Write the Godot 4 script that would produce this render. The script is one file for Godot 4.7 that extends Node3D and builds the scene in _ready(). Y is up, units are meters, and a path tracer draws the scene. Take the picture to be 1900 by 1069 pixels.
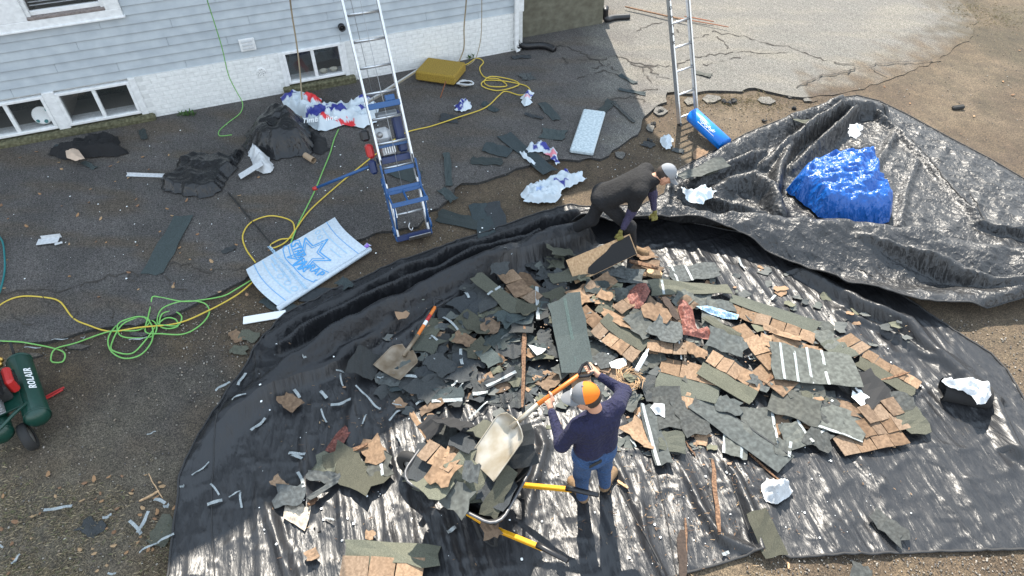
extends Node3D
# A roof tear-off seen from a hovering camera: house wall, worn driveway, black tarps, heaps of torn shingles, two workers.

const EYE := 5.9
const FOCAL := 1267.0
var M := {}
var counts := {}
var rng := RandomNumberGenerator.new()
var nz := FastNoiseLite.new()
var nz2 := FastNoiseLite.new()
var nzc := FastNoiseLite.new()


# Point of the site at height h that was surveyed at x, y of the photograph.
func site(x: float, y: float, h := 0.0) -> Vector3:
	var u := (x - 950.0) / FOCAL
	var v := (y - 534.5) / FOCAL
	var d := Vector3(u, -(v + 1.0) * 0.70710678, (v - 1.0) * 0.70710678)
	return Vector3(0, EYE, 0) + d * ((EYE - h) / -d.y)

func site2(x: float, y: float, h := 0.0) -> Vector2:
	var p := site(x, y, h)
	return Vector2(p.x, p.z)

func outline(flat: Array, h := 0.0) -> PackedVector2Array:
	var out := PackedVector2Array()
	for i in range(0, flat.size(), 2):
		out.append(site2(flat[i], flat[i + 1], h))
	return out

func path3(flat: Array, h := 0.012) -> Array:
	var out := []
	for i in range(0, flat.size(), 2):
		out.append(site(flat[i], flat[i + 1], h))
	return out

# ---------- naming ----------
func numbered(called: String) -> String:
	counts[called] = counts.get(called, 0) + 1
	return called if counts[called] == 1 else "%s_%03d" % [called, counts[called] - 1]

func tag(o: Node3D, label: String, category: String, group := "", kind := "") -> Node3D:
	if label: o.set_meta("label", label)
	if category: o.set_meta("category", category)
	if group: o.set_meta("group", group)
	if kind: o.set_meta("kind", kind)
	return o

func thing(called: String, label: String, category: String, at := Vector3.ZERO, group := "") -> Node3D:
	var o := Node3D.new()
	o.name = numbered(called)
	add_child(o)
	o.position = at
	tag(o, label, category, group)
	return o

# ---------- shapes ----------
func ns(smooth := false) -> SurfaceTool:
	var st := SurfaceTool.new()
	st.begin(Mesh.PRIMITIVE_TRIANGLES)
	st.set_smooth_group(0 if smooth else -1)
	return st

func fin(st: SurfaceTool) -> ArrayMesh:
	st.generate_normals()
	return st.commit()

func put(mesh: Mesh, called: String, m: Material, parent: Node3D = self) -> MeshInstance3D:
	var o := MeshInstance3D.new()
	o.mesh = mesh
	o.name = numbered(called) if parent == self else called
	o.material_override = m
	parent.add_child(o, true)
	return o

func add(st: SurfaceTool, called: String, m: Material, parent: Node3D = self) -> MeshInstance3D:
	return put(fin(st), called, m, parent)

func tri(st: SurfaceTool, a: Vector3, b: Vector3, c: Vector3) -> void:
	st.add_vertex(a); st.add_vertex(b); st.add_vertex(c)

func quad(st: SurfaceTool, a: Vector3, b: Vector3, c: Vector3, d: Vector3) -> void:
	tri(st, a, b, c); tri(st, a, c, d)

func bx(st: SurfaceTool, t: Transform3D, s: Vector3, bev := 0.0) -> void:
	var h := s * 0.5
	bev = minf(bev, minf(h.x, minf(h.y, h.z)) * 0.6)
	if bev <= 0.0:
		var c := []
		for i in 8: c.append(t * Vector3(h.x * (1 if i & 1 else -1), h.y * (1 if i & 2 else -1), h.z * (1 if i & 4 else -1)))
		for f in [[0, 2, 3, 1], [4, 5, 7, 6], [0, 1, 5, 4], [2, 6, 7, 3], [0, 4, 6, 2], [1, 3, 7, 5]]:
			quad(st, c[f[0]], c[f[1]], c[f[2]], c[f[3]])
		return
	var v := {}
	for i in 8:
		var sg := Vector3(1 if i & 1 else -1, 1 if i & 2 else -1, 1 if i & 4 else -1)
		for ax in 3:
			var q := (h - Vector3.ONE * bev) * sg
			q[ax] = h[ax] * sg[ax]
			v[i * 3 + ax] = t * q
	for ax in 3:
		var b1 := 1 << ((ax + 1) % 3)
		var b2 := 1 << ((ax + 2) % 3)
		for s0 in 2:
			var base: int = (1 << ax) * s0
			var q := [base, base | b1, base | b1 | b2, base | b2]
			if s0 == 1: q.reverse()
			quad(st, v[q[0] * 3 + ax], v[q[1] * 3 + ax], v[q[2] * 3 + ax], v[q[3] * 3 + ax])
		for k in 4:
			var base: int = (b1 if k & 1 else 0) | (b2 if k & 2 else 0)
			var e: int = base | (1 << ax)
			var x1 := (ax + 1) % 3
			var x2 := (ax + 2) % 3
			var w := [v[base * 3 + x1], v[e * 3 + x1], v[e * 3 + x2], v[base * 3 + x2]]
			if k == 0 or k == 3: w.reverse()
			quad(st, w[0], w[1], w[2], w[3])
	for i in 8:
		var w := [v[i * 3], v[i * 3 + 1], v[i * 3 + 2]]
		if i in [1, 2, 4, 7]: w.reverse()
		tri(st, w[0], w[1], w[2])

func at(p: Vector3, b := Basis.IDENTITY) -> Transform3D:
	return Transform3D(b, p)

func along(a: Vector3, b: Vector3, up := Vector3.UP) -> Basis:   # x runs from a to b
	var x := (b - a).normalized()
	if absf(x.dot(up.normalized())) > 0.98: up = Vector3.BACK if absf(x.y) > 0.5 else Vector3.UP
	var z := x.cross(up).normalized()
	return Basis(x, z.cross(x).normalized(), z)

func bar(st: SurfaceTool, a: Vector3, b: Vector3, hgt: float, wid: float, bev := 0.0, up := Vector3.UP) -> void:
	bx(st, at((a + b) * 0.5, along(a, b, up)), Vector3(a.distance_to(b), hgt, wid), bev)

func tube(st: SurfaceTool, pts: Array, r, sides := 8, caps := true) -> void:
	var n := pts.size()
	var rings := []
	var dir0: Vector3 = (pts[1] - pts[0]).normalized()
	var up := Vector3.UP if absf(dir0.y) < 0.9 else Vector3.RIGHT
	var side := dir0.cross(up).normalized()
	for i in n:
		var d: Vector3 = (pts[mini(i + 1, n - 1)] - pts[maxi(i - 1, 0)]).normalized()
		side = (side - d * side.dot(d)).normalized()
		var oth := d.cross(side)
		var rr: float = r[i] if r is Array else r
		var ring := PackedVector3Array()
		for k in sides:
			var a := TAU * k / sides
			ring.append(pts[i] + (side * cos(a) + oth * sin(a)) * rr)
		rings.append(ring)
	for i in n - 1:
		for k in sides:
			var k2 := (k + 1) % sides
			quad(st, rings[i][k], rings[i + 1][k], rings[i + 1][k2], rings[i][k2])
	if caps:
		for k in range(1, sides - 1):
			tri(st, rings[0][0], rings[0][k], rings[0][k + 1])
			tri(st, rings[n - 1][0], rings[n - 1][k + 1], rings[n - 1][k])

func lathe(st: SurfaceTool, t: Transform3D, prof: Array, sides := 16) -> void:
	for i in prof.size() - 1:
		for k in sides:
			var a := TAU * k / sides
			var b := TAU * (k + 1) / sides
			var p := func(j: int, an: float) -> Vector3: return t * Vector3(cos(an) * prof[j][0], prof[j][1], sin(an) * prof[j][0])
			quad(st, p.call(i, a), p.call(i + 1, a), p.call(i + 1, b), p.call(i, b))

func prism(st: SurfaceTool, poly: PackedVector2Array, t: Transform3D, thick: float) -> void:   # poly in local x, z; top at +thick
	var idx := Geometry2D.triangulate_polygon(poly)
	for i in range(0, idx.size(), 3):
		var a := poly[idx[i]]; var b := poly[idx[i + 1]]; var c := poly[idx[i + 2]]
		if (b - a).cross(c - a) < 0: var sw := b; b = c; c = sw
		tri(st, t * Vector3(a.x, thick, a.y), t * Vector3(b.x, thick, b.y), t * Vector3(c.x, thick, c.y))
		tri(st, t * Vector3(a.x, 0, a.y), t * Vector3(c.x, 0, c.y), t * Vector3(b.x, 0, b.y))
	var n := poly.size()
	for i in n:
		var a := poly[i]; var b := poly[(i + 1) % n]
		quad(st, t * Vector3(a.x, 0, a.y), t * Vector3(b.x, 0, b.y), t * Vector3(b.x, thick, b.y), t * Vector3(a.x, thick, a.y))

func curve(pts: Array, step := 0.05) -> Array:
	var c := Curve3D.new()
	c.bake_interval = step
	for i in pts.size():
		var d: Vector3 = (pts[mini(i + 1, pts.size() - 1)] - pts[maxi(i - 1, 0)]) / 6.0
		c.add_point(pts[i], -d, d)
	return Array(c.get_baked_points())

# A cloth-like sheet over a ground outline: height from hf(point, distance to edge), colour from cf.
func drape(poly: PackedVector2Array, cell: float, hf: Callable, cf = null) -> ArrayMesh:
	var lo := poly[0]
	var hi := poly[0]
	for p in poly:
		lo = lo.min(p); hi = hi.max(p)
	lo -= Vector2.ONE * cell * 0.37
	var nx := int((hi.x - lo.x) / cell) + 2
	var ny := int((hi.y - lo.y) / cell) + 2
	var inside := PackedByteArray()
	inside.resize(nx * ny)
	for j in ny:
		for i in nx:
			inside[j * nx + i] = 1 if Geometry2D.is_point_in_polygon(lo + Vector2(i, j) * cell, poly) else 0
	var id := PackedInt32Array()
	id.resize(nx * ny)
	id.fill(-1)
	var vs := PackedVector3Array()
	var uv := PackedVector2Array()
	var cs := PackedColorArray()
	var ix := PackedInt32Array()
	var np := poly.size()
	for j in ny - 1:
		for i in nx - 1:
			var q := [j * nx + i, j * nx + i + 1, (j + 1) * nx + i + 1, (j + 1) * nx + i]
			if inside[q[0]] + inside[q[1]] + inside[q[2]] + inside[q[3]] == 0: continue
			for k in q:
				if id[k] >= 0: continue
				var p := lo + Vector2(k % nx, k / nx) * cell
				var best := 1e9
				var near := p
				for e in np:
					var a := poly[e]
					var ab := poly[(e + 1) % np] - a
					var t := clampf((p - a).dot(ab) / maxf(ab.length_squared(), 1e-9), 0, 1)
					var c := a + ab * t
					var dd := p.distance_squared_to(c)
					if dd < best: best = dd; near = c
				var d := sqrt(best)
				if not inside[k]: p = near; d = 0.0
				id[k] = vs.size()
				vs.append(Vector3(p.x, hf.call(p, d), p.y))
				uv.append(Vector2(p.x * 0.97 - p.y * 0.25, p.x * 0.25 + p.y * 0.97))
				cs.append(cf.call(p, d) if cf != null else Color.WHITE)
			ix.append_array([id[q[0]], id[q[1]], id[q[2]], id[q[0]], id[q[2]], id[q[3]]])
	var nr := PackedVector3Array()
	nr.resize(vs.size())
	for i in range(0, ix.size(), 3):
		var fn := (vs[ix[i + 2]] - vs[ix[i]]).cross(vs[ix[i + 1]] - vs[ix[i]])
		for k in 3: nr[ix[i + k]] += fn
	for i in nr.size(): nr[i] = nr[i].normalized() if nr[i].length_squared() > 1e-16 else Vector3.UP
	var arr := []
	arr.resize(Mesh.ARRAY_MAX)
	arr[Mesh.ARRAY_VERTEX] = vs; arr[Mesh.ARRAY_NORMAL] = nr; arr[Mesh.ARRAY_TEX_UV] = uv; arr[Mesh.ARRAY_COLOR] = cs; arr[Mesh.ARRAY_INDEX] = ix
	var m := ArrayMesh.new()
	m.add_surface_from_arrays(Mesh.PRIMITIVE_TRIANGLES, arr)
	return m

func ridge_h(p: Vector2, rd: Dictionary) -> float:
	var b: Rect2 = rd.box
	if not b.has_point(p): return 0.0
	var pts: PackedVector2Array = rd.pts
	var hs: Array = rd.h
	var best := 1e9
	var hh := 0.0
	var near := Vector2.ZERO
	for i in pts.size() - 1:
		var a := pts[i]
		var ab := pts[i + 1] - a
		var t := clampf((p - a).dot(ab) / ab.length_squared(), 0, 1)
		var c := a + ab * t
		var d := p.distance_squared_to(c)
		if d < best: best = d; near = c; hh = lerpf(hs[i], hs[i + 1], t)
	var w: float = rd.near if p.y > near.y else rd.far
	var u := sqrt(best) / w
	if u >= 1.0: return 0.0
	return hh * (0.5 + 0.5 * cos(PI * u))

func ridge(flat: Array, far: float, near: float) -> Dictionary:   # x, y, h triples
	var pts := PackedVector2Array()
	var hs := []
	var box := Rect2()
	for i in range(0, flat.size(), 3):
		var q := site2(flat[i], flat[i + 1], flat[i + 2])
		box = Rect2(q, Vector2.ZERO) if i == 0 else box.expand(q)
		pts.append(q); hs.append(flat[i + 2])
	return {"pts": pts, "h": hs, "far": far, "near": near, "box": box.grow(maxf(far, near))}

# ---------- materials ----------
func noise_tex(freq: float, lo: Color, hi: Color, seed_ := 1, type := FastNoiseLite.TYPE_SIMPLEX_SMOOTH, oct := 4, size := 512, normal := 0.0) -> NoiseTexture2D:
	var n := FastNoiseLite.new()
	n.seed = seed_; n.noise_type = type; n.frequency = freq; n.fractal_octaves = oct
	var t := NoiseTexture2D.new()
	t.width = size; t.height = size; t.seamless = true; t.noise = n
	if normal > 0.0:
		t.as_normal_map = true; t.bump_strength = normal
	else:
		var g := Gradient.new()
		g.set_color(0, lo); g.set_color(1, hi)
		t.color_ramp = g
	return t

func mat(called: String, c: Color, rough := 0.8, tex: Texture2D = null, scale := 1.0, metal := 0.0) -> StandardMaterial3D:   # c is the linear base colour
	var m := StandardMaterial3D.new()
	m.resource_name = called
	m.albedo_color = c.linear_to_srgb()
	m.roughness = rough
	m.metallic = metal
	if tex:
		m.albedo_texture = tex
		m.uv1_triplanar = true
		m.uv1_world_triplanar = true
		m.uv1_scale = Vector3.ONE * scale
	M[called] = m
	return m

func L(r: float, g: float, b: float) -> Color:
	return Color(r, g, b)

func _ready() -> void:
	rng.seed = 77
	nz.seed = 5; nz.frequency = 1.0; nz.noise_type = FastNoiseLite.TYPE_SIMPLEX_SMOOTH; nz.fractal_octaves = 3
	nz2.seed = 9; nz2.frequency = 1.0; nz2.noise_type = FastNoiseLite.TYPE_SIMPLEX_SMOOTH; nz2.fractal_type = FastNoiseLite.FRACTAL_RIDGED; nz2.fractal_octaves = 3
	var cam := Camera3D.new()
	cam.name = "camera"
	cam.position = Vector3(0, EYE, 0)
	cam.rotation_degrees = Vector3(-45, 0, 0)
	cam.fov = 45.76
	cam.near = 0.05
	cam.far = 400.0
	add_child(cam)
	cam.current = true
	var env := Environment.new()
	var sky := Sky.new()
	var sm := ProceduralSkyMaterial.new()
	sm.sky_top_color = Color(0.70, 0.765, 0.835)
	sm.sky_horizon_color = Color(0.975, 0.975, 0.96)
	sm.sky_curve = 0.2
	sm.sky_energy_multiplier = 1.12
	sm.ground_bottom_color = Color(0.4, 0.37, 0.33)
	sm.ground_horizon_color = Color(0.55, 0.55, 0.52)
	sky.sky_material = sm
	env.background_mode = Environment.BG_SKY
	env.sky = sky
	env.tonemap_mode = Environment.TONE_MAPPER_LINEAR
	env.tonemap_exposure = 2.25
	env.sdfgi_enabled = true
	env.ssao_enabled = true
	env.ssil_enabled = true
	var we := WorldEnvironment.new()
	we.name = "environment"
	we.environment = env
	add_child(we)
	var sun := DirectionalLight3D.new()
	sun.name = "sun"
	sun.light_energy = 1.6
	sun.light_color = Color(1.0, 0.965, 0.91)
	sun.light_angular_distance = 0.5
	sun.shadow_enabled = true
	add_child(sun)
	sun.look_at_from_position(Vector3(-2.2, 24, -20), Vector3(-2.2, 24, -20) + Vector3(0.11, -1.2, 1.0))
	materials()
	ground()
	driveway()
	house()
	extension_building()
	tarps()
	hoist_ladder()
	straight_ladder()
	yard_things()
	compressor()
	hoses()
	heap()
	wheelbarrow()
	shovels()
	worker_with_shovel()
	worker_bending()
	scraps()
	litter()

func materials() -> void:
	var W := Color.WHITE
	nzc.seed = 31; nzc.noise_type = FastNoiseLite.TYPE_CELLULAR; nzc.frequency = 1.0; nzc.cellular_return_type = FastNoiseLite.RETURN_DISTANCE2_SUB; nzc.fractal_octaves = 1
	var fine := noise_tex(0.06, Color(0.62, 0.62, 0.62), W, 3, FastNoiseLite.TYPE_VALUE, 5)
	var speck := noise_tex(0.22, Color(0.25, 0.25, 0.25), W, 4, FastNoiseLite.TYPE_VALUE, 3)
	var blot := noise_tex(0.012, Color(0.7, 0.68, 0.66), W, 6)
	var soft := noise_tex(0.02, Color(0.86, 0.86, 0.86), W, 8)
	M.fine = fine
	var m := mat("soil", W, 0.95, speck, 1.1)
	m.vertex_color_use_as_albedo = true
	m = mat("asphalt", W, 0.92, noise_tex(0.16, Color(0.3, 0.3, 0.3), W, 14, FastNoiseLite.TYPE_VALUE, 4), 1.3)
	m.vertex_color_use_as_albedo = true
	m.heightmap_enabled = true; m.heightmap_texture = noise_tex(0.2, Color.BLACK, W, 2, FastNoiseLite.TYPE_VALUE, 3); m.heightmap_scale = 0.4
	mat("crack_soil", L(0.05, 0.044, 0.038), 1.0)
	mat("concrete", L(0.17, 0.165, 0.125), 0.95, blot, 0.9)
	mat("sill_concrete", L(0.2, 0.19, 0.12), 0.95, noise_tex(0.02, Color(0.42, 0.42, 0.34), W, 16), 1.5)
	mat("white_brick", L(0.8, 0.81, 0.8), 0.75, soft, 1.2)
	mat("mortar", L(0.68, 0.69, 0.68), 0.9, soft, 1.2)
	mat("siding", L(0.455, 0.5, 0.525), 0.62, noise_tex(0.01, Color(0.84, 0.85, 0.87), W, 26), 0.6)
	mat("trim_white", L(0.8, 0.81, 0.81), 0.55, soft, 1.0)
	mat("sash_brown", L(0.3, 0.25, 0.23), 0.8, fine, 1.5)
	mat("roof_shingle", L(0.08, 0.08, 0.08), 0.95)
	mat("room_plaster", L(0.22, 0.2, 0.18), 0.95)
	m = mat("glass", Color(0.3, 0.35, 0.35), 0.03); m.albedo_color.a = 0.03; m.transparency = BaseMaterial3D.TRANSPARENCY_ALPHA
	mat("black_plastic", L(0.012, 0.012, 0.014), 0.4)
	mat("rubber", L(0.018, 0.018, 0.018), 0.8)
	mat("aluminium", L(0.72, 0.73, 0.74), 0.32, soft, 3.0, 0.85)
	mat("galvanised", L(0.5, 0.51, 0.52), 0.45, blot, 3.0, 0.7)
	mat("steel_wire", L(0.3, 0.31, 0.32), 0.4, null, 1.0, 0.6)
	mat("blue_paint", L(0.02, 0.09, 0.25), 0.4, soft, 3.0)
	mat("navy_paint", L(0.012, 0.025, 0.09), 0.4)
	mat("red_paint", L(0.42, 0.02, 0.018), 0.45)
	mat("green_paint", L(0.008, 0.05, 0.036), 0.35, soft, 2.0)
	mat("cream_tank", L(0.62, 0.6, 0.5), 0.45)
	mat("white_plastic", L(0.6, 0.62, 0.64), 0.45, soft, 2.0)
	mat("brass", L(0.55, 0.36, 0.11), 0.35, null, 1.0, 0.9)
	mat("print_white", L(0.8, 0.82, 0.82), 0.6)
	mat("print_blue", L(0.08, 0.33, 0.66), 0.6)
	mat("print_pale", L(0.36, 0.55, 0.72), 0.6)
	mat("print_black", L(0.01, 0.01, 0.01), 0.6)
	mat("wrap_sheet", L(0.6, 0.68, 0.75), 0.5, soft, 2.0)
	mat("foam_yellow", L(0.5, 0.34, 0.055), 0.95, noise_tex(0.05, Color(0.5, 0.48, 0.42), W, 33), 2.2)
	mat("rust", L(0.2, 0.07, 0.03), 0.9)
	mat("hose_yellow", L(0.55, 0.40, 0.05), 0.5)
	mat("hose_green", L(0.17, 0.42, 0.10), 0.5)
	mat("hose_teal", L(0.01, 0.16, 0.17), 0.5)
	mat("rope_tan", L(0.34, 0.28, 0.19), 0.95)
	mat("cloth_black", L(0.008, 0.008, 0.009), 0.9)
	mat("cloth_beige", L(0.5, 0.38, 0.29), 0.9)
	mat("cardboard", L(0.33, 0.24, 0.16), 0.9)
	m = mat("print_sheet", W, 0.45); m.vertex_color_use_as_albedo = true
	# roofing
	var gran := noise_tex(0.3, Color(0.45, 0.45, 0.45), W, 41, FastNoiseLite.TYPE_VALUE, 3)
	mat("shingle_olive", L(0.14, 0.142, 0.106), 0.95, gran, 2.0)
	mat("shingle_olive_pale", L(0.18, 0.183, 0.138), 0.95, gran, 2.1)
	mat("shingle_grey", L(0.108, 0.116, 0.107), 0.9, noise_tex(0.02, Color(0.62, 0.62, 0.62), W, 43), 1.4)
	mat("shingle_grey_cool", L(0.094, 0.104, 0.105), 0.9, noise_tex(0.025, Color(0.55, 0.55, 0.55), W, 44), 1.6)
	mat("shingle_dark", L(0.066, 0.072, 0.075), 0.9, gran, 1.8)
	mat("shingle_slate", L(0.066, 0.088, 0.09), 0.9, gran, 1.6)
	mat("shingle_band", L(0.09, 0.14, 0.135), 0.9, gran, 1.6)
	mat("shingle_tan", L(0.3, 0.205, 0.135), 0.95, noise_tex(0.07, Color(0.68, 0.66, 0.64), W, 45, FastNoiseLite.TYPE_VALUE, 5), 1.8)
	mat("shingle_tan_deep", L(0.25, 0.165, 0.105), 0.95, noise_tex(0.05, Color(0.6, 0.58, 0.56), W, 46, FastNoiseLite.TYPE_VALUE, 5), 1.5)
	mat("felt_black", L(0.012, 0.012, 0.013), 0.85)
	mat("tape_white", L(0.5, 0.53, 0.53), 0.5, noise_tex(0.05, Color(0.55, 0.57, 0.58), W, 47), 3.0)
	mat("copper_red", L(0.33, 0.115, 0.085), 0.6, noise_tex(0.03, Color(0.35, 0.3, 0.3), W, 48), 2.0, 0.2)
	mat("foil_blue", L(0.55, 0.66, 0.78), 0.35, noise_tex(0.03, Color(0.25, 0.4, 0.5), W, 49), 2.5)
	mat("old_wood", L(0.30, 0.175, 0.10), 0.9, noise_tex(0.03, Color(0.4, 0.36, 0.34), W, 50), 2.0)
	mat("pale_wood", L(0.64, 0.45, 0.27), 0.9, noise_tex(0.03, Color(0.66, 0.6, 0.55), W, 51), 2.0)
	mat("dark_wood", L(0.06, 0.04, 0.03), 0.9, fine, 2.0)
	# tarps
	for spec in [["tarp_black", L(0.017, 0.0175, 0.0195), 0.4, 61, 0.34], ["tarp_crinkled", L(0.025, 0.0255, 0.027), 0.38, 64, 0.85], ["tarp_smooth", L(0.012, 0.0125, 0.0145), 0.4, 65, 0.4], ["tarp_blue", L(0.004, 0.08, 0.33), 0.28, 62, 0.9], ["bag_black", L(0.006, 0.006, 0.007), 0.2, 63, 0.5]]:
		m = mat(spec[0], spec[1], spec[2])
		m.normal_enabled = true
		m.normal_texture = crinkle_map(spec[3])
		m.normal_scale = spec[4]
		m.uv1_scale = Vector3(0.8, 0.13, 1) if spec[0] == "tarp_black" else Vector3(0.6, 0.6, 1)
		m.metallic_specular = 0.5 if spec[0] != "tarp_smooth" else 0.45
	m = mat("hem", L(0.03, 0.03, 0.031), 0.8)
	# tools and clothes
	mat("tool_orange", L(0.62, 0.17, 0.025), 0.45)
	mat("barrow_yellow", L(0.75, 0.37, 0.012), 0.45, soft, 3.0)
	mat("barrow_tray", L(0.02, 0.021, 0.023), 0.5, blot, 3.0)
	mat("scoop_metal", L(0.55, 0.53, 0.49), 0.45, noise_tex(0.008, Color(0.72, 0.66, 0.56), W, 71), 1.2, 0.45)
	mat("scoop_dirty", L(0.34, 0.29, 0.23), 0.6, noise_tex(0.008, Color(0.6, 0.54, 0.46), W, 72), 1.2, 0.3)
	mat("skin", L(0.5, 0.27, 0.18), 0.6)
	mat("hair", L(0.03, 0.02, 0.015), 0.8)
	for spec in [["navy_shirt", L(0.012, 0.013, 0.055), 81], ["denim", L(0.035, 0.095, 0.23), 82], ["black_shirt", L(0.009, 0.0085, 0.0095), 83], ["purple_sleeve", L(0.06, 0.05, 0.105), 84], ["black_trousers", L(0.012, 0.012, 0.014), 85]]:
		m = mat(spec[0], spec[1], 0.9, noise_tex(0.02, Color(0.6, 0.62, 0.66), W, spec[2]), 3.5)
		m.heightmap_enabled = true; m.heightmap_texture = fold_tex(spec[2] + 7); m.heightmap_scale = 1.6 if spec[0] in ["navy_shirt", "denim"] else 0.7
		m.rim_enabled = spec[0] in ["navy_shirt", "denim"]; m.rim = 0.15
	mat("boot_tan", L(0.27, 0.175, 0.095), 0.85, blot, 4.0)
	mat("glove", L(0.22, 0.2, 0.05), 0.85, blot, 5.0)
	mat("cap_grey", L(0.14, 0.145, 0.155), 0.85)
	mat("cap_pale", L(0.22, 0.23, 0.245), 0.85)
	mat("cap_orange", L(0.66, 0.16, 0.006), 0.8)

func fold_tex(seed_: int) -> NoiseTexture2D:
	var t := noise_tex(0.007, Color.BLACK, Color.WHITE, seed_, FastNoiseLite.TYPE_SIMPLEX_SMOOTH, 2)
	t.noise.fractal_type = FastNoiseLite.FRACTAL_RIDGED
	t.noise.domain_warp_enabled = true
	t.noise.domain_warp_amplitude = 30.0
	t.noise.domain_warp_frequency = 0.01
	return t

func crinkle_map(seed_: int) -> ImageTexture:
	var a := FastNoiseLite.new()
	a.seed = seed_; a.noise_type = FastNoiseLite.TYPE_SIMPLEX_SMOOTH; a.frequency = 0.014; a.fractal_type = FastNoiseLite.FRACTAL_RIDGED; a.fractal_octaves = 3
	a.domain_warp_enabled = true; a.domain_warp_amplitude = 40.0; a.domain_warp_frequency = 0.006
	var b := FastNoiseLite.new()
	b.seed = seed_ + 1; b.noise_type = FastNoiseLite.TYPE_CELLULAR; b.frequency = 0.02; b.cellular_return_type = FastNoiseLite.RETURN_DISTANCE2_SUB; b.fractal_octaves = 2
	var n := 768
	var ia := a.get_seamless_image(n, n)
	var ib := b.get_seamless_image(n, n)
	ia.convert(Image.FORMAT_L8); ib.convert(Image.FORMAT_L8)
	var da := ia.get_data()
	var db := ib.get_data()
	var out := PackedByteArray()
	out.resize(n * n)
	for i in n * n: out[i] = clampi(int(da[i] * 0.6 + db[i] * 0.4), 0, 255)
	var im := Image.create_from_data(n, n, false, Image.FORMAT_L8, out)
	im.convert(Image.FORMAT_RGBA8)
	im.bump_map_to_normal_map(12.0)
	return ImageTexture.create_from_image(im)

# ---------- ground ----------
func soil_at(p: Vector2) -> Color:
	var n := nz.get_noise_2d(p.x * 0.9, p.y * 0.9)
	var n2 := nz.get_noise_2d(p.x * 4.0 + 40.0, p.y * 4.0)
	var n3 := nz.get_noise_2d(p.x * 0.35 - 9.0, p.y * 0.35 + 31.0)
	var c := L(0.2, 0.143, 0.088)
	c = c.lerp(L(0.125, 0.088, 0.058), clampf(0.5 + n * 1.3, 0, 1) * 0.7)
	c = c.lerp(L(0.27, 0.205, 0.135), clampf(n3 * 1.5 + 0.25, 0, 1) * (0.75 if p.x > 1.5 else 0.25))
	var g := site2(300, 780)                                             # grey gravel spilled beside the tarp
	c = c.lerp(L(0.14, 0.13, 0.115), clampf(1.25 - p.distance_to(g) / 1.2 + n * 0.9, 0, 1) * 0.8)
	var s := site2(20, 1040)                                             # thatch of dry grass
	c = c.lerp(L(0.25, 0.205, 0.145), clampf(1.6 - p.distance_to(s) / 1.25 + n * 0.8, 0, 1) * 0.85)
	var e := site2(1850, 60)
	c = c.lerp(L(0.12, 0.1, 0.06), clampf(1.1 - p.distance_to(e) / 2.6 + n, 0, 1) * 0.7)
	var k := 1.0 + n2 * 0.35
	return Color(c.r * k, c.g * k, c.b * k)

func ground() -> void:
	var xs := [-220.0, -60.0, -18.0]
	var zs := [-220.0, -60.0, -22.0]
	for i in 226: xs.append(-10.2 + i * 0.09)
	for i in 186: zs.append(-16.0 + i * 0.09)
	xs.append_array([20.0, 60.0, 220.0]); zs.append_array([4.0, 30.0, 220.0])
	var vs := PackedVector3Array()
	var cs := PackedColorArray()
	var ix := PackedInt32Array()
	var nr := PackedVector3Array()
	for j in zs.size():
		for i in xs.size():
			var p := Vector2(xs[i], zs[j])
			var h := 0.0
			if absf(p.x) < 10.1 and p.y > -16.0 and p.y < 0.7: h = -0.006 + nz.get_noise_2d(p.x * 2.4, p.y * 2.4) * 0.008
			vs.append(Vector3(p.x, h, p.y)); cs.append(soil_at(p)); nr.append(Vector3.UP)
	var w := xs.size()
	for j in zs.size() - 1:
		for i in w - 1:
			var a := j * w + i
			ix.append_array([a, a + 1, a + w + 1, a, a + w + 1, a + w])
	var arr := []
	arr.resize(Mesh.ARRAY_MAX)
	arr[Mesh.ARRAY_VERTEX] = vs; arr[Mesh.ARRAY_NORMAL] = nr; arr[Mesh.ARRAY_COLOR] = cs; arr[Mesh.ARRAY_INDEX] = ix
	var m := ArrayMesh.new()
	m.add_surface_from_arrays(Mesh.PRIMITIVE_TRIANGLES, arr)
	tag(put(m, "ground", M.soil), "bare brown dirt yard with gravel and dry grass", "", "", "structure")

func rough(poly: PackedVector2Array, step: float, amp: float) -> PackedVector2Array:
	var out := PackedVector2Array()
	for i in poly.size():
		var a := poly[i]
		var b := poly[(i + 1) % poly.size()]
		var n := maxi(1, int(a.distance_to(b) / step))
		for k in n:
			var p := a.lerp(b, float(k) / n)
			out.append(p + Vector2(nz.get_noise_2d(p.x * 5.0, p.y * 5.0), nz.get_noise_2d(p.x * 5.0 + 50.0, p.y * 5.0)) * amp * 0.55 + Vector2(nz.get_noise_2d(p.x * 21.0, p.y * 21.0), nz.get_noise_2d(p.x * 21.0 + 50.0, p.y * 21.0)) * amp * 0.75)
	return out

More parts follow.
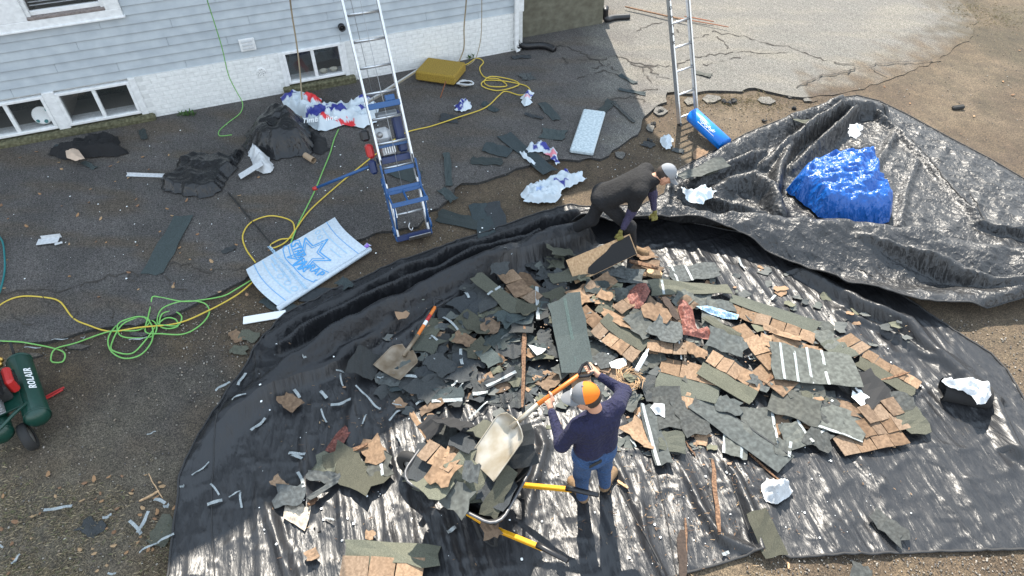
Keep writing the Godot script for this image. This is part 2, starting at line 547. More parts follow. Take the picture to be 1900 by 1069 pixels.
func slab(poly: PackedVector2Array, top: float, called: String, parent: Node3D, cell := 0.12) -> MeshInstance3D:
	var cf := func(p: Vector2, _d: float) -> Color:
		var n := nz.get_noise_2d(p.x * 0.8, p.y * 0.8)
		var n2 := nz.get_noise_2d(p.x * 0.45 + 70.0, p.y * 1.6)
		var sun_pale := clampf((p.x - 1.2) * 0.8 + n, 0, 1)  # same asphalt, patchily paler on the sunny right: sunlight put into the colour
		var c := L(0.205, 0.188, 0.175).lerp(L(0.15, 0.138, 0.13), clampf(0.5 + n * 1.6, 0, 1))
		c = c.lerp(L(0.19, 0.15, 0.11), clampf(n2 * 2.6 - 0.05, 0, 1) * (0.85 if p.x < -2.5 else 0.5))
		c = c.lerp(L(0.31, 0.295, 0.265), sun_pale * 0.85)
		c = c.lerp(L(0.4, 0.365, 0.3), clampf(n2 * 2.0 + 0.1, 0, 1) * sun_pale * 0.45)
		var n3 := nz.get_noise_2d(p.x * 2.6 + 11.0, p.y * 2.6)
		if p.x > 5.0: c = c.lerp(soil_at(p), clampf(1.0 - _d / 0.9 + n3 * 0.7, 0, 1))     # dirt trodden over the worn edge
		return c
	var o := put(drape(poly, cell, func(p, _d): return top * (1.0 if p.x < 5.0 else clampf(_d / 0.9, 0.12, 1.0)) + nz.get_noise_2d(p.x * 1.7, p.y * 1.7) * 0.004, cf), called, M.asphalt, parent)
	var st := ns()
	for i in poly.size():
		var a := poly[i]; var b := poly[(i + 1) % poly.size()]
		st.set_color(L(0.1, 0.096, 0.092))
		var ta := top * (1.0 if a.x < 5.0 else 0.12) + nz.get_noise_2d(a.x * 1.7, a.y * 1.7) * 0.004
		var tb := top * (1.0 if b.x < 5.0 else 0.12) + nz.get_noise_2d(b.x * 1.7, b.y * 1.7) * 0.004
		quad(st, Vector3(a.x, ta, a.y), Vector3(b.x, tb, b.y), Vector3(b.x, -0.03, b.y), Vector3(a.x, -0.03, a.y))
	add(st, "broken_edge", M.asphalt, o)
	return o

func driveway() -> void:
	var edge := [-260, 640, -60, 645, 60, 640, 150, 622, 230, 608, 320, 590, 385, 560, 432, 535, 470, 508, 560, 500, 640, 455, 700, 432, 775, 420, 830, 372, 850, 345, 905, 338, 960, 316, 1030, 300, 1075, 296, 1112, 296, 1140, 285, 1168, 256, 1182, 250, 1200, 214, 1228, 190, 1245, 170, 1262, 175, 1285, 178, 1310, 172, 1355, 170, 1400, 167, 1440, 178, 1490, 182, 1530, 178, 1580, 172, 1640, 150, 1690, 135, 1740, 112, 1800, 70, 1815, 40, 1790, 10, 1740, -30, 1700, -70, 900, -70, -700, 120, -700, 640]
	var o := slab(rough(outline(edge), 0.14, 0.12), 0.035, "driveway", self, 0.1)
	tag(o, "worn cracked asphalt driveway running along the house", "", "", "structure")
	# loose asphalt slabs broken off along the edge
	for c in [[1322, 186, 46, 14], [1420, 188, 40, 12], [1470, 176, 30, 11], [1503, 186, 34, 10], [1282, 190, 30, 12], [1225, 208, 30, 16], [1206, 238, 22, 18], [1530, 172, 22, 9], [140, 645, 50, 10], [260, 622, 46, 10], [1150, 290, 22, 12], [60, 662, 46, 9]]:
		var ring := []
		for k in 6:
			var an := TAU * (k + rng.randf_range(-0.3, 0.3)) / 6.0
			var rr := rng.randf_range(0.6, 1.15)
			ring.append_array([c[0] + cos(an) * c[2] * 0.5 * rr, c[1] + sin(an) * c[3] * 0.6 * rr])
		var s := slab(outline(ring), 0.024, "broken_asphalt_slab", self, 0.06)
		tag(s, "loose chunk of asphalt broken off the ragged driveway edge", "asphalt chunk", "broken driveway chunks")
	# dirt-filled cracks
	var cr := [
		[1320, 62, 1380, 72, 1425, 85, 1470, 92, 1500, 105, 1530, 115, 1560, 122, 1608, 126, 1660, 118, 1700, 118, 1735, 112], [1328, 70, 1345, 82, 1352, 98],
		[1170, 122, 1190, 128, 1215, 126, 1250, 128, 1290, 110, 1330, 103, 1380, 99, 1420, 102, 1470, 101], [1140, 105, 1165, 115, 1180, 122, 1235, 130],
		[1300, 125, 1330, 120, 1350, 113, 1380, 112, 1400, 103], [1540, 138, 1580, 135, 1600, 125], [1610, 127, 1650, 147], [1480, 165, 1520, 145, 1560, 138, 1590, 133],
		[1048, 114, 1085, 116, 1120, 112, 1150, 106], [1045, 110, 1055, 125], [1130, 190, 1170, 185, 1195, 172, 1230, 165], [1180, 60, 1230, 42], [1160, 178, 1205, 194],
		[1190, 130, 1200, 150, 1215, 160], [1205, 128, 1220, 145, 1250, 150], [1070, 150, 1120, 135, 1160, 150], [945, 95, 1000, 92, 1040, 88, 1075, 100, 1110, 118, 1150, 140],
		[160, 527, 190, 522, 240, 510, 272, 515, 300, 496, 330, 490, 360, 500, 390, 508, 440, 505, 475, 498], [0, 552, 30, 545, 60, 540, 105, 548, 150, 535, 200, 525],
		[205, 560, 210, 590, 195, 605], [130, 570, 150, 600], [20, 590, 60, 605, 90, 600], [310, 512, 322, 535, 350, 548], [240, 512, 255, 540], [80, 548, 90, 575, 130, 585], [300, 560, 320, 540],
		[424, 360, 445, 385, 468, 410], [790, 425, 815, 395, 850, 352], [1100, 130, 1140, 122], [1255, 60, 1290, 75, 1320, 66], [880, 330, 905, 300, 930, 285], [540, 260, 552, 285], [63, 215, 85, 255]]
	for c in cr:
		var st := ns()
		var pts := path3(c, 0.0)
		var fine := []
		for i in pts.size() - 1:
			var n := maxi(2, int(pts[i].distance_to(pts[i + 1]) / 0.07))
			for k in n:
				var q: Vector3 = pts[i].lerp(pts[i + 1], float(k) / n)
				fine.append(q + Vector3(nz.get_noise_2d(q.x * 9.0, q.z * 9.0), 0, nz.get_noise_2d(q.x * 9.0 + 30.0, q.z * 9.0)) * 0.09)
		for i in fine.size() - 1:
			var a: Vector3 = fine[i]; var b: Vector3 = fine[i + 1]
			var sd := (b - a).cross(Vector3.UP).normalized()
			var w := maxf(0.001, 0.006 + 0.011 * nz.get_noise_2d(a.x * 3.0, a.z * 3.0)) * (1.5 if a.z < -9.0 else 1.0)
			var y := 0.0435
			quad(st, Vector3(a.x, y, a.z) - sd * w, Vector3(b.x, y, b.z) - sd * w, Vector3(b.x, y, b.z) + sd * w, Vector3(a.x, y, a.z) + sd * w)
		add(st, "crack", M.crack_soil, o)

# ---------- the house ----------
func hbox(parent: Node3D, called: String, m: Material, a0: float, a1: float, y0: float, y1: float, z0: float, z1: float, bev := 0.0) -> MeshInstance3D:
	var st := ns()
	bx(st, at(Vector3((a0 + a1) / 2, (y0 + y1) / 2, (z0 + z1) / 2)), Vector3(a1 - a0, y1 - y0, z1 - z0), bev)
	return add(st, called, m, parent)

func slider_window(h: Node3D, a0: float, a1: float, y0: float, y1: float, label: String, deep := 2.2) -> void:
	var w := Node3D.new()
	w.name = "window"
	h.add_child(w, true)
	if label: w.set_meta("label", label)
	var f := ns()
	var t := 0.045
	for e in [[a0, a1, y1 - t, y1], [a0, a1, y0, y0 + t], [a0, a0 + t, y0 + t, y1 - t], [a1 - t, a1, y0 + t, y1 - t]]:
		bx(f, at(Vector3((e[0] + e[1]) / 2, (e[2] + e[3]) / 2, 0.0)), Vector3(e[1] - e[0], e[3] - e[2], 0.09), 0.006)
	add(f, "frame", M.trim_white, w)
	var mid := (a0 + a1) / 2
	hbox(w, "meeting_rail", M.trim_white, mid - 0.028, mid + 0.028, y0 + t, y1 - t, -0.035, 0.03, 0.005)
	hbox(w, "pane", M.glass, a0 + t, mid - 0.028, y0 + t, y1 - t, -0.016, -0.012)
	hbox(w, "pane", M.glass, mid + 0.028, a1 - t, y0 + t, y1 - t, 0.004, 0.008)
	room(w, a0, a1, y0, y1, -0.05, deep)
	hbox(w, "inner_sill", M.trim_white, a0, a1, y0 - 0.01, y0 + 0.012, -0.2, -0.048)

func room(w: Node3D, a0: float, a1: float, y0: float, y1: float, z: float, deep: float) -> void:
	var r := ns()
	var q := [Vector3(a0, y0, z), Vector3(a1, y0, z), Vector3(a1, y1, z), Vector3(a0, y1, z), Vector3(a0, y0 - 0.25, -deep), Vector3(a1, y0 - 0.25, -deep), Vector3(a1, y1 + 0.1, -deep), Vector3(a0, y1 + 0.1, -deep)]
	quad(r, q[4], q[5], q[6], q[7]); quad(r, q[0], q[3], q[7], q[4]); quad(r, q[1], q[5], q[6], q[2]); quad(r, q[3], q[2], q[6], q[7])
	quad(r, q[0], q[1], q[5], q[4])
	add(r, "room", M.room_plaster, w)

func house() -> void:
	var h := thing("house", "pale blue sided house on a white painted brick foundation", "house")
	h.transform = Transform3D(Basis(Vector3(0.9286, 0, -0.3711), Vector3.UP, Vector3(0.3711, 0, 0.9286)), Vector3(0, 0, -12.118))
	var eave := 7.3
	var peak := eave + 8.5 * 0.433
	# walls behind the cladding, in pieces round the openings
	var wins := [[-8.66, -7.6, 0.15, 0.7], [-7.44, -6.4, 0.15, 0.7], [-4.06, -3.1, 0.18, 0.745]]
	for e in [[-16.2, -8.66], [-7.6, -7.44], [-6.4, -4.06], [-3.1, 0.2]]: hbox(h, "foundation", M.mortar, e[0], e[1], -0.1, 0.745, -0.3, 0.0185 if e[0] > -6.5 else -0.045)
	for w in wins:
		hbox(h, "foundation", M.mortar, w[0], w[1], -0.1, w[2], -0.3, -0.048)
	hbox(h, "foundation", M.mortar, -8.66, -6.4, 0.7, 0.745, -0.3, -0.045)
	for e in [[-16.2, -9.2, 0.745, 7.3], [-9.2, -6.1, 0.745, 1.68], [-9.2, -6.1, 3.4, 7.3], [-6.1, 0.2, 0.745, 7.3]]: hbox(h, "wall", M.siding, e[0], e[1], e[2], e[3], -0.2, -0.045)
	var g := ns()
	prism(g, PackedVector2Array([Vector2(-16.2, -7.3), Vector2(0.2, -7.3), Vector2(0.2, -7.44), Vector2(-8, -peak + 0.1), Vector2(-16.2, -7.44)]), Transform3D(Basis(Vector3.RIGHT, Vector3(0, 0, 1), Vector3(0, -1, 0)), Vector3(0, 0, -0.2)), 0.15)
	add(g, "gable", M.siding, h)
	hbox(h, "back_wall", M.siding, -16.2, 0.02, -0.1, 7.3, -9.0, -8.85)
	hbox(h, "side_wall", M.siding, -16.2, -16.0, -0.1, 7.3, -8.85, -0.3)
	hbox(h, "side_wall", M.trim_white, 0.02, 0.2, -0.1, 7.3, -9.0, -0.3)
	for s in [1, -1]:
		var rf := ns()
		var e := Vector3(-8 + s * 8.5, eave, 0); var p := Vector3(-8, peak, 0)
		bx(rf, at((e + p) / 2 + Vector3(0, 0, -4.4), along(e, p, Vector3.UP)), Vector3(e.distance_to(p), 0.12, 9.5))
		add(rf, "roof", M.roof_shingle, h)
	# painted bricks
	var bm := []
	for k in 4:
		var b := ns()
		bx(b, at(Vector3.ZERO), Vector3(0.204, 0.067, 0.0628 + 0.0006 * k), 0.003)
		bm.append(fin(b))
	var y := 0.036
	var row := 0
	while y < 0.73:
		var a := -6.3 + (0.105 if row % 2 else 0.0)
		while a < 0.005:
			if not (a + 0.1 > -4.13 and a - 0.1 < -3.03 and y > 0.08):
				var o := put(bm[rng.randi() % 4], "brick", M.white_brick, h)
				o.position = Vector3(a + 0.1, y, -0.012 + rng.randf_range(-0.0006, 0.0006))
				o.rotation = Vector3(0, rng.randf_range(-0.004, 0.004), rng.randf_range(-0.008, 0.008))
			a += 0.211
		y += 0.0735
		row += 1
	# siding courses
	var cy := 0.735
	row = 0
	while cy < 3.3:
		var x: float = -10.4 + [0.0, 1.5, 0.7, 2.3, 1.1][row % 5]
		var first := true
		while x < 0.19:
			var a0 := -11.0 if first else x
			var a1 := minf(x + (2.44 if not first else 0.0), 0.2)
			if first: a1 = x
			first = false

			var spans := [[a0, a1]]
			if cy > 1.6:
				spans = []
				if a0 < -9.2: spans.append([a0, minf(a1, -9.2)])
				if a1 > -6.1: spans.append([maxf(a0, -6.1), a1])
			for s in spans:
				if s[1] - s[0] < 0.05: continue
				var st := ns()
				var c := Vector3((s[0] + s[1]) / 2, cy + 0.072, -0.02)
				bx(st, at(c, Basis(Vector3.RIGHT, -0.16 + rng.randf_range(-0.012, 0.012))), Vector3(s[1] - s[0] - 0.003, 0.15, 0.02), 0.002)
				add(st, "siding_board", M.siding, h)
			x = a1 if a1 > x else x + 0.001
		cy += 0.133
		row += 1
	# cellar windows and their concrete sills
	slider_window(h, -8.66, -7.6, 0.15, 0.7, "")
	slider_window(h, -7.44, -6.4, 0.15, 0.7, "")
	slider_window(h, -4.06, -3.1, 0.18, 0.745, "")
	for e in [[-7.6, -7.44], [-6.4, -6.3], [-8.8, -8.66]]: hbox(h, "window_trim", M.trim_white, e[0], e[1], 0.12, 0.735, -0.045, 0.035, 0.004)
	for e in [[-4.13, -4.06], [-3.1, -3.03]]: hbox(h, "window_trim", M.trim_white, e[0], e[1], 0.15, 0.735, -0.045, 0.03, 0.004)
	hbox(h, "concrete_sill", M.sill_concrete, -10.5, -6.22, -0.05, 0.12, -0.045, 0.13, 0.03)
	hbox(h, "concrete_sill", M.sill_concrete, -4.18, -2.95, -0.05, 0.15, -0.045, 0.12, 0.02)
	# ground-floor windows with wide white casing
	hbox(h, "casing", M.trim_white, -9.2, -6.1, 1.68, 1.79, -0.2, 0.03, 0.006)
	hbox(h, "casing", M.trim_white, -9.2, -6.08, 1.655, 1.684, -0.2, 0.055, 0.006)
	for e in [[-7.74, -7.3], [-6.3, -6.1], [-9.2, -8.8]]: hbox(h, "casing", M.trim_white, e[0], e[1], 1.79, 3.4, -0.2, 0.028, 0.006)
	for e in [[-8.8, -7.74], [-7.3, -6.3]]:
		var w := Node3D.new(); w.name = "window"; h.add_child(w, true)
		hbox(w, "sill", M.sash_brown, e[0], e[1], 1.79, 1.83, -0.2, 0.035, 0.006)
		var f := ns()
		for s in [[e[0], e[0] + 0.05], [e[1] - 0.05, e[1]]]: bx(f, at(Vector3((s[0] + s[1]) / 2, 2.6, -0.06)), Vector3(0.05, 1.55, 0.1), 0.004)
		bx(f, at(Vector3((e[0] + e[1]) / 2, 1.86, -0.07)), Vector3(e[1] - e[0] - 0.1, 0.06, 0.05), 0.004)
		add(f, "sash", M.trim_white, w)
		hbox(w, "pane", M.glass, e[0] + 0.05, e[1] - 0.05, 1.89, 3.38, -0.075, -0.071)
		for k in 12: hbox(w, "blind_slat", M.white_plastic, e[0] + 0.07, e[1] - 0.07, 1.93 + k * 0.045, 1.935 + k * 0.045, -0.17, -0.13)
		room(w, e[0], e[1], 1.79, 3.4, -0.2, 2.2)
	# fittings on the wall
	var v := Node3D.new(); v.name = "dryer_vent"; h.add_child(v, true)
	hbox(v, "hood", M.trim_white, -4.66, -4.42, 0.86, 1.06, 0.0, 0.03, 0.008)
	for k in 3: hbox(v, "louvre", M.white_plastic, -4.62, -4.46, 0.89 + k * 0.055, 0.925 + k * 0.055, 0.03, 0.045, 0.006)
	var p := ns(true)
	lathe(p, Transform3D(Basis(Vector3.RIGHT, PI / 2), Vector3(-3.03, 1.0, 0.0)), [[0.0, 0.02], [0.042, 0.02], [0.042, 0.09], [0.055, 0.09], [0.055, 0.0]], 16)
	add(p, "exhaust_pipe", M.black_plastic, h)
	var gr := ns()
	lathe(gr, Transform3D(Basis(Vector3.RIGHT, PI / 2), Vector3(-4.45, 0.47, 0.02)), [[0.0, 0.012], [0.075, 0.012], [0.08, 0.0]], 18)
	var go := add(gr, "round_grille", M.white_brick, h)
	var hole := ns()
	for k in 14:
		var an := k * 2.4
		var rr := 0.017 * sqrt(k + 0.3)
		lathe(hole, Transform3D(Basis(Vector3.RIGHT, PI / 2), Vector3(-4.45 + cos(an) * rr, 0.47 + sin(an) * rr, 0.0335)), [[0.0, 0.002], [0.006, 0.002], [0.006, -0.002]], 6)
	add(hole, "grille_holes", M.black_plastic, go)
	var d := ns()
	bx(d, at(Vector3(0.06, 3.7, 0.075)), Vector3(0.075, 7.0, 0.06), 0.01)
	tube(d, [Vector3(0.06, 0.22, 0.075), Vector3(0.06, 0.12, 0.085), Vector3(0.08, 0.06, 0.12)], 0.042, 8)
	add(d, "downspout", M.trim_white, h)
	hbox(h, "corner_board", M.trim_white, 0.1, 0.225, 0.745, 7.3, -0.1, 0.02, 0.005)
	# things just inside the cellar glass
	var fanp := h.transform * Vector3(-7.77, 0.33, -0.13)
	var fo := thing("plate", "round white plate with turquoise spots behind the cellar window glass", "plate", fanp)
	var pl := ns(true)
	lathe(pl, Transform3D(h.transform.basis * Basis(Vector3.RIGHT, PI / 2 - 0.25), Vector3.ZERO), [[0.0, 0.0], [0.1, 0.004], [0.135, 0.02], [0.137, 0.026], [0.1, 0.012], [0.0, 0.01]], 22)
	add(pl, "dish", M.print_white, fo)
	var sp := ns()
	for q in [[0.09, 0.07], [-0.09, -0.08], [0.02, -0.1]]: lathe(sp, Transform3D(h.transform.basis * Basis(Vector3.RIGHT, PI / 2 - 0.25), h.transform.basis * Basis(Vector3.RIGHT, -0.25) * Vector3(q[0], q[1], 0.02)), [[0.0, 0.004], [0.028, 0.003], [0.03, -0.01]], 8)
	add(sp, "glaze_spot", M.hose_teal, fo)
	for k in 2:
		var bo := thing("bowl", ["cream bowl on the cellar window sill, nearer the meeting rail", "cream bowl on the cellar window sill, nearer the frame corner"][k], "bowl", h.transform * Vector3(-3.44 + 0.17 * k, 0.196, -0.12), "bowls on the window sill")
		var bs := ns(true)
		lathe(bs, Transform3D(), [[0.0, 0.0], [0.04, 0.0], [0.072, 0.05], [0.075, 0.052], [0.068, 0.048], [0.035, 0.01], [0.0, 0.01]], 18)
		add(bs, "bowl_body", M.cream_tank, bo)

func extension_building() -> void:
	var b := thing("house_extension", "rear extension with a bare grey concrete foundation wall", "building")
	b.transform = Transform3D(Basis(Vector3(0.9286, 0, -0.3711), Vector3.UP, Vector3(0.3711, 0, 0.9286)), Vector3(0, 0, -12.118))
	hbox(b, "concrete_foundation", M.concrete, 0.205, 2.11, -0.1, 1.25, -8.0, -0.43, 0.015)
	hbox(b, "wall", M.siding, 0.205, 2.1, 1.25, 5.5, -8.0, -0.45)
	var rf := ns()
	bx(rf, at(Vector3(1.25, 6.35, -4.2), Basis(Vector3.RIGHT, 0.2)), Vector3(2.2, 0.12, 8.2))
	add(rf, "roof", M.roof_shingle, b)
	# drain pipes
	var o := thing("drain_pipe", "black corrugated pipe at the white downspout foot", "drain pipe")
	var pts := curve([site(955, 78, 0.14), site(975, 85, 0.1), site(1000, 84, 0.1), site(1015, 86, 0.09), site(1029, 92, 0.08)], 0.012)
	var rs := []
	for i in pts.size(): rs.append(0.062 + 0.005 * sin(i * 1.9))
	var st := ns(true)
	tube(st, pts, rs, 12)
	add(st, "corrugated_pipe", M.black_plastic, o)
	var fl := ns()
	for k in 4: tri(fl, site(958, 76 + k * 3, 0.16), site(962, 70 + k * 7, 0.3 - k * 0.05), site(966, 80 + k * 3, 0.16))
	add(fl, "torn_adapter", M.black_plastic, o)
	var o2 := thing("drain_pipe", "black elbow drain pipe at the concrete corner in the sun", "drain pipe")
	st = ns(true)
	pts = curve([site(1124, 14, 0.34), site(1123, 28, 0.16), site(1127, 36, 0.08), site(1140, 33, 0.07), site(1168, 31, 0.07)], 0.02)
	tube(st, pts, 0.062, 12)
	add(st, "elbow", M.black_plastic, o2)

# ---------- the black tarps ----------
var lower_ridges := []
var upper_ridges := []

func lower_h(p: Vector2, _d := 1.0) -> float:
	var h := 0.0
	for r in lower_ridges: h = maxf(h, ridge_h(p, r))
	var u := p.x * 0.25 + p.y * 0.97      # creases run from far left to near right
	var v := p.x * 0.97 - p.y * 0.25
	var patch := clampf(0.6 + nz.get_noise_2d(p.x * 0.8 + 3.0, p.y * 0.8) * 1.6, 0.15, 1.0)
	var w := pow(1.0 - absf(nz.get_noise_2d(v * 0.9, u * 0.09)), 9.0) * 0.05 * patch
	w += pow(1.0 - absf(nz.get_noise_2d(v * 2.1 + 7.0, u * 0.16)), 10.0) * 0.026 * patch
	w += maxf(0.0, nz2.get_noise_2d(v * 4.6 + 20.0, u * 0.5) - 0.3) * 0.016 * patch
	w += (nz.get_noise_2d(p.x * 1.6, p.y * 1.6) + 0.5) * 0.012
	w += maxf(0.0, nz2.get_noise_2d(u * 2.2 + 60.0, v * 1.2) - 0.45) * 0.03
	w *= 1.0 - 0.8 * smoothstep(0.05, 0.2, h)
	if p.x < 1.5: w += (nz2.get_noise_2d((p.x * 0.55 + p.y * 0.83) * 2.6, (p.x * 0.83 - p.y * 0.55) * 0.45) - 0.1) * 0.07 * smoothstep(0.04, 0.2, h)
	return 0.012 + h + w + h * 0.3 * nz.get_noise_2d(p.x * 1.1, p.y * 1.1)

func upper_h(p: Vector2, d := 1.0) -> float:
	var h := 0.0
	for r in upper_ridges: h = maxf(h, ridge_h(p, r))
	var u := p.x * 0.5 - p.y * 0.86
	var v := p.x * 0.86 + p.y * 0.5
	var w := maxf(0.0, nz2.get_noise_2d(v * 1.6 + 9.0, u * 0.5) - 0.05) * 0.03
	w += maxf(0.0, nz2.get_noise_2d(u * 3.0 + 30.0, v * 1.1) - 0.1) * 0.03
	w += (nzc.get_noise_2d(u * 3.2, v * 2.2) + 1.0) * 0.02 + (nzc.get_noise_2d(v * 7.0, u * 6.0) + 1.0) * 0.012
	return 0.03 + h + w * smoothstep(0.0, 0.2, d) + h * 0.3 * nz.get_noise_2d(p.x * 1.2, p.y * 1.6)

func tarps() -> void:
	lower_ridges = [
		ridge([500, 622, 0.08, 560, 585, 0.14, 640, 545, 0.18, 760, 490, 0.2, 870, 450, 0.22, 1000, 408, 0.24, 1070, 392, 0.22], 0.14, 0.13),
		ridge([520, 636, 0.14, 600, 585, 0.2, 700, 536, 0.24, 800, 492, 0.26, 900, 455, 0.28, 1000, 424, 0.28], 0.09, 0.1),
		ridge([345, 880, 0.06, 390, 800, 0.12, 440, 740, 0.18, 520, 680, 0.25, 620, 612, 0.31, 740, 545, 0.34, 860, 485, 0.36, 980, 438, 0.36, 1080, 408, 0.34], 0.19, 0.27),
		ridge([470, 722, 0.14, 540, 690, 0.2, 620, 662, 0.2, 690, 622, 0.16, 780, 570, 0.12], 0.2, 0.14),
		ridge([720, 640, 0.05, 790, 590, 0.1, 850, 540, 0.12, 940, 490, 0.1, 1020, 462, 0.08], 0.14, 0.1),
		ridge([1490, 500, 0.1, 1600, 560, 0.16, 1690, 590, 0.2, 1740, 650, 0.12, 1790, 690, 0.1, 1850, 740, 0.12, 1890, 830, 0.12], 0.2, 0.12),
		ridge([1560, 580, 0.05, 1640, 610, 0.06, 1720, 660, 0.06, 1800, 690, 0.05], 0.12, 0.07),
		ridge([1250, 830, 0.0, 1275, 880, 0.05, 1300, 940, 0.06, 1340, 1000, 0.07, 1400, 1020, 0.08], 0.1, 0.07),
		ridge([1330, 830, 0.02, 1365, 880, 0.07, 1400, 960, 0.09, 1420, 1030, 0.11], 0.09, 0.08),
		ridge([1180, 870, 0.0, 1190, 940, 0.04, 1200, 1010, 0.05, 1230, 1069, 0.05], 0.06, 0.05),
		ridge([480, 900, 0.0, 500, 960, 0.06, 520, 1020, 0.08, 540, 1090, 0.06], 0.1, 0.08),
		ridge([570, 760, 0.0, 560, 820, 0.05, 565, 880, 0.06, 570, 960, 0.04], 0.08, 0.06),
		ridge([660, 700, 0.0, 650, 770, 0.05, 645, 820, 0.03], 0.08, 0.06),
		ridge([1000, 800, 0.04, 1010, 830, 0.08, 990, 900, 0.06, 975, 960, 0.03], 0.1, 0.07)]
	var lo := [300, 1200, 318, 1069, 325, 960, 338, 890, 372, 810, 420, 735, 470, 660, 515, 598, 545, 578, 640, 533, 740, 487, 860, 446, 1000, 398, 1060, 383, 1150, 392, 1260, 410, 1400, 440, 1500, 470, 1600, 510, 1690, 562, 1760, 610, 1838, 658, 1868, 690, 1898, 742, 1960, 820, 2060, 950, 2120, 1015, 1900, 1021, 1700, 1027, 1465, 1037, 1440, 1022, 1395, 1030, 1330, 1050, 1270, 1066, 1180, 1092, 900, 1140, 500, 1190]
	var poly := outline(lo)
	var t := thing("black_tarp", "large glossy black tarp spread under the heap of shingles", "tarp", Vector3.ZERO, "black tarps")
	var foot := [338, 890, 380, 835, 430, 785, 490, 742, 560, 712, 640, 684, 700, 650, 760, 612, 860, 552, 960, 492, 1060, 462, 1200, 455, 1330, 470]
	var edge_up := [325, 960, 338, 890, 372, 810, 420, 735, 470, 660, 515, 598, 545, 578, 640, 533, 740, 487, 860, 446, 1000, 398, 1060, 383, 1150, 392, 1260, 410, 1400, 440]
	var bunch := edge_up.slice(2)
	var back := []
	for i in range(foot.size() - 2, 0, -2): back.append_array([foot[i], foot[i + 1]])
	bunch.append_array(back)
	var flat_ := [300, 1200, 318, 1069, 325, 960]
	flat_.append_array(foot)
	flat_.append_array([1400, 440])
	flat_.append_array(lo.slice(lo.find(1500)))
	put(drape(outline(flat_), 0.023, lower_h), "sheet", M.tarp_black, t)
	put(drape(outline(bunch), 0.02, lower_h), "bunched_edge", M.tarp_smooth, t)
	hem(t, poly, lower_h, 0.011)
	# a welded seam across the sheet
	for s in [[1215, 870, 1235, 960, 1255, 1069], [1105, 820, 1160, 930, 1225, 1064], [1340, 860, 1375, 950, 1400, 1030], [425, 740, 400, 850, 395, 960, 400, 1080]]:
		var q := curve(path3(s, 0.0), 0.04)
		for i in q.size(): q[i].y = lower_h(Vector2(q[i].x, q[i].z)) + 0.002
		var st := ns(true)
		tube(st, q, 0.007, 5)
		add(st, "seam", M.hem, t)
	upper_ridges = [
		ridge([1060, 405, 0.26, 1130, 392, 0.3, 1210, 388, 0.34, 1330, 398, 0.36, 1460, 406, 0.34, 1560, 414, 0.3, 1700, 432, 0.26, 1900, 470, 0.26, 2050, 500, 0.24], 0.16, 0.7),
		ridge([1150, 420, 0.32, 1230, 420, 0.38, 1340, 445, 0.38, 1420, 470, 0.37, 1500, 505, 0.36, 1580, 532, 0.33, 1690, 555, 0.28, 1800, 560, 0.24, 1900, 540, 0.26, 2050, 530, 0.26], 0.5, 0.14),
		ridge([1600, 440, 0.28, 1690, 462, 0.31, 1780, 492, 0.32, 1840, 520, 0.3, 1900, 528, 0.3, 2050, 520, 0.3], 0.3, 0.1),
		ridge([1245, 325, 0.1, 1310, 296, 0.16, 1390, 255, 0.18, 1480, 215, 0.2, 1560, 185, 0.26], 0.14, 0.35),
		ridge([1420, 300, 0.16, 1460, 262, 0.26, 1510, 222, 0.34, 1560, 190, 0.36, 1600, 186, 0.32, 1640, 200, 0.18], 0.14, 0.16),
		ridge([1470, 310, 0.14, 1510, 270, 0.22, 1560, 225, 0.3, 1590, 196, 0.32], 0.12, 0.14),
		ridge([1610, 196, 0.18, 1660, 235, 0.1, 1720, 300, 0.06, 1780, 370, 0.06, 1825, 415, 0.09], 0.12, 0.1),
		ridge([1820, 410, 0.14, 1860, 422, 0.15, 1920, 430, 0.15, 2050, 440, 0.14], 0.1, 0.07),
		ridge([1330, 350, 0.14, 1370, 325, 0.3, 1400, 320, 0.34, 1435, 345, 0.3, 1450, 385, 0.2], 0.2, 0.22),
		ridge([1290, 335, 0.1, 1350, 305, 0.2, 1420, 280, 0.2], 0.12, 0.14),
		ridge([1250, 350, 0.08, 1290, 362, 0.16, 1350, 380, 0.18, 1420, 395, 0.14], 0.12, 0.1),
		ridge([1480, 250, 0.2, 1450, 300, 0.24, 1440, 350, 0.2], 0.14, 0.12),
		ridge([1660, 250, 0.06, 1620, 320, 0.07, 1590, 390, 0.06], 0.1, 0.09),
		ridge([1700, 300, 0.05, 1680, 360, 0.06, 1670, 420, 0.06], 0.1, 0.08)]
	var up := [1040, 420, 1075, 396, 1130, 386, 1190, 384, 1232, 362, 1240, 335, 1262, 315, 1330, 280, 1385, 250, 1440, 228, 1500, 205, 1560, 184, 1590, 180, 1630, 190, 1680, 214, 1760, 258, 1840, 300, 1900, 336, 2120, 440, 2120, 560, 2000, 556, 1900, 572, 1820, 588, 1760, 588, 1690, 584, 1620, 570, 1560, 552, 1500, 524, 1430, 488, 1370, 462, 1300, 444, 1220, 438, 1150, 440, 1090, 432]
	var upoly := outline(up)
	var t2 := thing("black_tarp", "second black tarp bunched in heavy folds behind the bending worker", "tarp", Vector3.ZERO, "black tarps")
	put(drape(upoly, 0.026, upper_h), "sheet", M.tarp_crinkled, t2)
	hem(t2, upoly, upper_h, 0.009)
	for s in [[1610, 196, 1690, 262, 1760, 350, 1825, 415], [1440, 228, 1475, 250, 1500, 290], [1830, 412, 1812, 380, 1800, 360]]:
		var q := curve(path3(s, 0.05), 0.04)
		for i in q.size(): q[i].y = upper_h(Vector2(q[i].x, q[i].z)) + 0.004
		var st := ns(true)
		tube(st, q, 0.009, 5)
		add(st, "seam", M.hem, t2)

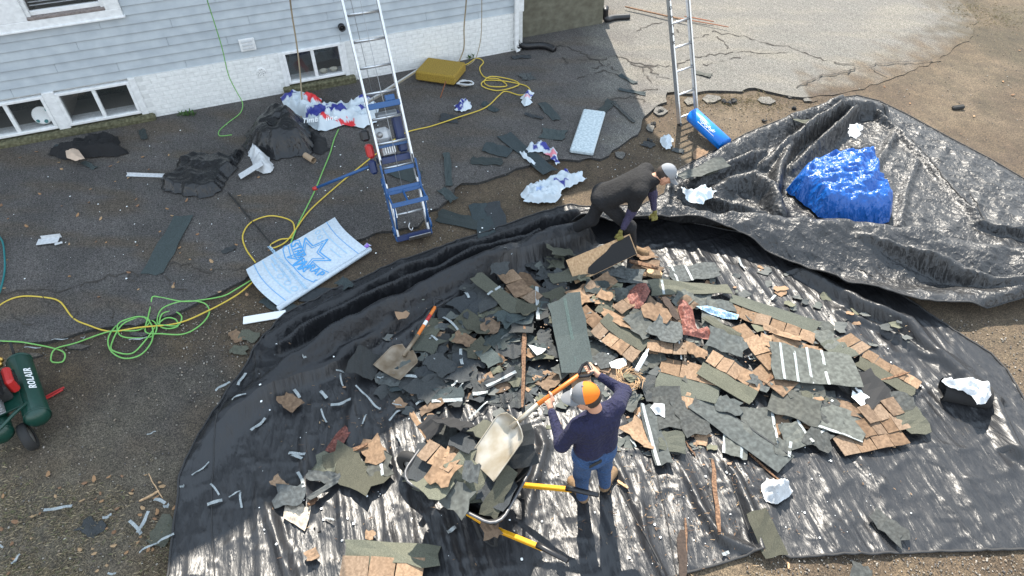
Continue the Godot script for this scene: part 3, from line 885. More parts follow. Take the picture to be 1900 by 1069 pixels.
func hem(t: Node3D, poly: PackedVector2Array, hf: Callable, r: float) -> void:
	var pts := []
	for i in poly.size() + 1:
		var a := poly[i % poly.size()]
		var b := poly[(i + 1) % poly.size()]
		var n := maxi(1, int(a.distance_to(b) / 0.05))
		if i == poly.size(): n = 1
		for k in n:
			var p := a.lerp(b, float(k) / n)
			pts.append(Vector3(p.x, hf.call(p, 0.0) + 0.003, p.y))
	var st := ns(true)
	tube(st, pts, r, 6, false)
	add(st, "hem", M.hem, t)

func text_on(parent: Node3D, words: String, size: float, t: Transform3D, m: Material, called := "lettering", depth := 0.003) -> MeshInstance3D:
	var tm := TextMesh.new()
	var f := SystemFont.new()
	f.font_names = PackedStringArray(["Droid Sans"])
	f.font_weight = 700
	tm.font = f
	tm.text = words
	tm.font_size = 32
	tm.pixel_size = size / 23.0
	tm.depth = depth
	tm.curve_step = 3.0
	var o := put(tm, called, m, parent)
	o.transform = t
	return o

func hang(called: String, m: Material, parent: Node3D, pts: Array, r: float, sides := 6) -> void:
	var st := ns(true)
	tube(st, pts, r, sides)
	add(st, called, m, parent)

# ---------- ladders ----------
func ladder_frame(base: Vector3, deg: float, yaw: float) -> Transform3D:
	var d := -Vector3(sin(deg_to_rad(yaw)), 0, cos(deg_to_rad(yaw)))
	var y := d * cos(deg_to_rad(deg)) + Vector3.UP * sin(deg_to_rad(deg))
	var x := Vector3(-d.z, 0, d.x)
	return Transform3D(Basis(x, y, x.cross(y)), base)

func rails_and_rungs(t: Node3D, half: float, length: float, gap: float, first: float) -> void:
	for s in [-1, 1]:
		var st := ns()
		bx(st, at(Vector3(s * (half + 0.01), length / 2, 0)), Vector3(0.006, length, 0.075), 0.002)
		for z in [-0.036, 0.036]: bx(st, at(Vector3(s * half, length / 2, z)), Vector3(0.026, length, 0.005), 0.001)
		add(st, "rail", M.aluminium, t)
	var n := int((length - first) / gap)
	for k in n + 1:
		var st := ns(true)
		var y := first + k * gap
		tube(st, [Vector3(-half + 0.002, y, 0), Vector3(half - 0.002, y, 0)], 0.017, 10)
		add(st, "rung", M.aluminium, t)

func hoist_ladder() -> void:
	var t := thing("ladder_hoist", "aluminium ladder hoist with blue carriage and small engine leaning on the house", "ladder hoist")
	t.transform = ladder_frame(Vector3(-1.286, 0.05, -6.815), 62.0, 21.8)
	rails_and_rungs(t, 0.205, 8.8, 0.305, 0.32)
	var st := ns()
	for s in [-1, 1]:
		st = ns()
		bx(st, at(Vector3(s * 0.235, 0.4, 0.0)), Vector3(0.012, 0.82, 0.11), 0.003)
		lathe(st, Transform3D(Basis(Vector3.BACK, PI / 2), Vector3(s * 0.24, 0.76, 0.0)), [[0.0, -0.01], [0.065, -0.01], [0.065, 0.01], [0.0, 0.01]], 14)
		lathe(st, Transform3D(Basis(Vector3.BACK, PI / 2), Vector3(s * 0.24, 0.13, 0.02)), [[0.0, -0.012], [0.07, -0.012], [0.07, 0.012], [0.0, 0.012]], 14)
		var sp := add(st, "side_plate", M.blue_paint, t)
		var bo := ns()
		for k in 7: lathe(bo, Transform3D(Basis(Vector3.BACK, -s * PI / 2), Vector3(s * 0.25, 0.08 + k * 0.11, 0.03 * (k % 2))), [[0.009, 0.0], [0.009, 0.008], [0.0, 0.009]], 8)
		add(bo, "bolt", M.aluminium, sp)
	hbox(t, "sticker", M.print_white, -0.2, -0.16, 0.3, 0.42, 0.062, 0.064)
	hbox(t, "foot_bar", M.navy_paint, -0.23, 0.23, -0.02, 0.05, -0.03, 0.05, 0.004)
	st = ns()
	bx(st, at(Vector3(0.06, 0.0, 0.1), Basis(Vector3.RIGHT, -0.5)), Vector3(0.29, 0.012, 0.13), 0.004)
	add(st, "foot_plate", M.galvanised, t)
	# carriage with folding shelf
	st = ns()
	for y in [0.66, 0.9]: bx(st, at(Vector3(0, y, 0.052)), Vector3(0.46, 0.05, 0.02), 0.003)
	for s in [-1, 1]:
		bx(st, at(Vector3(s * 0.225, 0.78, 0.06)), Vector3(0.02, 0.42, 0.05), 0.003)
	add(st, "carriage", M.blue_paint, t)
	st = ns()
	var o1 := Vector3(0, 0.62, 0.07)
	var f1 := Vector3(0, 0.5, 0.3)
	for x in [-0.22, -0.02, 0.22]: bar(st, o1 + Vector3(x, 0, 0), f1 + Vector3(x, 0, 0), 0.035, 0.02, 0.003)
	bar(st, f1 + Vector3(-0.235, 0, 0), f1 + Vector3(0.235, 0, 0), 0.055, 0.025, 0.003)
	bar(st, o1 + Vector3(-0.235, 0, 0), o1 + Vector3(0.235, 0, 0), 0.04, 0.025, 0.003)
	add(st, "shelf", M.blue_paint, t)
	for s in [-1, 1]: hang("shelf_strut", M.blue_paint, t, [f1 + Vector3(s * 0.2, 0, -0.02), Vector3(s * 0.2, 0.15, 0.06)], 0.011, 6)
	for s in [-1, 1]: hang("guide_rod", M.black_plastic, t, [Vector3(s * 0.2, 0.75, 0.075), Vector3(s * 0.2, 1.05, 0.06)], 0.008, 6)
	hang("lift_cable", M.steel_wire, t, [Vector3(-0.02, 0.18, 0.03), Vector3(0.0, 1.4, 0.02), Vector3(0.0, 8.7, 0.05)], 0.0035, 5)
	hang("lift_cable", M.steel_wire, t, [Vector3(-0.1, 1.5, -0.05), Vector3(-0.09, 8.7, 0.02)], 0.0035, 5)
	hang("hook", M.aluminium, t, curve([Vector3(-0.02, 0.19, 0.03), Vector3(-0.045, 0.14, 0.035), Vector3(-0.02, 0.09, 0.035), Vector3(0.005, 0.12, 0.035)], 0.015), 0.007, 6)
	# winch and engine hung behind the rails
	hbox(t, "mount_beam", M.blue_paint, -0.2, 0.2, 1.66, 1.73, -0.06, 0.045, 0.005)
	hbox(t, "mount_beam", M.navy_paint, -0.21, 0.21, 0.98, 1.06, -0.32, -0.04, 0.005)
	hbox(t, "mount_beam", M.blue_paint, -0.2, 0.2, 1.18, 1.22, -0.06, -0.035, 0.004)
	hbox(t, "winch_bracket", M.blue_paint, 0.03, 0.15, 1.73, 1.8, -0.05, 0.03, 0.006)
	st = ns(true)
	var pr := []
	for k in 30: pr.append([0.05 + 0.005 * (k % 2), -0.17 + k * 0.009])
	lathe(st, Transform3D(Basis(Vector3.BACK, PI / 2), Vector3(-0.02, 1.56, -0.12)), pr, 14)
	add(st, "cable_drum", M.steel_wire, t)
	hbox(t, "belt_guard", M.navy_paint, 0.08, 0.19, 1.08, 1.6, -0.24, -0.08, 0.02)
	var e := Node3D.new(); e.name = "engine"; t.add_child(e, true)
	hbox(e, "fuel_tank", M.white_plastic, -0.19, 0.03, 1.24, 1.42, -0.27, -0.1, 0.05)
	st = ns(true)
	lathe(st, Transform3D(Basis(Vector3.RIGHT, PI / 2), Vector3(-0.12, 1.34, -0.1)), [[0.0, 0.03], [0.035, 0.03], [0.04, 0.0]], 12)
	add(st, "fuel_cap", M.galvanised, e)
	hbox(e, "crankcase", M.galvanised, -0.15, 0.05, 1.06, 1.22, -0.3, -0.12, 0.02)
	for k in 5: hbox(e, "cooling_fin", M.aluminium, -0.1 + k * 0.03, -0.088 + k * 0.03, 1.1, 1.24, -0.13, -0.08, 0.002)
	hbox(e, "air_filter", M.black_plastic, -0.36, -0.25, 1.3, 1.44, -0.2, -0.06, 0.025)
	hbox(e, "recoil_cover", M.red_paint, -0.33, -0.24, 1.08, 1.26, -0.24, -0.06, 0.03)
	hbox(e, "muffler", M.navy_paint, -0.34, -0.25, 0.88, 1.06, -0.2, -0.05, 0.025)
	# long throttle arm and rear brace
	var inv := t.transform.affine_inverse()
	hang("control_arm", M.blue_paint, t, [inv * site(692, 306, 0.85), inv * site(588, 348, 0.42)], 0.02, 8)
	hang("arm_tip", M.red_paint, t, [inv * site(588, 348, 0.42), inv * site(581, 351, 0.4)], 0.027, 8)
	st = ns()
	bar(st, Vector3(-0.2, 1.75, -0.05), inv * site(776, 129, 0.06), 0.03, 0.055, 0.003)
	add(st, "rear_brace", M.aluminium, t)

func straight_ladder() -> void:
	var t := thing("ladder", "plain aluminium ladder standing in the sun beside the blue roll", "ladder")
	t.transform = ladder_frame(site(1277, 224), 69.0, 33.0)
	rails_and_rungs(t, 0.19, 6.3, 0.36, 0.1)
	for s in [-1, 1]:
		var st := ns()
		bx(st, at(Vector3(s * 0.2, -0.02, 0.0), Basis(Vector3.RIGHT, -0.35)), Vector3(0.045, 0.06, 0.11), 0.006)
		add(st, "foot", M.black_plastic, t)
	for k in 7:
		var b := Basis(Vector3(0, -1, 0), Vector3(1, 0, 0), Vector3(0, 0, 1))
		text_on(t, "CBGACKH"[k], 0.055, Transform3D(b, Vector3(-0.2, 2.02 - k * 0.125, 0.0395)), M.print_black, "marker_letter")

# ---------- soft and loose things ----------
func crumple(poly: PackedVector2Array, top: float, wrinkle: float, freq: float, sd: float, base := 0.04, cell := 0.03, cf = null, edge := 0.12) -> ArrayMesh:
	var hf := func(p: Vector2, d: float) -> float:
		var k := smoothstep(0.0, edge, d)
		var n := nz2.get_noise_2d(p.x * freq + sd * 13.7, p.y * freq + sd * 5.1)
		var n2 := nz.get_noise_2d(p.x * freq * 0.6 + sd, p.y * freq * 0.6 - sd * 3.0)
		return base + top * pow(k, 0.7) * (0.85 + 0.45 * n2) + maxf(n + 0.2, 0.0) * wrinkle * 0.5 * (0.3 + 0.7 * k) + (nzc.get_noise_2d(p.x * freq * 2.2 + sd, p.y * freq * 2.2) + 1.0) * wrinkle * 0.45 * (0.3 + 0.7 * k)
	return drape(poly, cell, hf, cf)

func printed(patches: Array, ground_c: Color) -> Callable:   # patches: x, y, radius in metres, colour
	var pts := []
	for q in patches: pts.append([site2(q[0], q[1]), q[2], q[3]])
	return func(p: Vector2, _d: float) -> Color:
		var w := p + Vector2(nz.get_noise_2d(p.x * 6.0, p.y * 6.0), nz.get_noise_2d(p.x * 6.0 + 9.0, p.y * 6.0)) * 0.1
		for q in pts:
			var v: Vector2 = (w - q[0]) / q[1]
			if absf(v.x) * 0.75 + absf(v.y) * 1.1 < 1.0: return q[2]
		return ground_c

func bag(called: String, label: String, cat: String, flat: Array, m: Material, top: float, wr: float, freq := 4.0, base := 0.045, group := "") -> Node3D:
	var o := thing(called, label, cat, Vector3.ZERO, group)
	put(crumple(rough(outline(flat), 0.05, 0.07), top, wr, freq, flat[0] * 0.01, base, 0.012 if outline(flat)[0].distance_to(outline(flat)[flat.size() / 4]) < 0.5 else 0.024, null, 0.12 if top < 0.2 else 0.3), "sheet", m, o)
	return o

func flat_piece(called: String, label: String, cat: String, a: Vector3, b: Vector3, wid: float, thick: float, m: Material, group := "", piece := "board") -> Node3D:
	var o := thing(called, label, cat, (a + b) * 0.5, group)
	var st := ns()
	bx(st, at(Vector3.ZERO, along(a, b)), Vector3(a.distance_to(b), thick, wid), thick * 0.25)
	add(st, piece, m, o)
	return o

func yard_things() -> void:
	var WH := L(0.52, 0.58, 0.62); var NB := L(0.02, 0.03, 0.22); var RD := L(0.6, 0.02, 0.03); var PK := L(0.6, 0.2, 0.25)
	# yellow foam block with a rusty rod
	var f := thing("foam_block", "dirty mustard yellow foam block by the house wall", "foam block", (site(763, 166) + site(868, 128)) * 0.5 + Vector3(0, 0.04, 0))
	var a := site(764, 160); var b := site(846, 172)
	var st := ns()
	bx(st, at(Vector3(0.02, 0.1, -0.02), along(a, b) * Basis(Vector3.RIGHT, -0.06)), Vector3(0.72, 0.17, 0.62), 0.025)
	add(st, "foam", M.foam_yellow, f)
	var rod := thing("rusty_rod", "thin rusty rod leaning on the yellow foam block", "rod")
	hang("rod", M.rust, rod, [site(827, 151, 0.22), site(817, 181, 0.045)], 0.009)
	# webbing strap bundle
	var sb := thing("strap_bundle", "coiled dirty white webbing strap beside the foam block", "strap")
	for k in 5:
		var ring := []
		for i in 13:
			var an := TAU * i / 12.0 + k
			ring.append(site(863, 154, 0.055 + 0.014 * k) + Vector3(cos(an) * (0.1 + 0.012 * k), sin(an * 2 + k) * 0.012, sin(an) * (0.1 - 0.01 * k)))
		hang("loop", M.rope_tan if k == 2 else M.white_plastic, sb, ring, 0.011)
	# printed shingle wrappers
	var w := thing("wrapper", "big crumpled white wrapper with blue and red print beside the hoist", "plastic wrapper", Vector3.ZERO, "printed shingle wrappers")
	put(crumple(outline([521, 186, 545, 179, 575, 182, 598, 190, 600, 205, 622, 204, 655, 200, 690, 188, 704, 205, 700, 232, 676, 244, 640, 238, 618, 246, 592, 250, 574, 238, 560, 222, 530, 206]), 0.1, 0.16, 2.6, 3.0, 0.045, 0.02, printed([[535, 189, 0.14, NB], [589, 196, 0.17, RD], [600, 222, 0.2, NB], [632, 220, 0.12, NB], [608, 236, 0.08, RD], [680, 200, 0.13, NB], [662, 194, 0.08, RD], [645, 238, 0.1, RD], [672, 218, 0.08, NB]], WH)), "sheet", M.print_sheet, w)
	text_on(w, "Timberline", 0.075, Transform3D(Basis(Vector3(0.97, 0, -0.2), Vector3(0.14, 0.72, -0.68), Vector3(0.14, 0.68, 0.72)), site(594, 221, 0.185)), M.print_white)
	for q in [["small white wrapper with blue print on the asphalt past the hoist", [840, 203, 852, 196, 872, 194, 875, 207, 862, 213, 848, 211], [[852, 205, 0.09, NB], [868, 200, 0.06, NB]]],
			["little white wrapper scrap with purple print below the hose coil", [968, 185, 976, 178, 988, 177, 986, 198, 974, 202, 969, 195], [[980, 184, 0.07, NB], [977, 190, 0.05, PK]]],
			["torn white and purple wrapper lying across a long grey shingle", [975, 281, 1000, 272, 1012, 275, 1030, 290, 1038, 306, 1030, 312, 1018, 298, 1003, 288, 982, 292], [[1012, 282, 0.12, NB], [1022, 296, 0.1, PK], [1032, 306, 0.08, NB]]],
			["large wrinkled white wrapper on the dirt left of the bending worker", [968, 362, 985, 348, 1010, 341, 1035, 332, 1046, 322, 1060, 330, 1078, 322, 1084, 334, 1080, 346, 1060, 352, 1040, 362, 1030, 382, 1000, 385, 970, 380], [[1040, 350, 0.08, NB], [1050, 330, 0.07, NB], [1000, 362, 0.05, L(0.3, 0.4, 0.6)]]],
			["narrow white wrapper strip beside the long grey shingle", [966, 288, 980, 294, 998, 316, 990, 314, 972, 300], []],
			["white wrapper scrap caught in the tarp folds right of the worker", [1262, 356, 1276, 362, 1300, 358, 1328, 358, 1322, 372, 1300, 386, 1280, 384, 1268, 370], [[1310, 372, 0.07, NB]]],
			["white paper scrap at the foot of the straight ladder", [1226, 262, 1238, 258, 1248, 268, 1244, 282, 1232, 282, 1228, 272], []],
			["white and purple wrapper scrap showing beneath the rolled wrap sheet", [660, 468, 688, 460, 686, 468, 664, 476], [[680, 466, 0.1, L(0.25, 0.12, 0.5)]]]]:
		var o := thing("wrapper", q[0], "plastic wrapper", Vector3.ZERO, "printed shingle wrappers")
		var ht := 0.33 if q[1][0] == 1262 else 0.05
		put(crumple(rough(outline(q[1], ht - 0.05), 0.05, 0.08), 0.05, 0.13, 4.5, q[1][0] * 0.1, ht, 0.018, printed(q[2], WH), 0.08), "sheet", M.print_sheet, o)
	# black plastic and cloth
	var c := bag("black_cloth", "black cloth heap with a beige patch near the cellar windows", "cloth", [90, 292, 110, 282, 128, 278, 150, 270, 200, 257, 222, 262, 228, 280, 244, 290, 222, 296, 170, 298, 140, 302, 112, 300], M.cloth_black, 0.13, 0.1)
	put(crumple(outline([122, 282, 138, 274, 146, 280, 158, 296, 140, 300, 124, 294], 0.16), 0.04, 0.05, 6.0, 2.0, 0.17, 0.02), "beige_patch", M.cloth_beige, c)
	bag("trash_bag", "flat empty black trash bag left of the stuffed bag", "trash bag", [301, 340, 312, 332, 345, 300, 372, 292, 402, 291, 430, 294, 448, 280, 456, 290, 440, 318, 425, 340, 415, 352, 400, 368, 378, 373, 340, 368, 308, 360], M.bag_black, 0.1, 0.12, 1.2, 0.045, "black trash bags")
	bag("trash_bag", "stuffed black trash bag standing beside the printed wrapper", "trash bag", [452, 280, 462, 250, 476, 232, 510, 222, 545, 217, 568, 230, 580, 252, 588, 280, 572, 294, 545, 296, 512, 302, 480, 296], M.bag_black, 0.34, 0.14, 1.3, 0.045, "black trash bags")
	bag("roofing_felt", "dark folded roofing felt piece behind the stuffed trash bag", "roofing felt", [575, 250, 590, 246, 606, 268, 612, 284, 596, 292, 580, 284], M.felt_black, 0.06, 0.05)
	bag("white_bag", "crumpled white plastic bag leaning on the stuffed trash bag", "plastic bag", [464, 286, 472, 272, 482, 280, 492, 290, 508, 306, 508, 322, 494, 329, 474, 318, 466, 304], M.white_plastic, 0.16, 0.12, 5.0)
	flat_piece("trim_offcut", "short pale grey trim board under the white bag", "board", site(444, 328, 0.09), site(486, 302, 0.2), 0.13, 0.01, M.white_plastic)
	var ct := thing("cardboard_tube", "brown cardboard core tube by the stuffed trash bag", "tube")
	st = ns(true); tube(st, [site(566, 288, 0.09), site(582, 298, 0.09)], 0.045, 14, false)
	add(st, "core", M.cardboard, ct)
	var ch := thing("trim_strip", "long white metal trim strip lying on the asphalt", "metal strip", site(297, 327, 0.045))
	st = ns()
	a = site(235, 325) - site(297, 327); b = site(358, 329) - site(297, 327)
	bar(st, a, b, 0.006, 0.05, 0.001); bar(st, a + Vector3(0, 0.012, -0.028), b + Vector3(0, 0.012, -0.028), 0.03, 0.006, 0.001)
	add(st, "channel", M.white_plastic, ch)
	flat_piece("pvc_board", "clean white board at the edge of the black tarp", "board", site(451, 595, 0.02), site(530, 582, 0.02), 0.115, 0.02, M.print_white)
	var fr := thing("gutter_fragment", "broken white gutter piece alone on the asphalt", "gutter piece", site(90, 449, 0.045))
	st = ns()
	bx(st, at(Vector3(0, 0.02, 0.0), Basis(Vector3.UP, 0.2)), Vector3(0.26, 0.006, 0.12), 0.001)
	bx(st, at(Vector3(0.02, 0.04, -0.06), Basis(Vector3.UP, 0.2)), Vector3(0.24, 0.06, 0.006), 0.001)
	bx(st, at(Vector3(0.16, 0.02, 0.05), Basis(Vector3.UP, 0.5)), Vector3(0.09, 0.01, 0.035), 0.001)
	add(st, "gutter", M.white_plastic, fr)
	wrap_sheet()
	# rolls
	var r := thing("blue_roll", "bright blue plastic wrapped roll propped at the straight ladder", "roll")
	var r0 := site(1284, 212, 0.26); var r1 := site(1345, 268, 0.13)
	st = ns(true); tube(st, [r0, r0.lerp(r1, 0.02), r0.lerp(r1, 0.5), r1], [0.1, 0.118, 0.118, 0.118], 20)
	add(st, "roll_body", M.tarp_blue.duplicate(), r)
	(r.get_child(0) as MeshInstance3D).material_override = mat("roll_blue", L(0.005, 0.17, 0.62), 0.35)
	st = ns(true); tube(st, [r0.lerp(r1, -0.01), r0.lerp(r1, 0.0)], 0.07, 14)
	add(st, "core_end", M.navy_paint, r)
	var rb := along(r0, r1)
	var rbb := Basis(rb.x, (rb.y * 0.6 - rb.z * 0.8).normalized(), (rb.y * 0.8 + rb.z * 0.6).normalized())
	var scr := []
	for k in 60: scr.append(r0.lerp(r1, 0.3 + k * 0.007) + rbb.z * 0.119 + rbb.y * (0.022 * sin(k * 1.3) + 0.012 * sin(k * 0.37)) + rbb.x * 0.012 * sin(k * 1.3 + 1.2))
	hang("script_print", M.print_white, r, scr, 0.0045, 4)
	hang("script_print", M.print_white, r, [r0.lerp(r1, 0.3) + rbb.z * 0.118 - rbb.y * 0.045, r0.lerp(r1, 0.78) + rbb.z * 0.118 - rbb.y * 0.045], 0.004, 4)
	var fl := thing("felt_roll", "black felt roll on the tarp topped by a white rag", "roll")
	st = ns(true); tube(st, [site(1748, 722, 0.12), site(1835, 738, 0.14)], 0.12, 18, false)
	tube(st, [site(1748, 722, 0.12), site(1835, 738, 0.14)], 0.1, 18, false)
	add(st, "roll_body", M.felt_black, fl)
	var rg := thing("white_rag", "bright white rag draped over the black felt roll", "rag")
	put(crumple(outline([1746, 709, 1752, 703, 1763, 706, 1800, 704, 1816, 706, 1836, 714, 1838, 735, 1828, 750, 1812, 752, 1802, 735, 1785, 728, 1765, 722], 0.25), 0.03, 0.12, 6.0, 1.0, 0.25, 0.018, null, 0.05), "sheet", M.white_plastic, rg)
	var bd := thing("shingle_bundle", "unopened shingle bundle in white wrapping on the asphalt", "bundle", site(1091, 248, 0.04))
	a = site(1104, 208); b = site(1079, 287)
	st = ns()
	bx(st, at(Vector3(0, 0.04, 0), along(a, b)), Vector3(1.22, 0.075, 0.36), 0.02)
	add(st, "pack", mat("bundle_wrap", L(0.62, 0.68, 0.7), 0.55, noise_tex(0.02, Color(0.72, 0.76, 0.78), Color.WHITE, 91), 2.0), bd)
	var bt := thing("blue_tarp", "bright blue plastic tarp folded into a puffy bundle", "tarp")
	var bpoly := outline([1459, 350, 1472, 335, 1490, 318, 1525, 305, 1560, 300, 1600, 295, 1622, 293, 1626, 330, 1632, 352, 1648, 372, 1656, 388, 1652, 408, 1630, 414, 1600, 413, 1556, 408, 1520, 400, 1505, 385, 1490, 372, 1478, 366], 0.12)
	put(drape(bpoly, 0.022, func(p: Vector2, d: float) -> float:
		var n := nz2.get_noise_2d(p.x * 1.7, p.y * 4.2)
		var n3 := nz2.get_noise_2d(p.x * 5.0 + p.y * 3.0, p.y * 6.0 - p.x)
		return minf(upper_h(p), 0.12) + 0.04 + 0.3 * pow(smoothstep(0.0, 0.15, d), 0.5) + 0.1 * smoothstep(0.1, 0.5, d) + absf(n) * 0.08 * smoothstep(0.0, 0.15, d) + (nzc.get_noise_2d(p.x * 5.0, p.y * 3.0) + 1.0) * 0.03 * smoothstep(0.0, 0.1, d)), "sheet", M.tarp_blue, bt)
	bag("white_rag", "small white rag at the top edge of the blue tarp", "rag", [1562, 272, 1567, 263, 1574, 266, 1584, 265, 1586, 274, 1581, 283, 1574, 289, 1569, 284, 1563, 285], M.white_plastic, 0.08, 0.06, 8.0, 0.3)
	var cup := bag("plastic_bag", "scrunched white plastic bag alone on the lower tarp", "plastic bag", [1408, 905, 1420, 892, 1445, 890, 1462, 898, 1468, 916, 1456, 932, 1432, 938, 1415, 930], M.white_plastic, 0.15, 0.2, 7.0, 0.03)
	cup.set_meta("label", "scrunched white plastic bag alone on the lower tarp")
	var bag2 := bag("plastic_bag", "small white plastic bag with blue print on the grey shingles", "plastic bag", [1208, 766, 1216, 757, 1228, 760, 1230, 772, 1230, 786, 1220, 784, 1212, 778], M.white_plastic, 0.1, 0.07, 8.0, 0.1)
	bag2.set_meta("category", "plastic bag")
	# caulk tube, nest, snips
	var ck := thing("caulk_tube", "white caulk cartridge lying on the tan shingles", "caulk tube")
	a = site(1181, 688, 0.2); b = site(1198, 658, 0.24)
	st = ns(true); tube(st, [a, a.lerp(b, 0.02), b, b.lerp(a, -0.06), b + (b - a) * 0.35], [0.02, 0.026, 0.026, 0.012, 0.005], 12)
	add(st, "cartridge", M.print_white, ck)
	var ne := thing("bird_nest", "old straw bird nest beside the shovelling worker", "nest", site(1168, 706, 0.14))
	st = ns(true)
	for k in 90:
		var an := rng.randf() * TAU
		var rr := 0.06 + rng.randf() * 0.08
		var p := Vector3(cos(an) * rr, rng.randf() * 0.05, sin(an) * rr)
		var q := p + Vector3(-sin(an), rng.randf_range(-0.2, 0.4), cos(an)) * rng.randf_range(0.05, 0.12)
		tube(st, [p, q], 0.0035, 4)
	add(st, "straw", M.pale_wood, ne)
	var sn := thing("pliers", "red handled snips lying by the compressor", "snips", site(88, 738, 0.012))
	for s in [-1, 1]:
		st = ns(true); tube(st, curve([Vector3(-0.07, 0.01, 0.06), Vector3(0.02, 0.01, -0.02 + s * 0.02), Vector3(0.12, 0.012, -0.11 + s * 0.015)], 0.02), 0.011, 7)
		add(st, "grip", M.red_paint, sn)
	st = ns(); bar(st, Vector3(-0.12, 0.01, 0.1), Vector3(-0.06, 0.01, 0.05), 0.012, 0.03, 0.003)
	add(st, "jaw", M.galvanised, sn)
	# clods and weeds
	for q in [[1777, 202, 0.1], [1590, 0, 0.0]]:
		if q[2] == 0.0: continue
		var cl := thing("clod", "black asphalt clod alone on the sunny dirt", "clod", site(q[0], q[1], 0.0))
		st = ns()
		bx(st, at(Vector3(0, 0.03, 0), Basis.from_euler(Vector3(0.2, 0.1, 0.1))), Vector3(0.2, 0.06, 0.08), 0.02)
		add(st, "lump", M.rubber, cl)
	for q in [[1345, 190], [1352, 192], [1361, 190], [1418, 226], [1475, 203], [1205, 262], [1214, 234], [1228, 210], [1492, 236]]:
		var cl := thing("asphalt_crumb", "black crumb of asphalt beside the broken driveway edge", "asphalt crumb", site(q[0], q[1], 0.0), "asphalt crumbs")
		st = ns()
		for k in 3: bx(st, at(Vector3(rng.randf_range(-0.04, 0.04), 0.02, rng.randf_range(-0.03, 0.03)), Basis.from_euler(Vector3(rng.randf(), rng.randf() * 3, rng.randf()))), Vector3(0.07, 0.045, 0.055) * rng.randf_range(0.5, 1.2), 0.012)
		add(st, "lump", M.rubber, cl)
	var wn := ["low green weed at the white brick foot left of the downpipe run", "scrubby weed growing behind the yellow foam block", "leafy weed between the ropes at the wall foot", "bright green weed clump by the white downspout", "tiny weed beside the cellar sill of the single window"]
	var wi := 0
	for q in [[348, 214, 0.1, 40], [812, 117, 0.12, 40], [862, 108, 0.14, 60], [930, 93, 0.16, 80], [655, 148, 0.08, 24]]:
		var pl := thing("weed", wn[wi], "weed", site(q[0], q[1], 0.03), "weeds along the wall")
		wi += 1
		st = ns()
		for k in q[3]:
			var an := rng.randf() * TAU
			var p: Vector3 = Vector3(rng.randf_range(-1.2, 1.2), 0, rng.randf_range(-0.4, 0.4)) * q[2]
			var q2: Vector3 = p + Vector3(cos(an) * 0.5, rng.randf_range(0.3, 1.0), sin(an) * 0.5) * q[2]
			var sd := Vector3(-sin(an), 0, cos(an)) * 0.012
			var mid: Vector3 = (p + q2) / 2 + Vector3(0, 0.02, 0)
			tri(st, p, mid - sd, q2); tri(st, p, q2, mid + sd)
		add(st, "leaves", mat("weed_green", L(0.06, 0.13, 0.03), 0.8) if not M.has("weed_green") else M.weed_green, pl)

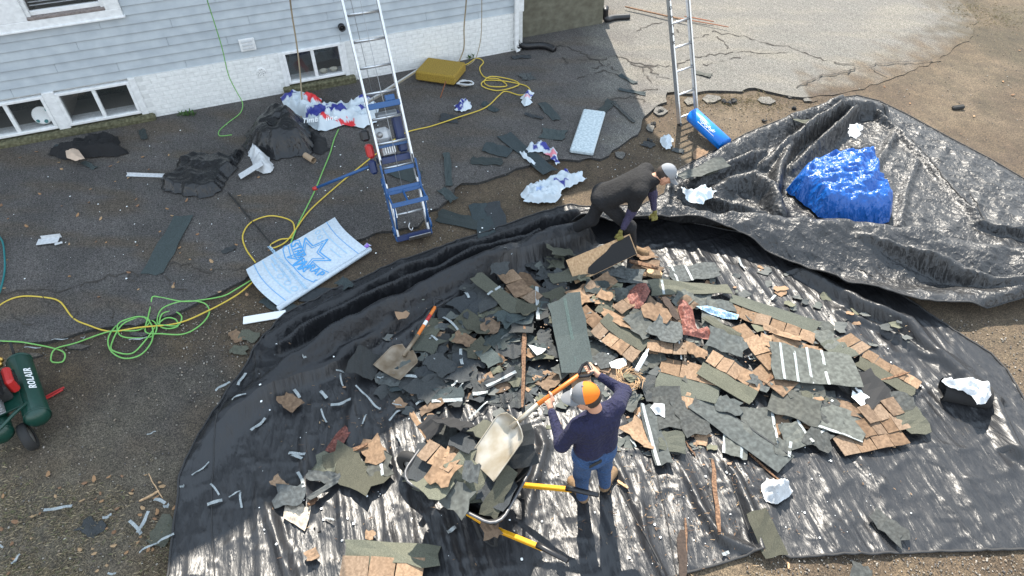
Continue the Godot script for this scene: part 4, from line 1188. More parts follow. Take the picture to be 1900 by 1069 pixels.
func wrap_sheet() -> void:
	var A := site(456, 500, 0.05); var B := site(621, 403, 0.08); var C := site(684, 464, 0.07); var D := site(519, 571, 0.05)
	var t := thing("wrap_sheet", "pale blue roofing wrap sheet with a printed star logo", "roofing wrap")
	var surf := func(u: float, v: float) -> Vector3:   # u along the text, v from the left end to the right end
		var p := A.lerp(D, u).lerp(B.lerp(C, u), v)
		var n := (B - A).cross(D - A).normalized()
		if n.y < 0: n = -n
		var bow := 0.1 * sin(PI * u) * (0.4 + 0.6 * absf(v - 0.45) * 2.0)
		return p + n * (bow * 0.5 + 0.02 * sin(v * 9.0) * u * (1 - u) * 2.0) + (B - A).normalized() * (-0.06 * sin(PI * u))
	var st := ns(true)
	for i in 14:
		for j in 24:
			quad(st, surf.call(i / 14.0, j / 24.0), surf.call((i + 1) / 14.0, j / 24.0), surf.call((i + 1) / 14.0, (j + 1) / 24.0), surf.call(i / 14.0, (j + 1) / 24.0))
	add(st, "sheet", M.wrap_sheet, t)
	var d1: Vector3 = surf.call(1.0, -0.02)
	var d2: Vector3 = surf.call(1.0, 1.02)
	st = ns(true); tube(st, [d1 + Vector3(0, 0.0, 0.0), d2], 0.032, 10)
	add(st, "rolled_edge", M.wrap_sheet, t)
	# printed marks: ribbons following the sheet
	var ink := func(pts: Array, w: float, m: Material, called: String) -> void:
		var s := ns()
		for i in pts.size() - 1:
			var n := maxi(1, int(pts[i].distance_to(pts[i + 1]) / 0.05))
			for k in n:
				var a2: Vector2 = pts[i].lerp(pts[i + 1], float(k) / n)
				var b2: Vector2 = pts[i].lerp(pts[i + 1], float(k + 1) / n)
				var a3: Vector3 = surf.call(a2.x, a2.y); var b3: Vector3 = surf.call(b2.x, b2.y)
				var up := Vector3(0, 0.004, 0)
				var sd := (b3 - a3).cross(Vector3.UP).normalized() * w
				quad(s, a3 + up - sd, b3 + up - sd, b3 + up + sd, a3 + up + sd)
		add(s, called, m, t)
	ink.call([Vector2(0.0, 0.085), Vector2(0.98, 0.085)], 0.004, M.print_blue, "border_line")
	ink.call([Vector2(0.0, 0.9), Vector2(0.98, 0.9)], 0.004, M.print_blue, "border_line")
	for sc in [1.0, 0.72]:
		var star := []
		for k in 11:
			var rr: float = (0.36 if k % 2 == 0 else 0.15) * sc
			var an := deg_to_rad(167.0) - PI * k / 5.0
			star.append(Vector2(0.44, 0.585) + Vector2(cos(an) * rr / 0.95, sin(an) * rr / 1.58))
		ink.call(star, 0.009 if sc == 1.0 else 0.006, M.print_blue, "star_outline")
	var frame_at := func(u: float, v: float) -> Transform3D:
		var p: Vector3 = surf.call(u, v)
		var ex: Vector3 = (surf.call(u + 0.05, v) - p).normalized()
		var ey: Vector3 = (surf.call(u, v + 0.05) - p)
		var ez := ex.cross(ey).normalized()
		return Transform3D(Basis(ex, ez.cross(ex), ez), p + Vector3(0, 0.007, 0))
	text_on(t, "STAR", 0.1, frame_at.call(0.235, 0.515), M.print_blue)
	text_on(t, "W", 0.17, frame_at.call(0.53, 0.45), M.print_blue)
	text_on(t, "RAP", 0.1, frame_at.call(0.79, 0.5), M.print_blue)
	for path in [[0.42, 0.55, 0.04, 0.57, -0.005, 0.52, 0.04, 0.475, 0.4, 0.455], [0.33, 0.42, 0.03, 0.45, -0.01, 0.42, 0.04, 0.39, 0.25, 0.37, 0.5, 0.385, 0.8, 0.37, 0.95, 0.39, 0.93, 0.42, 0.98, 0.44], [0.62, 0.55, 0.8, 0.545, 0.95, 0.56]]:
		var q := []
		for i in range(0, path.size(), 2): q.append(Vector2(path[i], path[i + 1]))
		ink.call(q, 0.006, M.print_blue, "logo_outline")
	text_on(t, "SYNTHETIC ROOFING UNDERLAYMENT", 0.04, frame_at.call(0.44, 0.335), M.print_pale)
	text_on(t, "Building The Better Wrap", 0.034, frame_at.call(0.4, 0.278), M.print_pale)
	ink.call([Vector2(0.04, 0.17), Vector2(0.9, 0.17)], 0.008, M.print_pale, "small_print")
	ink.call([Vector2(0.1, 0.83), Vector2(0.85, 0.83)], 0.007, M.print_pale, "small_print")
	ink.call([Vector2(0.2, 0.235), Vector2(0.42, 0.235)], 0.009, M.print_pale, "small_print")
	ink.call([Vector2(0.6, 0.76), Vector2(0.85, 0.76)], 0.007, M.print_pale, "small_print")
	for c in [[0.12, 0.77], [0.26, 0.76], [0.4, 0.75], [0.54, 0.23], [0.72, 0.23], [0.87, 0.225]]:
		var ring := []
		for k in 11: ring.append(Vector2(c[0] + cos(k * TAU / 10) * 0.045, c[1] + sin(k * TAU / 10) * 0.027))
		ink.call(ring, 0.006, M.print_pale, "printed_seal")

# ---------- compressor ----------
func compressor() -> void:
	var t := thing("compressor", "dark green twin tank air compressor at the picture edge", "air compressor")
	var a := site(33, 664, 0.3); var b := site(72, 782, 0.3)
	var bb := along(a, b)
	t.transform = Transform3D(bb, (a + b) / 2)
	var ln := a.distance_to(b)
	for k in 2:
		var z := 0.33 * k
		var st := ns(true)
		var prof := []
		for q in [[0.0, -0.5], [0.06, -0.49], [0.1, -0.465], [0.115, -0.43], [0.115, 0.43], [0.1, 0.465], [0.06, 0.49], [0.0, 0.5]]: prof.append([q[0], q[1] * ln])
		lathe(st, Transform3D(Basis(Vector3.BACK, PI / 2), Vector3(0, 0, z)), prof, 22)
		var o := add(st, "tank", M.green_paint, t)
		for x in [-0.43, 0.43]:
			st = ns(true)
			lathe(st, Transform3D(Basis(Vector3.BACK, PI / 2), Vector3(x * ln, 0, z)), [[0.115, -0.012], [0.12, -0.006], [0.12, 0.006], [0.115, 0.012]], 22)
			add(st, "weld_band", M.green_paint, o)
	var bt := Basis(Vector3(-1, 0, 0), Vector3(0, 0.55, 0.835), Vector3(0, 0.835, -0.55))
	text_on(t, "ROLAIR", 0.064, Transform3D(bt, Vector3(-0.02 * ln, 0, 0) + bt.z * 0.117), M.print_white)
	hbox(t, "deck", M.green_paint, -0.25, 0.32, 0.1, 0.12, 0.05, 0.33, 0.003)
	var e := Node3D.new(); e.name = "engine"; t.add_child(e, true)
	hbox(e, "fuel_tank", M.cream_tank, -0.2, 0.04, 0.3, 0.42, 0.13, 0.36, 0.05)
	hbox(e, "air_filter", M.black_plastic, 0.04, 0.22, 0.22, 0.38, 0.12, 0.28, 0.03)
	hbox(e, "recoil_cover", M.red_paint, -0.08, 0.16, 0.14, 0.32, 0.02, 0.1, 0.035)
	for k in 4: hbox(e, "cooling_slot", M.rubber, -0.03 + k * 0.04, -0.01 + k * 0.04, 0.18, 0.28, 0.012, 0.019)
	hbox(e, "pump_head", M.galvanised, 0.2, 0.34, 0.14, 0.3, 0.2, 0.36, 0.025)
	for k in 5: hbox(e, "cooling_fin", M.aluminium, 0.19, 0.35, 0.15 + k * 0.03, 0.156 + k * 0.03, 0.19, 0.37, 0.001)
	hbox(e, "engine_block", M.rubber, -0.12, 0.2, 0.12, 0.3, 0.1, 0.34, 0.02)
	# wheel
	var st := ns(true)
	lathe(st, Transform3D(Basis(Vector3.RIGHT, PI / 2), Vector3(0.4 * ln + 0.06, -0.16, 0.165)), [[0.09, -0.035], [0.13, -0.045], [0.145, -0.03], [0.148, 0.0], [0.145, 0.03], [0.13, 0.045], [0.09, 0.035]], 26)
	var wh := add(st, "wheel", M.rubber, t)
	st = ns(true)
	lathe(st, Transform3D(Basis(Vector3.RIGHT, PI / 2), Vector3(0.4 * ln + 0.06, -0.16, 0.165)), [[0.0, -0.03], [0.09, -0.03], [0.09, 0.03], [0.0, 0.03]], 20)
	add(st, "rim", M.galvanised, wh)
	hang("handle", M.green_paint, t, curve([Vector3(0.3, 0.1, 0.02), Vector3(0.42, 0.16, 0.12), Vector3(0.5, 0.12, 0.3), Vector3(0.5, 0.05, 0.5)], 0.03), 0.016, 8)
	hang("leg", M.rubber, t, [Vector3(-0.42, -0.09, 0.0), Vector3(-0.44, -0.3, 0.0)], 0.02, 8)
	hang("leg", M.rubber, t, [Vector3(-0.42, -0.09, 0.33), Vector3(-0.44, -0.3, 0.33)], 0.02, 8)
	st = ns(true)
	for q in [[-0.43, 0.14, 0.12], [-0.4, 0.17, 0.16], [-0.45, 0.15, 0.2], [-0.38, 0.13, 0.14]]: lathe(st, at(Vector3(q[0], q[1], q[2])), [[0.0, -0.04], [0.025, -0.04], [0.028, 0.0], [0.015, 0.01], [0.015, 0.04], [0.0, 0.045]], 8)
	add(st, "brass_valve", M.brass, t)
	st = ns(true)
	lathe(st, Transform3D(Basis(Vector3.RIGHT, 0.4), Vector3(-0.42, 0.16, 0.27)), [[0.0, 0.02], [0.032, 0.02], [0.036, 0.0], [0.036, -0.02]], 14)
	add(st, "pressure_gauge", M.print_white, t)
	hang("lever", M.rubber, t, [Vector3(-0.45, 0.1, 0.0), Vector3(-0.56, 0.18, -0.02)], 0.014, 6)

# ---------- hoses and ropes ----------
func hose(called: String, label: String, cat: String, flat: Array, m: Material, r := 0.009, lift := 0.05, group := "") -> void:
	var o := thing(called, label, cat, Vector3.ZERO, group)
	var pts := []
	for i in range(0, flat.size(), 2):
		var p := site(flat[i], flat[i + 1], lift)
		pts.append(p + Vector3(0, 0.012 * (1.0 + sin(i * 1.7)), 0))
	hang("tube", m, o, curve(pts, 0.035), r, 7)

func hoses() -> void:
	hose("air_hose", "bright green air hose tangled in loops on the dirt", "hose", [-20, 634, 30, 635, 60, 640, 100, 647, 121, 658, 116, 671, 101, 675, 94, 666, 104, 650, 140, 637, 205, 617, 255, 614, 278, 600, 268, 590, 240, 592, 220, 604, 222, 622, 248, 630, 282, 624, 292, 608, 280, 594, 255, 590, 220, 602, 202, 628, 206, 652, 230, 666, 262, 660, 282, 632, 282, 605, 262, 590, 228, 605, 206, 640, 215, 655, 245, 656, 272, 632, 290, 606, 308, 592, 326, 594, 330, 606, 312, 612, 296, 604, 302, 585, 322, 578, 338, 590, 330, 604, 308, 606, 292, 600, 300, 576, 330, 562, 360, 560, 382, 566, 388, 582, 372, 606, 340, 620, 300, 622, 270, 616, 276, 590, 280, 566, 284, 553, 300, 553, 340, 561, 375, 558, 415, 550, 440, 538, 470, 518], M.hose_green, 0.0085, 0.022, "air hoses")
	hose("air_hose", "yellow air hose curving from the left across the cracked asphalt", "hose", [-20, 585, 8, 562, 40, 552, 80, 552, 112, 562, 135, 590, 165, 606, 205, 615, 260, 610, 330, 600, 390, 577, 440, 548, 470, 524], M.hose_yellow, 0.0095, 0.03, "air hoses")
	hose("air_hose", "yellow air hose looping behind the roofing wrap toward the hoist", "hose", [474, 488, 456, 462, 451, 438, 466, 413, 500, 403, 532, 406, 546, 420, 542, 440, 520, 447, 502, 455, 508, 462, 530, 450, 548, 428, 575, 392, 620, 350, 660, 318, 700, 284, 750, 250, 800, 234, 850, 220, 900, 200, 925, 180, 938, 170, 965, 178, 983, 172, 975, 160, 935, 152, 900, 150, 895, 162, 925, 168, 962, 160, 950, 148, 912, 144, 898, 152, 910, 162, 940, 160, 925, 148, 905, 146, 895, 140, 890, 128, 897, 115, 885, 110, 868, 118, 852, 126], M.hose_yellow, 0.0095, 0.05, "air hoses")
	hose("air_hose", "green air hose running from the wrap sheet up past the blue arm", "hose", [540, 452, 552, 420, 570, 385, 585, 352, 600, 318, 612, 285, 620, 262, 628, 240], M.hose_green, 0.0085, 0.05, "air hoses")
	hose("air_hose", "dark teal hose coiled at the left edge of the asphalt", "hose", [-10, 430, 4, 448, 9, 475, 8, 505, 2, 540, -10, 560], M.hose_teal, 0.011, 0.05, "air hoses")
	# lines that hang down from the roof
	for q in [["air_hose", "thin green air hose hanging down the pale siding", "hose", M.hose_green, 0.0075, [430, 250, 0.05, 408, 252, 0.05, 407, 242, 0.05, 425, 226, 0.06, 445, 210, 0.07, 450, 192, 0.12, 440, 172, 0.3, 424, 140, 0.62, 412, 90, 1.1, 400, 50, 1.5, 384, 0, 2.0, 360, -80, 2.9, 330, -220, 4.6]],
			["rope", "thick tan rope hanging in front of the single cellar window", "rope", M.rope_tan, 0.012, [548, 232, 0.06, 556, 222, 0.06, 561, 205, 0.08, 559, 170, 0.35, 556, 130, 0.75, 550, 80, 1.25, 542, 30, 1.75, 538, 0, 2.1, 525, -100, 3.3, 510, -220, 4.9]],
			["rope", "thick yellowish rope hanging from the roof behind the foam block", "rope", M.rope_tan, 0.012, [838, 122, 0.05, 848, 118, 0.06, 856, 104, 0.15, 861, 85, 0.38, 861, 50, 0.8, 865, 0, 1.4, 868, -100, 2.7, 872, -220, 4.4]],
			["rope", "thin yellowish rope hanging nearest the downspout", "rope", M.rope_tan, 0.007, [866, 122, 0.05, 880, 112, 0.08, 888, 92, 0.3, 893, 60, 0.65, 894, 0, 1.4, 894, -100, 2.7, 893, -220, 4.4]],
			["rope", "stiff dark wire lying over an asphalt crack by the wrap sheet", "wire", M.rubber, 0.009, [424, 358, 0.055, 450, 390, 0.055, 480, 425, 0.055, 505, 455, 0.055]]]:
		var o := thing(q[0], q[1], q[2], Vector3.ZERO, "")
		var pts := []
		for i in range(0, q[5].size(), 3): pts.append(site(q[5][i], q[5][i + 1], q[5][i + 2]))
		hang("line", q[3], o, curve(pts, 0.06), q[4], 7)

# ---------- roofing debris ----------
var mounds := []
var layer := 0

func heap_h(p: Vector2) -> float:
	var h := 0.0
	for m in mounds:
		var d: Vector2 = (p - m[0]) / m[2]
		h += m[1] * exp(-d.length_squared())
	return h

func heap_site(x: float, y: float, extra := 0.0) -> Vector3:
	var h := 0.08
	for k in 3:
		var p := site2(x, y, h)
		h = lower_h(p) + heap_h(p) + extra
	return site(x, y, h)

const KIND := {"o": "shingle_olive", "p": "shingle_olive_pale", "g": "shingle_grey", "c": "shingle_grey_cool", "d": "shingle_dark", "l": "shingle_slate", "t": "shingle_tan", "b": "shingle_tan_deep", "k": "felt_black"}

func tinted(kind: String) -> StandardMaterial3D:
	var k: int = rng.randi() % 4
	var key: String = KIND[kind] + "_%d" % k
	if not M.has(key):
		var m: StandardMaterial3D = M[KIND[kind]].duplicate()
		var g: float = [1.0, 0.78, 1.22, 0.92][k]
		var c := m.albedo_color.srgb_to_linear()
		m.albedo_color = Color(c.r * g * [1.0, 1.03, 1.0, 0.95][k], c.g * g, c.b * g * [1.0, 0.95, 0.98, 1.06][k]).linear_to_srgb()
		m.resource_name = key
		M[key] = m
	return M[key]

func leaf_mesh(ln: float, wd: float, z0: float, curl: float, twist: float, tear: float, sd: float, nu := 5, nv := 2, thick := 0.006) -> ArrayMesh:
	var st := ns()
	var top := []
	for i in nu + 1:
		var row := []
		for j in nv + 1:
			var u := float(i) / nu
			var v := float(j) / nv
			var x := (u - 0.5) * ln
			var z := z0 + v * wd
			if tear > 0.0:
				if i == 0 or i == nu: x += nz.get_noise_2d(sd * 7.0 + j * 1.7, i * 3.0 + sd) * tear * 1.6
				if j == 0 or j == nv: z += nz.get_noise_2d(sd * 3.0 + i * 1.3, j * 5.0 - sd) * tear
			var y := leaf_y(u, (z - z0) / wd, curl, twist, ln, sd)
			row.append(Vector3(x, y, z))
		top.append(row)
	var dn := Vector3(0, -thick, 0)
	for i in nu:
		for j in nv:
			var a: Vector3 = top[i][j]; var b: Vector3 = top[i + 1][j]; var c: Vector3 = top[i + 1][j + 1]; var d: Vector3 = top[i][j + 1]
			quad(st, a, b, c, d)
			quad(st, a + dn, d + dn, c + dn, b + dn)
	for i in nu:
		for j in [0, nv]:
			var a: Vector3 = top[i][j]; var b: Vector3 = top[i + 1][j]
			if j == 0: quad(st, a, a + dn, b + dn, b)
			else: quad(st, b, b + dn, a + dn, a)
	for j in nv:
		for i in [0, nu]:
			var a: Vector3 = top[i][j]; var b: Vector3 = top[i][j + 1]
			if i == nu: quad(st, a, a + dn, b + dn, b)
			else: quad(st, b, b + dn, a + dn, a)
	return fin(st)

func leaf_y(u: float, v: float, curl: float, twist: float, ln: float, sd: float) -> float:
	var w := u * 2.0 - 1.0
	return curl * w * w * ln + twist * w * (v - 0.5) * ln + 0.022 * nz.get_noise_2d(u * 2.2 + sd * 11.0, v * 1.6)

# a, b: ends of the centre line; opt: tabs, tabkind, tapes, curl, twist, roll, tear
func shingle(label: String, a: Vector3, b: Vector3, wd: float, kind: String, opt := {}, group := "torn shingles") -> Node3D:
	layer += 1
	var ln := a.distance_to(b)
	var sd := layer * 1.37
	var o := thing("shingle", label, "shingle", (a + b) * 0.5, group)
	o.basis = along(a, b) * Basis(Vector3.RIGHT, opt.get("roll", rng.randf_range(-0.05, 0.05)))
	var curl: float = opt.get("curl", rng.randf_range(-0.03, 0.06))
	var twist: float = opt.get("twist", rng.randf_range(-0.09, 0.09))
	var tear: float = minf(opt.get("tear", 0.05), 0.22 * minf(wd, ln))
	var tabs: int = opt.get("tabs", 0)
	if tabs == 0:
		put(leaf_mesh(ln, wd, -wd / 2, curl, twist, tear, sd, 6, 3), "mat", tinted(kind), o)
	else:
		var two: bool = opt.get("strip", true)
		if two: put(leaf_mesh(ln, wd * 0.5, -wd / 2 if not opt.get("flip", false) else 0.0, curl, twist * 0.5, tear * 0.5, sd), "mat", tinted(kind), o)
		var tk: String = opt.get("tabkind", "t")
		var tw := ln / tabs
		for k in tabs:
			var z0 := (0.004 if not opt.get("flip", false) else -wd / 2) if two else -wd / 2
			var m := leaf_mesh(tw - 0.006, (wd * 0.5 if two else wd) - 0.004, z0, 0.0, 0.0, 0.012, sd + k, 2, 1, 0.007)
			var c := put(m, "tab", tinted(tk if rng.randf() > 0.25 or tk not in ["t", "b"] else ("b" if tk == "t" else "t")), o)
			var u := (k + 0.5) / tabs
			c.position = Vector3((u - 0.5) * ln, leaf_y(u, 0.75 if two else 0.5, curl, twist * 0.5, ln, sd) + 0.001 * k, 0)
			var e := 0.4 / tabs
			c.rotation.z = atan2(leaf_y(u + e, 0.5, curl, 0.0, ln, sd) - leaf_y(u - e, 0.5, curl, 0.0, ln, sd), 2 * e * ln)
	for q in opt.get("tapes", []):
		var st := ns()
		var u: float = q
		for k in 4:
			var v0 := k / 4.0; var v1 := (k + 1) / 4.0
			var pt := func(uu: float, v: float) -> Vector3: return Vector3((uu - 0.5) * ln, leaf_y(uu, v, curl, twist, ln, sd) + 0.0045, (v - 0.5) * wd)
			var e := 0.014 / ln
			quad(st, pt.call(u - e, v0), pt.call(u + e, v0), pt.call(u + e, v1), pt.call(u - e, v1))
		add(st, "tape", M.tape_white, o)
	for q in opt.get("bands", []):
		var st := ns()
		for k in 6:
			var u0 := k / 6.0; var u1 := (k + 1) / 6.0
			var pt := func(uu: float, v: float) -> Vector3: return Vector3((uu - 0.5) * ln, leaf_y(uu, v, curl, twist, ln, sd) + 0.0045, (v - 0.5) * wd)
			quad(st, pt.call(u0, q[0]), pt.call(u1, q[0]), pt.call(u1, q[1]), pt.call(u0, q[1]))
		add(st, "band", M[q[2]], o)
	return o

func lie(label: String, x1: float, y1: float, x2: float, y2: float, wd: float, kind: String, opt := {}) -> Node3D:
	var ex := 0.012 + layer * 0.00022
	return shingle(label, heap_site(x1, y1, ex + opt.get("up1", 0.0)), heap_site(x2, y2, ex + opt.get("up2", 0.0)), wd, kind, opt)

func landmark(x: float, y: float) -> String:
	var best := 1e9
	var out := ""
	for q in [[735, 675, "by the lying scoop blade"], [790, 600, "by the lying shovel's shaft"], [971, 690, "by the upright lath"], [1110, 485, "under the plywood board"], [1060, 620, "by the long slate strip"], [1185, 555, "by the upper copper piece"], [1285, 600, "by the bent pink copper"], [1168, 705, "by the bird nest"], [1510, 680, "by the large taped panel"], [1598, 740, "by the white card"], [920, 530, "at the heap crest"], [1450, 595, "by the six tan tabs"], [1405, 788, "by the square taped shingle"], [1280, 700, "in the heap middle"], [860, 870, "by the wheelbarrow"], [600, 870, "left of the wheelbarrow"], [880, 650, "in the dark west heap"], [820, 730, "at the shaded heap foot"], [1630, 810, "by the lowest tan row"], [1230, 770, "by the small plastic bag"], [500, 780, "on the shaded tarp slope"], [120, 950, "on the dry grass"], [290, 960, "near the left tarp hem"], [380, 900, "just inside the left hem"], [430, 725, "at the left tarp bulge"], [80, 635, "near the compressor"], [260, 630, "inside the green hose loops"], [640, 740, "below the lying scoop"], [560, 740, "on the dark tarp middle"], [440, 920, "on the lower left tarp"], [560, 840, "above the grey scraps"], [1440, 910, "by the scrunched bag"], [1340, 1030, "at the lower hem"], [1380, 490, "in the fold shadow"], [940, 465, "on the bunched fold"]]:
		var d := Vector2(x - q[0], y - q[1]).length()
		if d < best: best = d; out = q[2]
	return out

func heap() -> void:
	mounds = [[site2(960, 600), 0.16, Vector2(1.0, 0.55)], [site2(1180, 610), 0.15, Vector2(0.9, 0.5)], [site2(1390, 665), 0.08, Vector2(1.0, 0.5)], [site2(830, 700), 0.05, Vector2(0.8, 0.4)], [site2(1520, 730), 0.05, Vector2(0.8, 0.5)], [site2(1090, 520), 0.07, Vector2(0.8, 0.35)]]
	# loose fill of the heap
	var area := PackedVector2Array()
	for q in [[690, 690], [760, 640], [850, 560], [900, 500], [980, 478], [1080, 470], [1190, 480], [1330, 540], [1500, 600], [1580, 640], [1690, 720], [1690, 790], [1560, 835], [1460, 840], [1380, 825], [1230, 815], [1170, 780], [1060, 700], [960, 750], [830, 760], [740, 745]]: area.append(Vector2(q[0], q[1]))
	var n := 0
	while n < 135:
		var q := Vector2(rng.randf_range(690, 1690), rng.randf_range(470, 840))
		if n > 55 and q.x > 1130: continue
		if not Geometry2D.is_point_in_polygon(q, area): continue
		n += 1
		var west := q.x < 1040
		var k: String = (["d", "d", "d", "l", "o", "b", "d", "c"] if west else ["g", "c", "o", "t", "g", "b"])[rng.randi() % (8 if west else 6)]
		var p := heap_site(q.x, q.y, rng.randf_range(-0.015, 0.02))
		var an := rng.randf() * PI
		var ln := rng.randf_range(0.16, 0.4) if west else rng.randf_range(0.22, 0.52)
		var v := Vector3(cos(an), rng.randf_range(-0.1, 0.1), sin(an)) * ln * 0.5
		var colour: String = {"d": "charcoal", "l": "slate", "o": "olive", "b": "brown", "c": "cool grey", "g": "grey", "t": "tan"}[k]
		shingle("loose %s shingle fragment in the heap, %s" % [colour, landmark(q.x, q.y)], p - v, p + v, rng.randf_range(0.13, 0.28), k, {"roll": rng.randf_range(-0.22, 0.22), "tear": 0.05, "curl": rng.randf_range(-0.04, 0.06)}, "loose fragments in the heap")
	# the west, shaded part
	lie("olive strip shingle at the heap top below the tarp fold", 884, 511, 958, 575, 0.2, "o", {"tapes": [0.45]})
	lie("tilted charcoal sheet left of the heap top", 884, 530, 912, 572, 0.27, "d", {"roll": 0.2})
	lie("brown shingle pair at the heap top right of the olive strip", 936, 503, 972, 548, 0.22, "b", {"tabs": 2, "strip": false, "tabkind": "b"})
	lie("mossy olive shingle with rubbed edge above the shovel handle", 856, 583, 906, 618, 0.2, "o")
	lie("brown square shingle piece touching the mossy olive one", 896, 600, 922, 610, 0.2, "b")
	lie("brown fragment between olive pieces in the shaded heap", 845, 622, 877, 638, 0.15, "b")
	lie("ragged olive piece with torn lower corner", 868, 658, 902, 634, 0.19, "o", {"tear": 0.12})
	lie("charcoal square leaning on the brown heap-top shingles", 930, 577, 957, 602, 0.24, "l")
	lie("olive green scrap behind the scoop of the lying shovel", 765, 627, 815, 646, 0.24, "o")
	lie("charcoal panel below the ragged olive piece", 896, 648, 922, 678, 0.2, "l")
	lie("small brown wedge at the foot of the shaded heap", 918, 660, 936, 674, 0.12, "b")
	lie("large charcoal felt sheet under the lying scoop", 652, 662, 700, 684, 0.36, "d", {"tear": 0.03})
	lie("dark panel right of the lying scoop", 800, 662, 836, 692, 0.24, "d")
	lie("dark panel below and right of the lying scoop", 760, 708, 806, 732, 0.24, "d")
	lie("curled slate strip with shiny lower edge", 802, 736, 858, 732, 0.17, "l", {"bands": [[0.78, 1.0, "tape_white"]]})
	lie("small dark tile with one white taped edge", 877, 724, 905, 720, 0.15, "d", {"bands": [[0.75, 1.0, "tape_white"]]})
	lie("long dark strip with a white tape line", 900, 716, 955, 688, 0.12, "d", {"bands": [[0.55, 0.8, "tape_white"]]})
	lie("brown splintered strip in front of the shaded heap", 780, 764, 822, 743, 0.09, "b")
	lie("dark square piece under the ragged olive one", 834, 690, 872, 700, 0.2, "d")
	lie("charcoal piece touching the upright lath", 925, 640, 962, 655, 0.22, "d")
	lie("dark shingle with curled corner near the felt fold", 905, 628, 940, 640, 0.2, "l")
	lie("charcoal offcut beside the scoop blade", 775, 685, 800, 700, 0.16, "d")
	lie("three tan tabs at the heap crest left of the plywood", 945, 527, 998, 556, 0.19, "b", {"tabs": 3, "strip": false, "tabkind": "b"})
	lie("olive piece under the three tan tabs", 942, 562, 988, 576, 0.22, "o")
	lie("dark strip with a white tape end below the plywood", 1004, 535, 1007, 592, 0.16, "d", {"bands": [[0.7, 0.95, "tape_white"]]})
	lie("rounded olive shingle under the plywood corner", 1024, 540, 1054, 562, 0.25, "o")
	lie("tan shingle under the plywood bottom edge", 1062, 538, 1082, 566, 0.2, "b")
	lie("olive strip lying along the heap crest under the plywood", 1020, 518, 1100, 500, 0.18, "o")
	lie("grey-green strip at the bending worker's front boot", 1090, 492, 1160, 505, 0.2, "c")
	lie("brown shingle piece beside the bending worker's boot", 1190, 462, 1205, 480, 0.22, "b")
	lie("dark shingle flap left of the plywood board", 1018, 464, 1062, 470, 0.18, "o")
	lie("tan square between plywood board and red copper", 1110, 545, 1135, 552, 0.16, "b")
	lie("slate panel behind the tan square", 1085, 530, 1130, 535, 0.22, "l")
	lie("brown tab strip left of the red copper sheet", 1078, 572, 1112, 604, 0.18, "b", {"tabs": 2, "strip": false, "tabkind": "b"})
	# the long bent slate strip pointing at the worker's cap
	lie("long bent slate strip with a pale stripe pointing at the orange cap", 1046, 556, 1072, 690, 0.36, "l", {"curl": 0.03, "bands": [[0.42, 0.52, "shingle_band"]], "up1": 0.06, "up2": 0.03, "roll": 0.12})
	# the sunny part
	lie("olive strip with four tan tabs right of the slate strip", 1112, 600, 1190, 655, 0.36, "o", {"tabs": 4})
	lie("pale grey panel below the red copper sheet", 1208, 600, 1262, 622, 0.32, "c")
	lie("grey panel with a pale worn spot left of centre", 1172, 585, 1205, 622, 0.26, "g")
	lie("brown shingle pair under the small copper piece", 1145, 575, 1185, 552, 0.16, "b", {"tabs": 2, "strip": false, "tabkind": "b"})
	lie("brown shingle beneath the dark wooden board", 1195, 575, 1240, 590, 0.22, "b")
	lie("tan strip shingle with a ring stain", 1200, 640, 1275, 650, 0.17, "t", {"tabs": 3, "strip": false})
	lie("olive strip topped by a broad tan field in the heap middle", 1222, 690, 1335, 718, 0.46, "p", {"tabs": 3, "flip": true, "curl": 0.0})
	lie("olive strip with five tan tabs running to the lath", 1308, 672, 1408, 728, 0.38, "o", {"tabs": 5, "flip": true, "curl": 0.0})
	lie("tan tabs in a diagonal line beside the blue foil", 1368, 602, 1440, 684, 0.2, "t", {"tabs": 3, "strip": false})
	lie("two wide tan tabs next to the splintered lath", 1408, 676, 1470, 722, 0.32, "t", {"tabs": 2, "strip": false})
	lie("long olive strip along the top of the sunny heap", 1206, 532, 1356, 536, 0.2, "p", {"curl": 0.0, "up1": 0.04, "up2": 0.04, "tapes": [0.16]})
	lie("grey panel under the long olive strip, left of two", 1252, 548, 1282, 560, 0.28, "g")
	lie("grey panel under the long olive strip, right of two", 1282, 552, 1316, 562, 0.3, "g")
	lie("grey panel half in the fold shadow with two tapes", 1240, 510, 1330, 502, 0.28, "c", {"tapes": [0.12, 0.42]})
	lie("olive strip with six tan tabs on the upper right of the heap", 1352, 562, 1516, 618, 0.36, "p", {"tabs": 6, "curl": 0.0})
	lie("grey strip behind the blue foil piece", 1312, 562, 1362, 570, 0.18, "g")
	lie("grey-green panel under the curled copper end", 1312, 622, 1382, 648, 0.28, "g")
	lie("narrow olive piece between copper and tan tabs", 1310, 588, 1372, 626, 0.13, "o")
	lie("brown shaded strip under the copper end", 1270, 640, 1310, 660, 0.14, "b")
	lie("long grey strip shingle crossing the lower heap edge", 1288, 742, 1458, 862, 0.27, "g", {"curl": 0.0, "tear": 0.02, "bands": [[0.02, 0.1, "shingle_dark"]]})
	lie("square grey shingle with taped right edge", 1376, 786, 1440, 790, 0.4, "g", {"tear": 0.02, "tapes": [0.95], "curl": 0.01})
	lie("grey panel right of the small plastic bag", 1234, 722, 1252, 798, 0.3, "c")
	lie("grey panel under the tan wedge", 1268, 742, 1300, 806, 0.3, "c")
	lie("olive square at the lower left heap edge", 1246, 800, 1248, 838, 0.26, "o", {"tabs": 0, "tear": 0.02})
	lie("tan wedge shingle between two grey panels", 1266, 724, 1302, 782, 0.12, "t")
	lie("tan corner piece behind the shovelling worker", 1166, 784, 1212, 826, 0.22, "t")
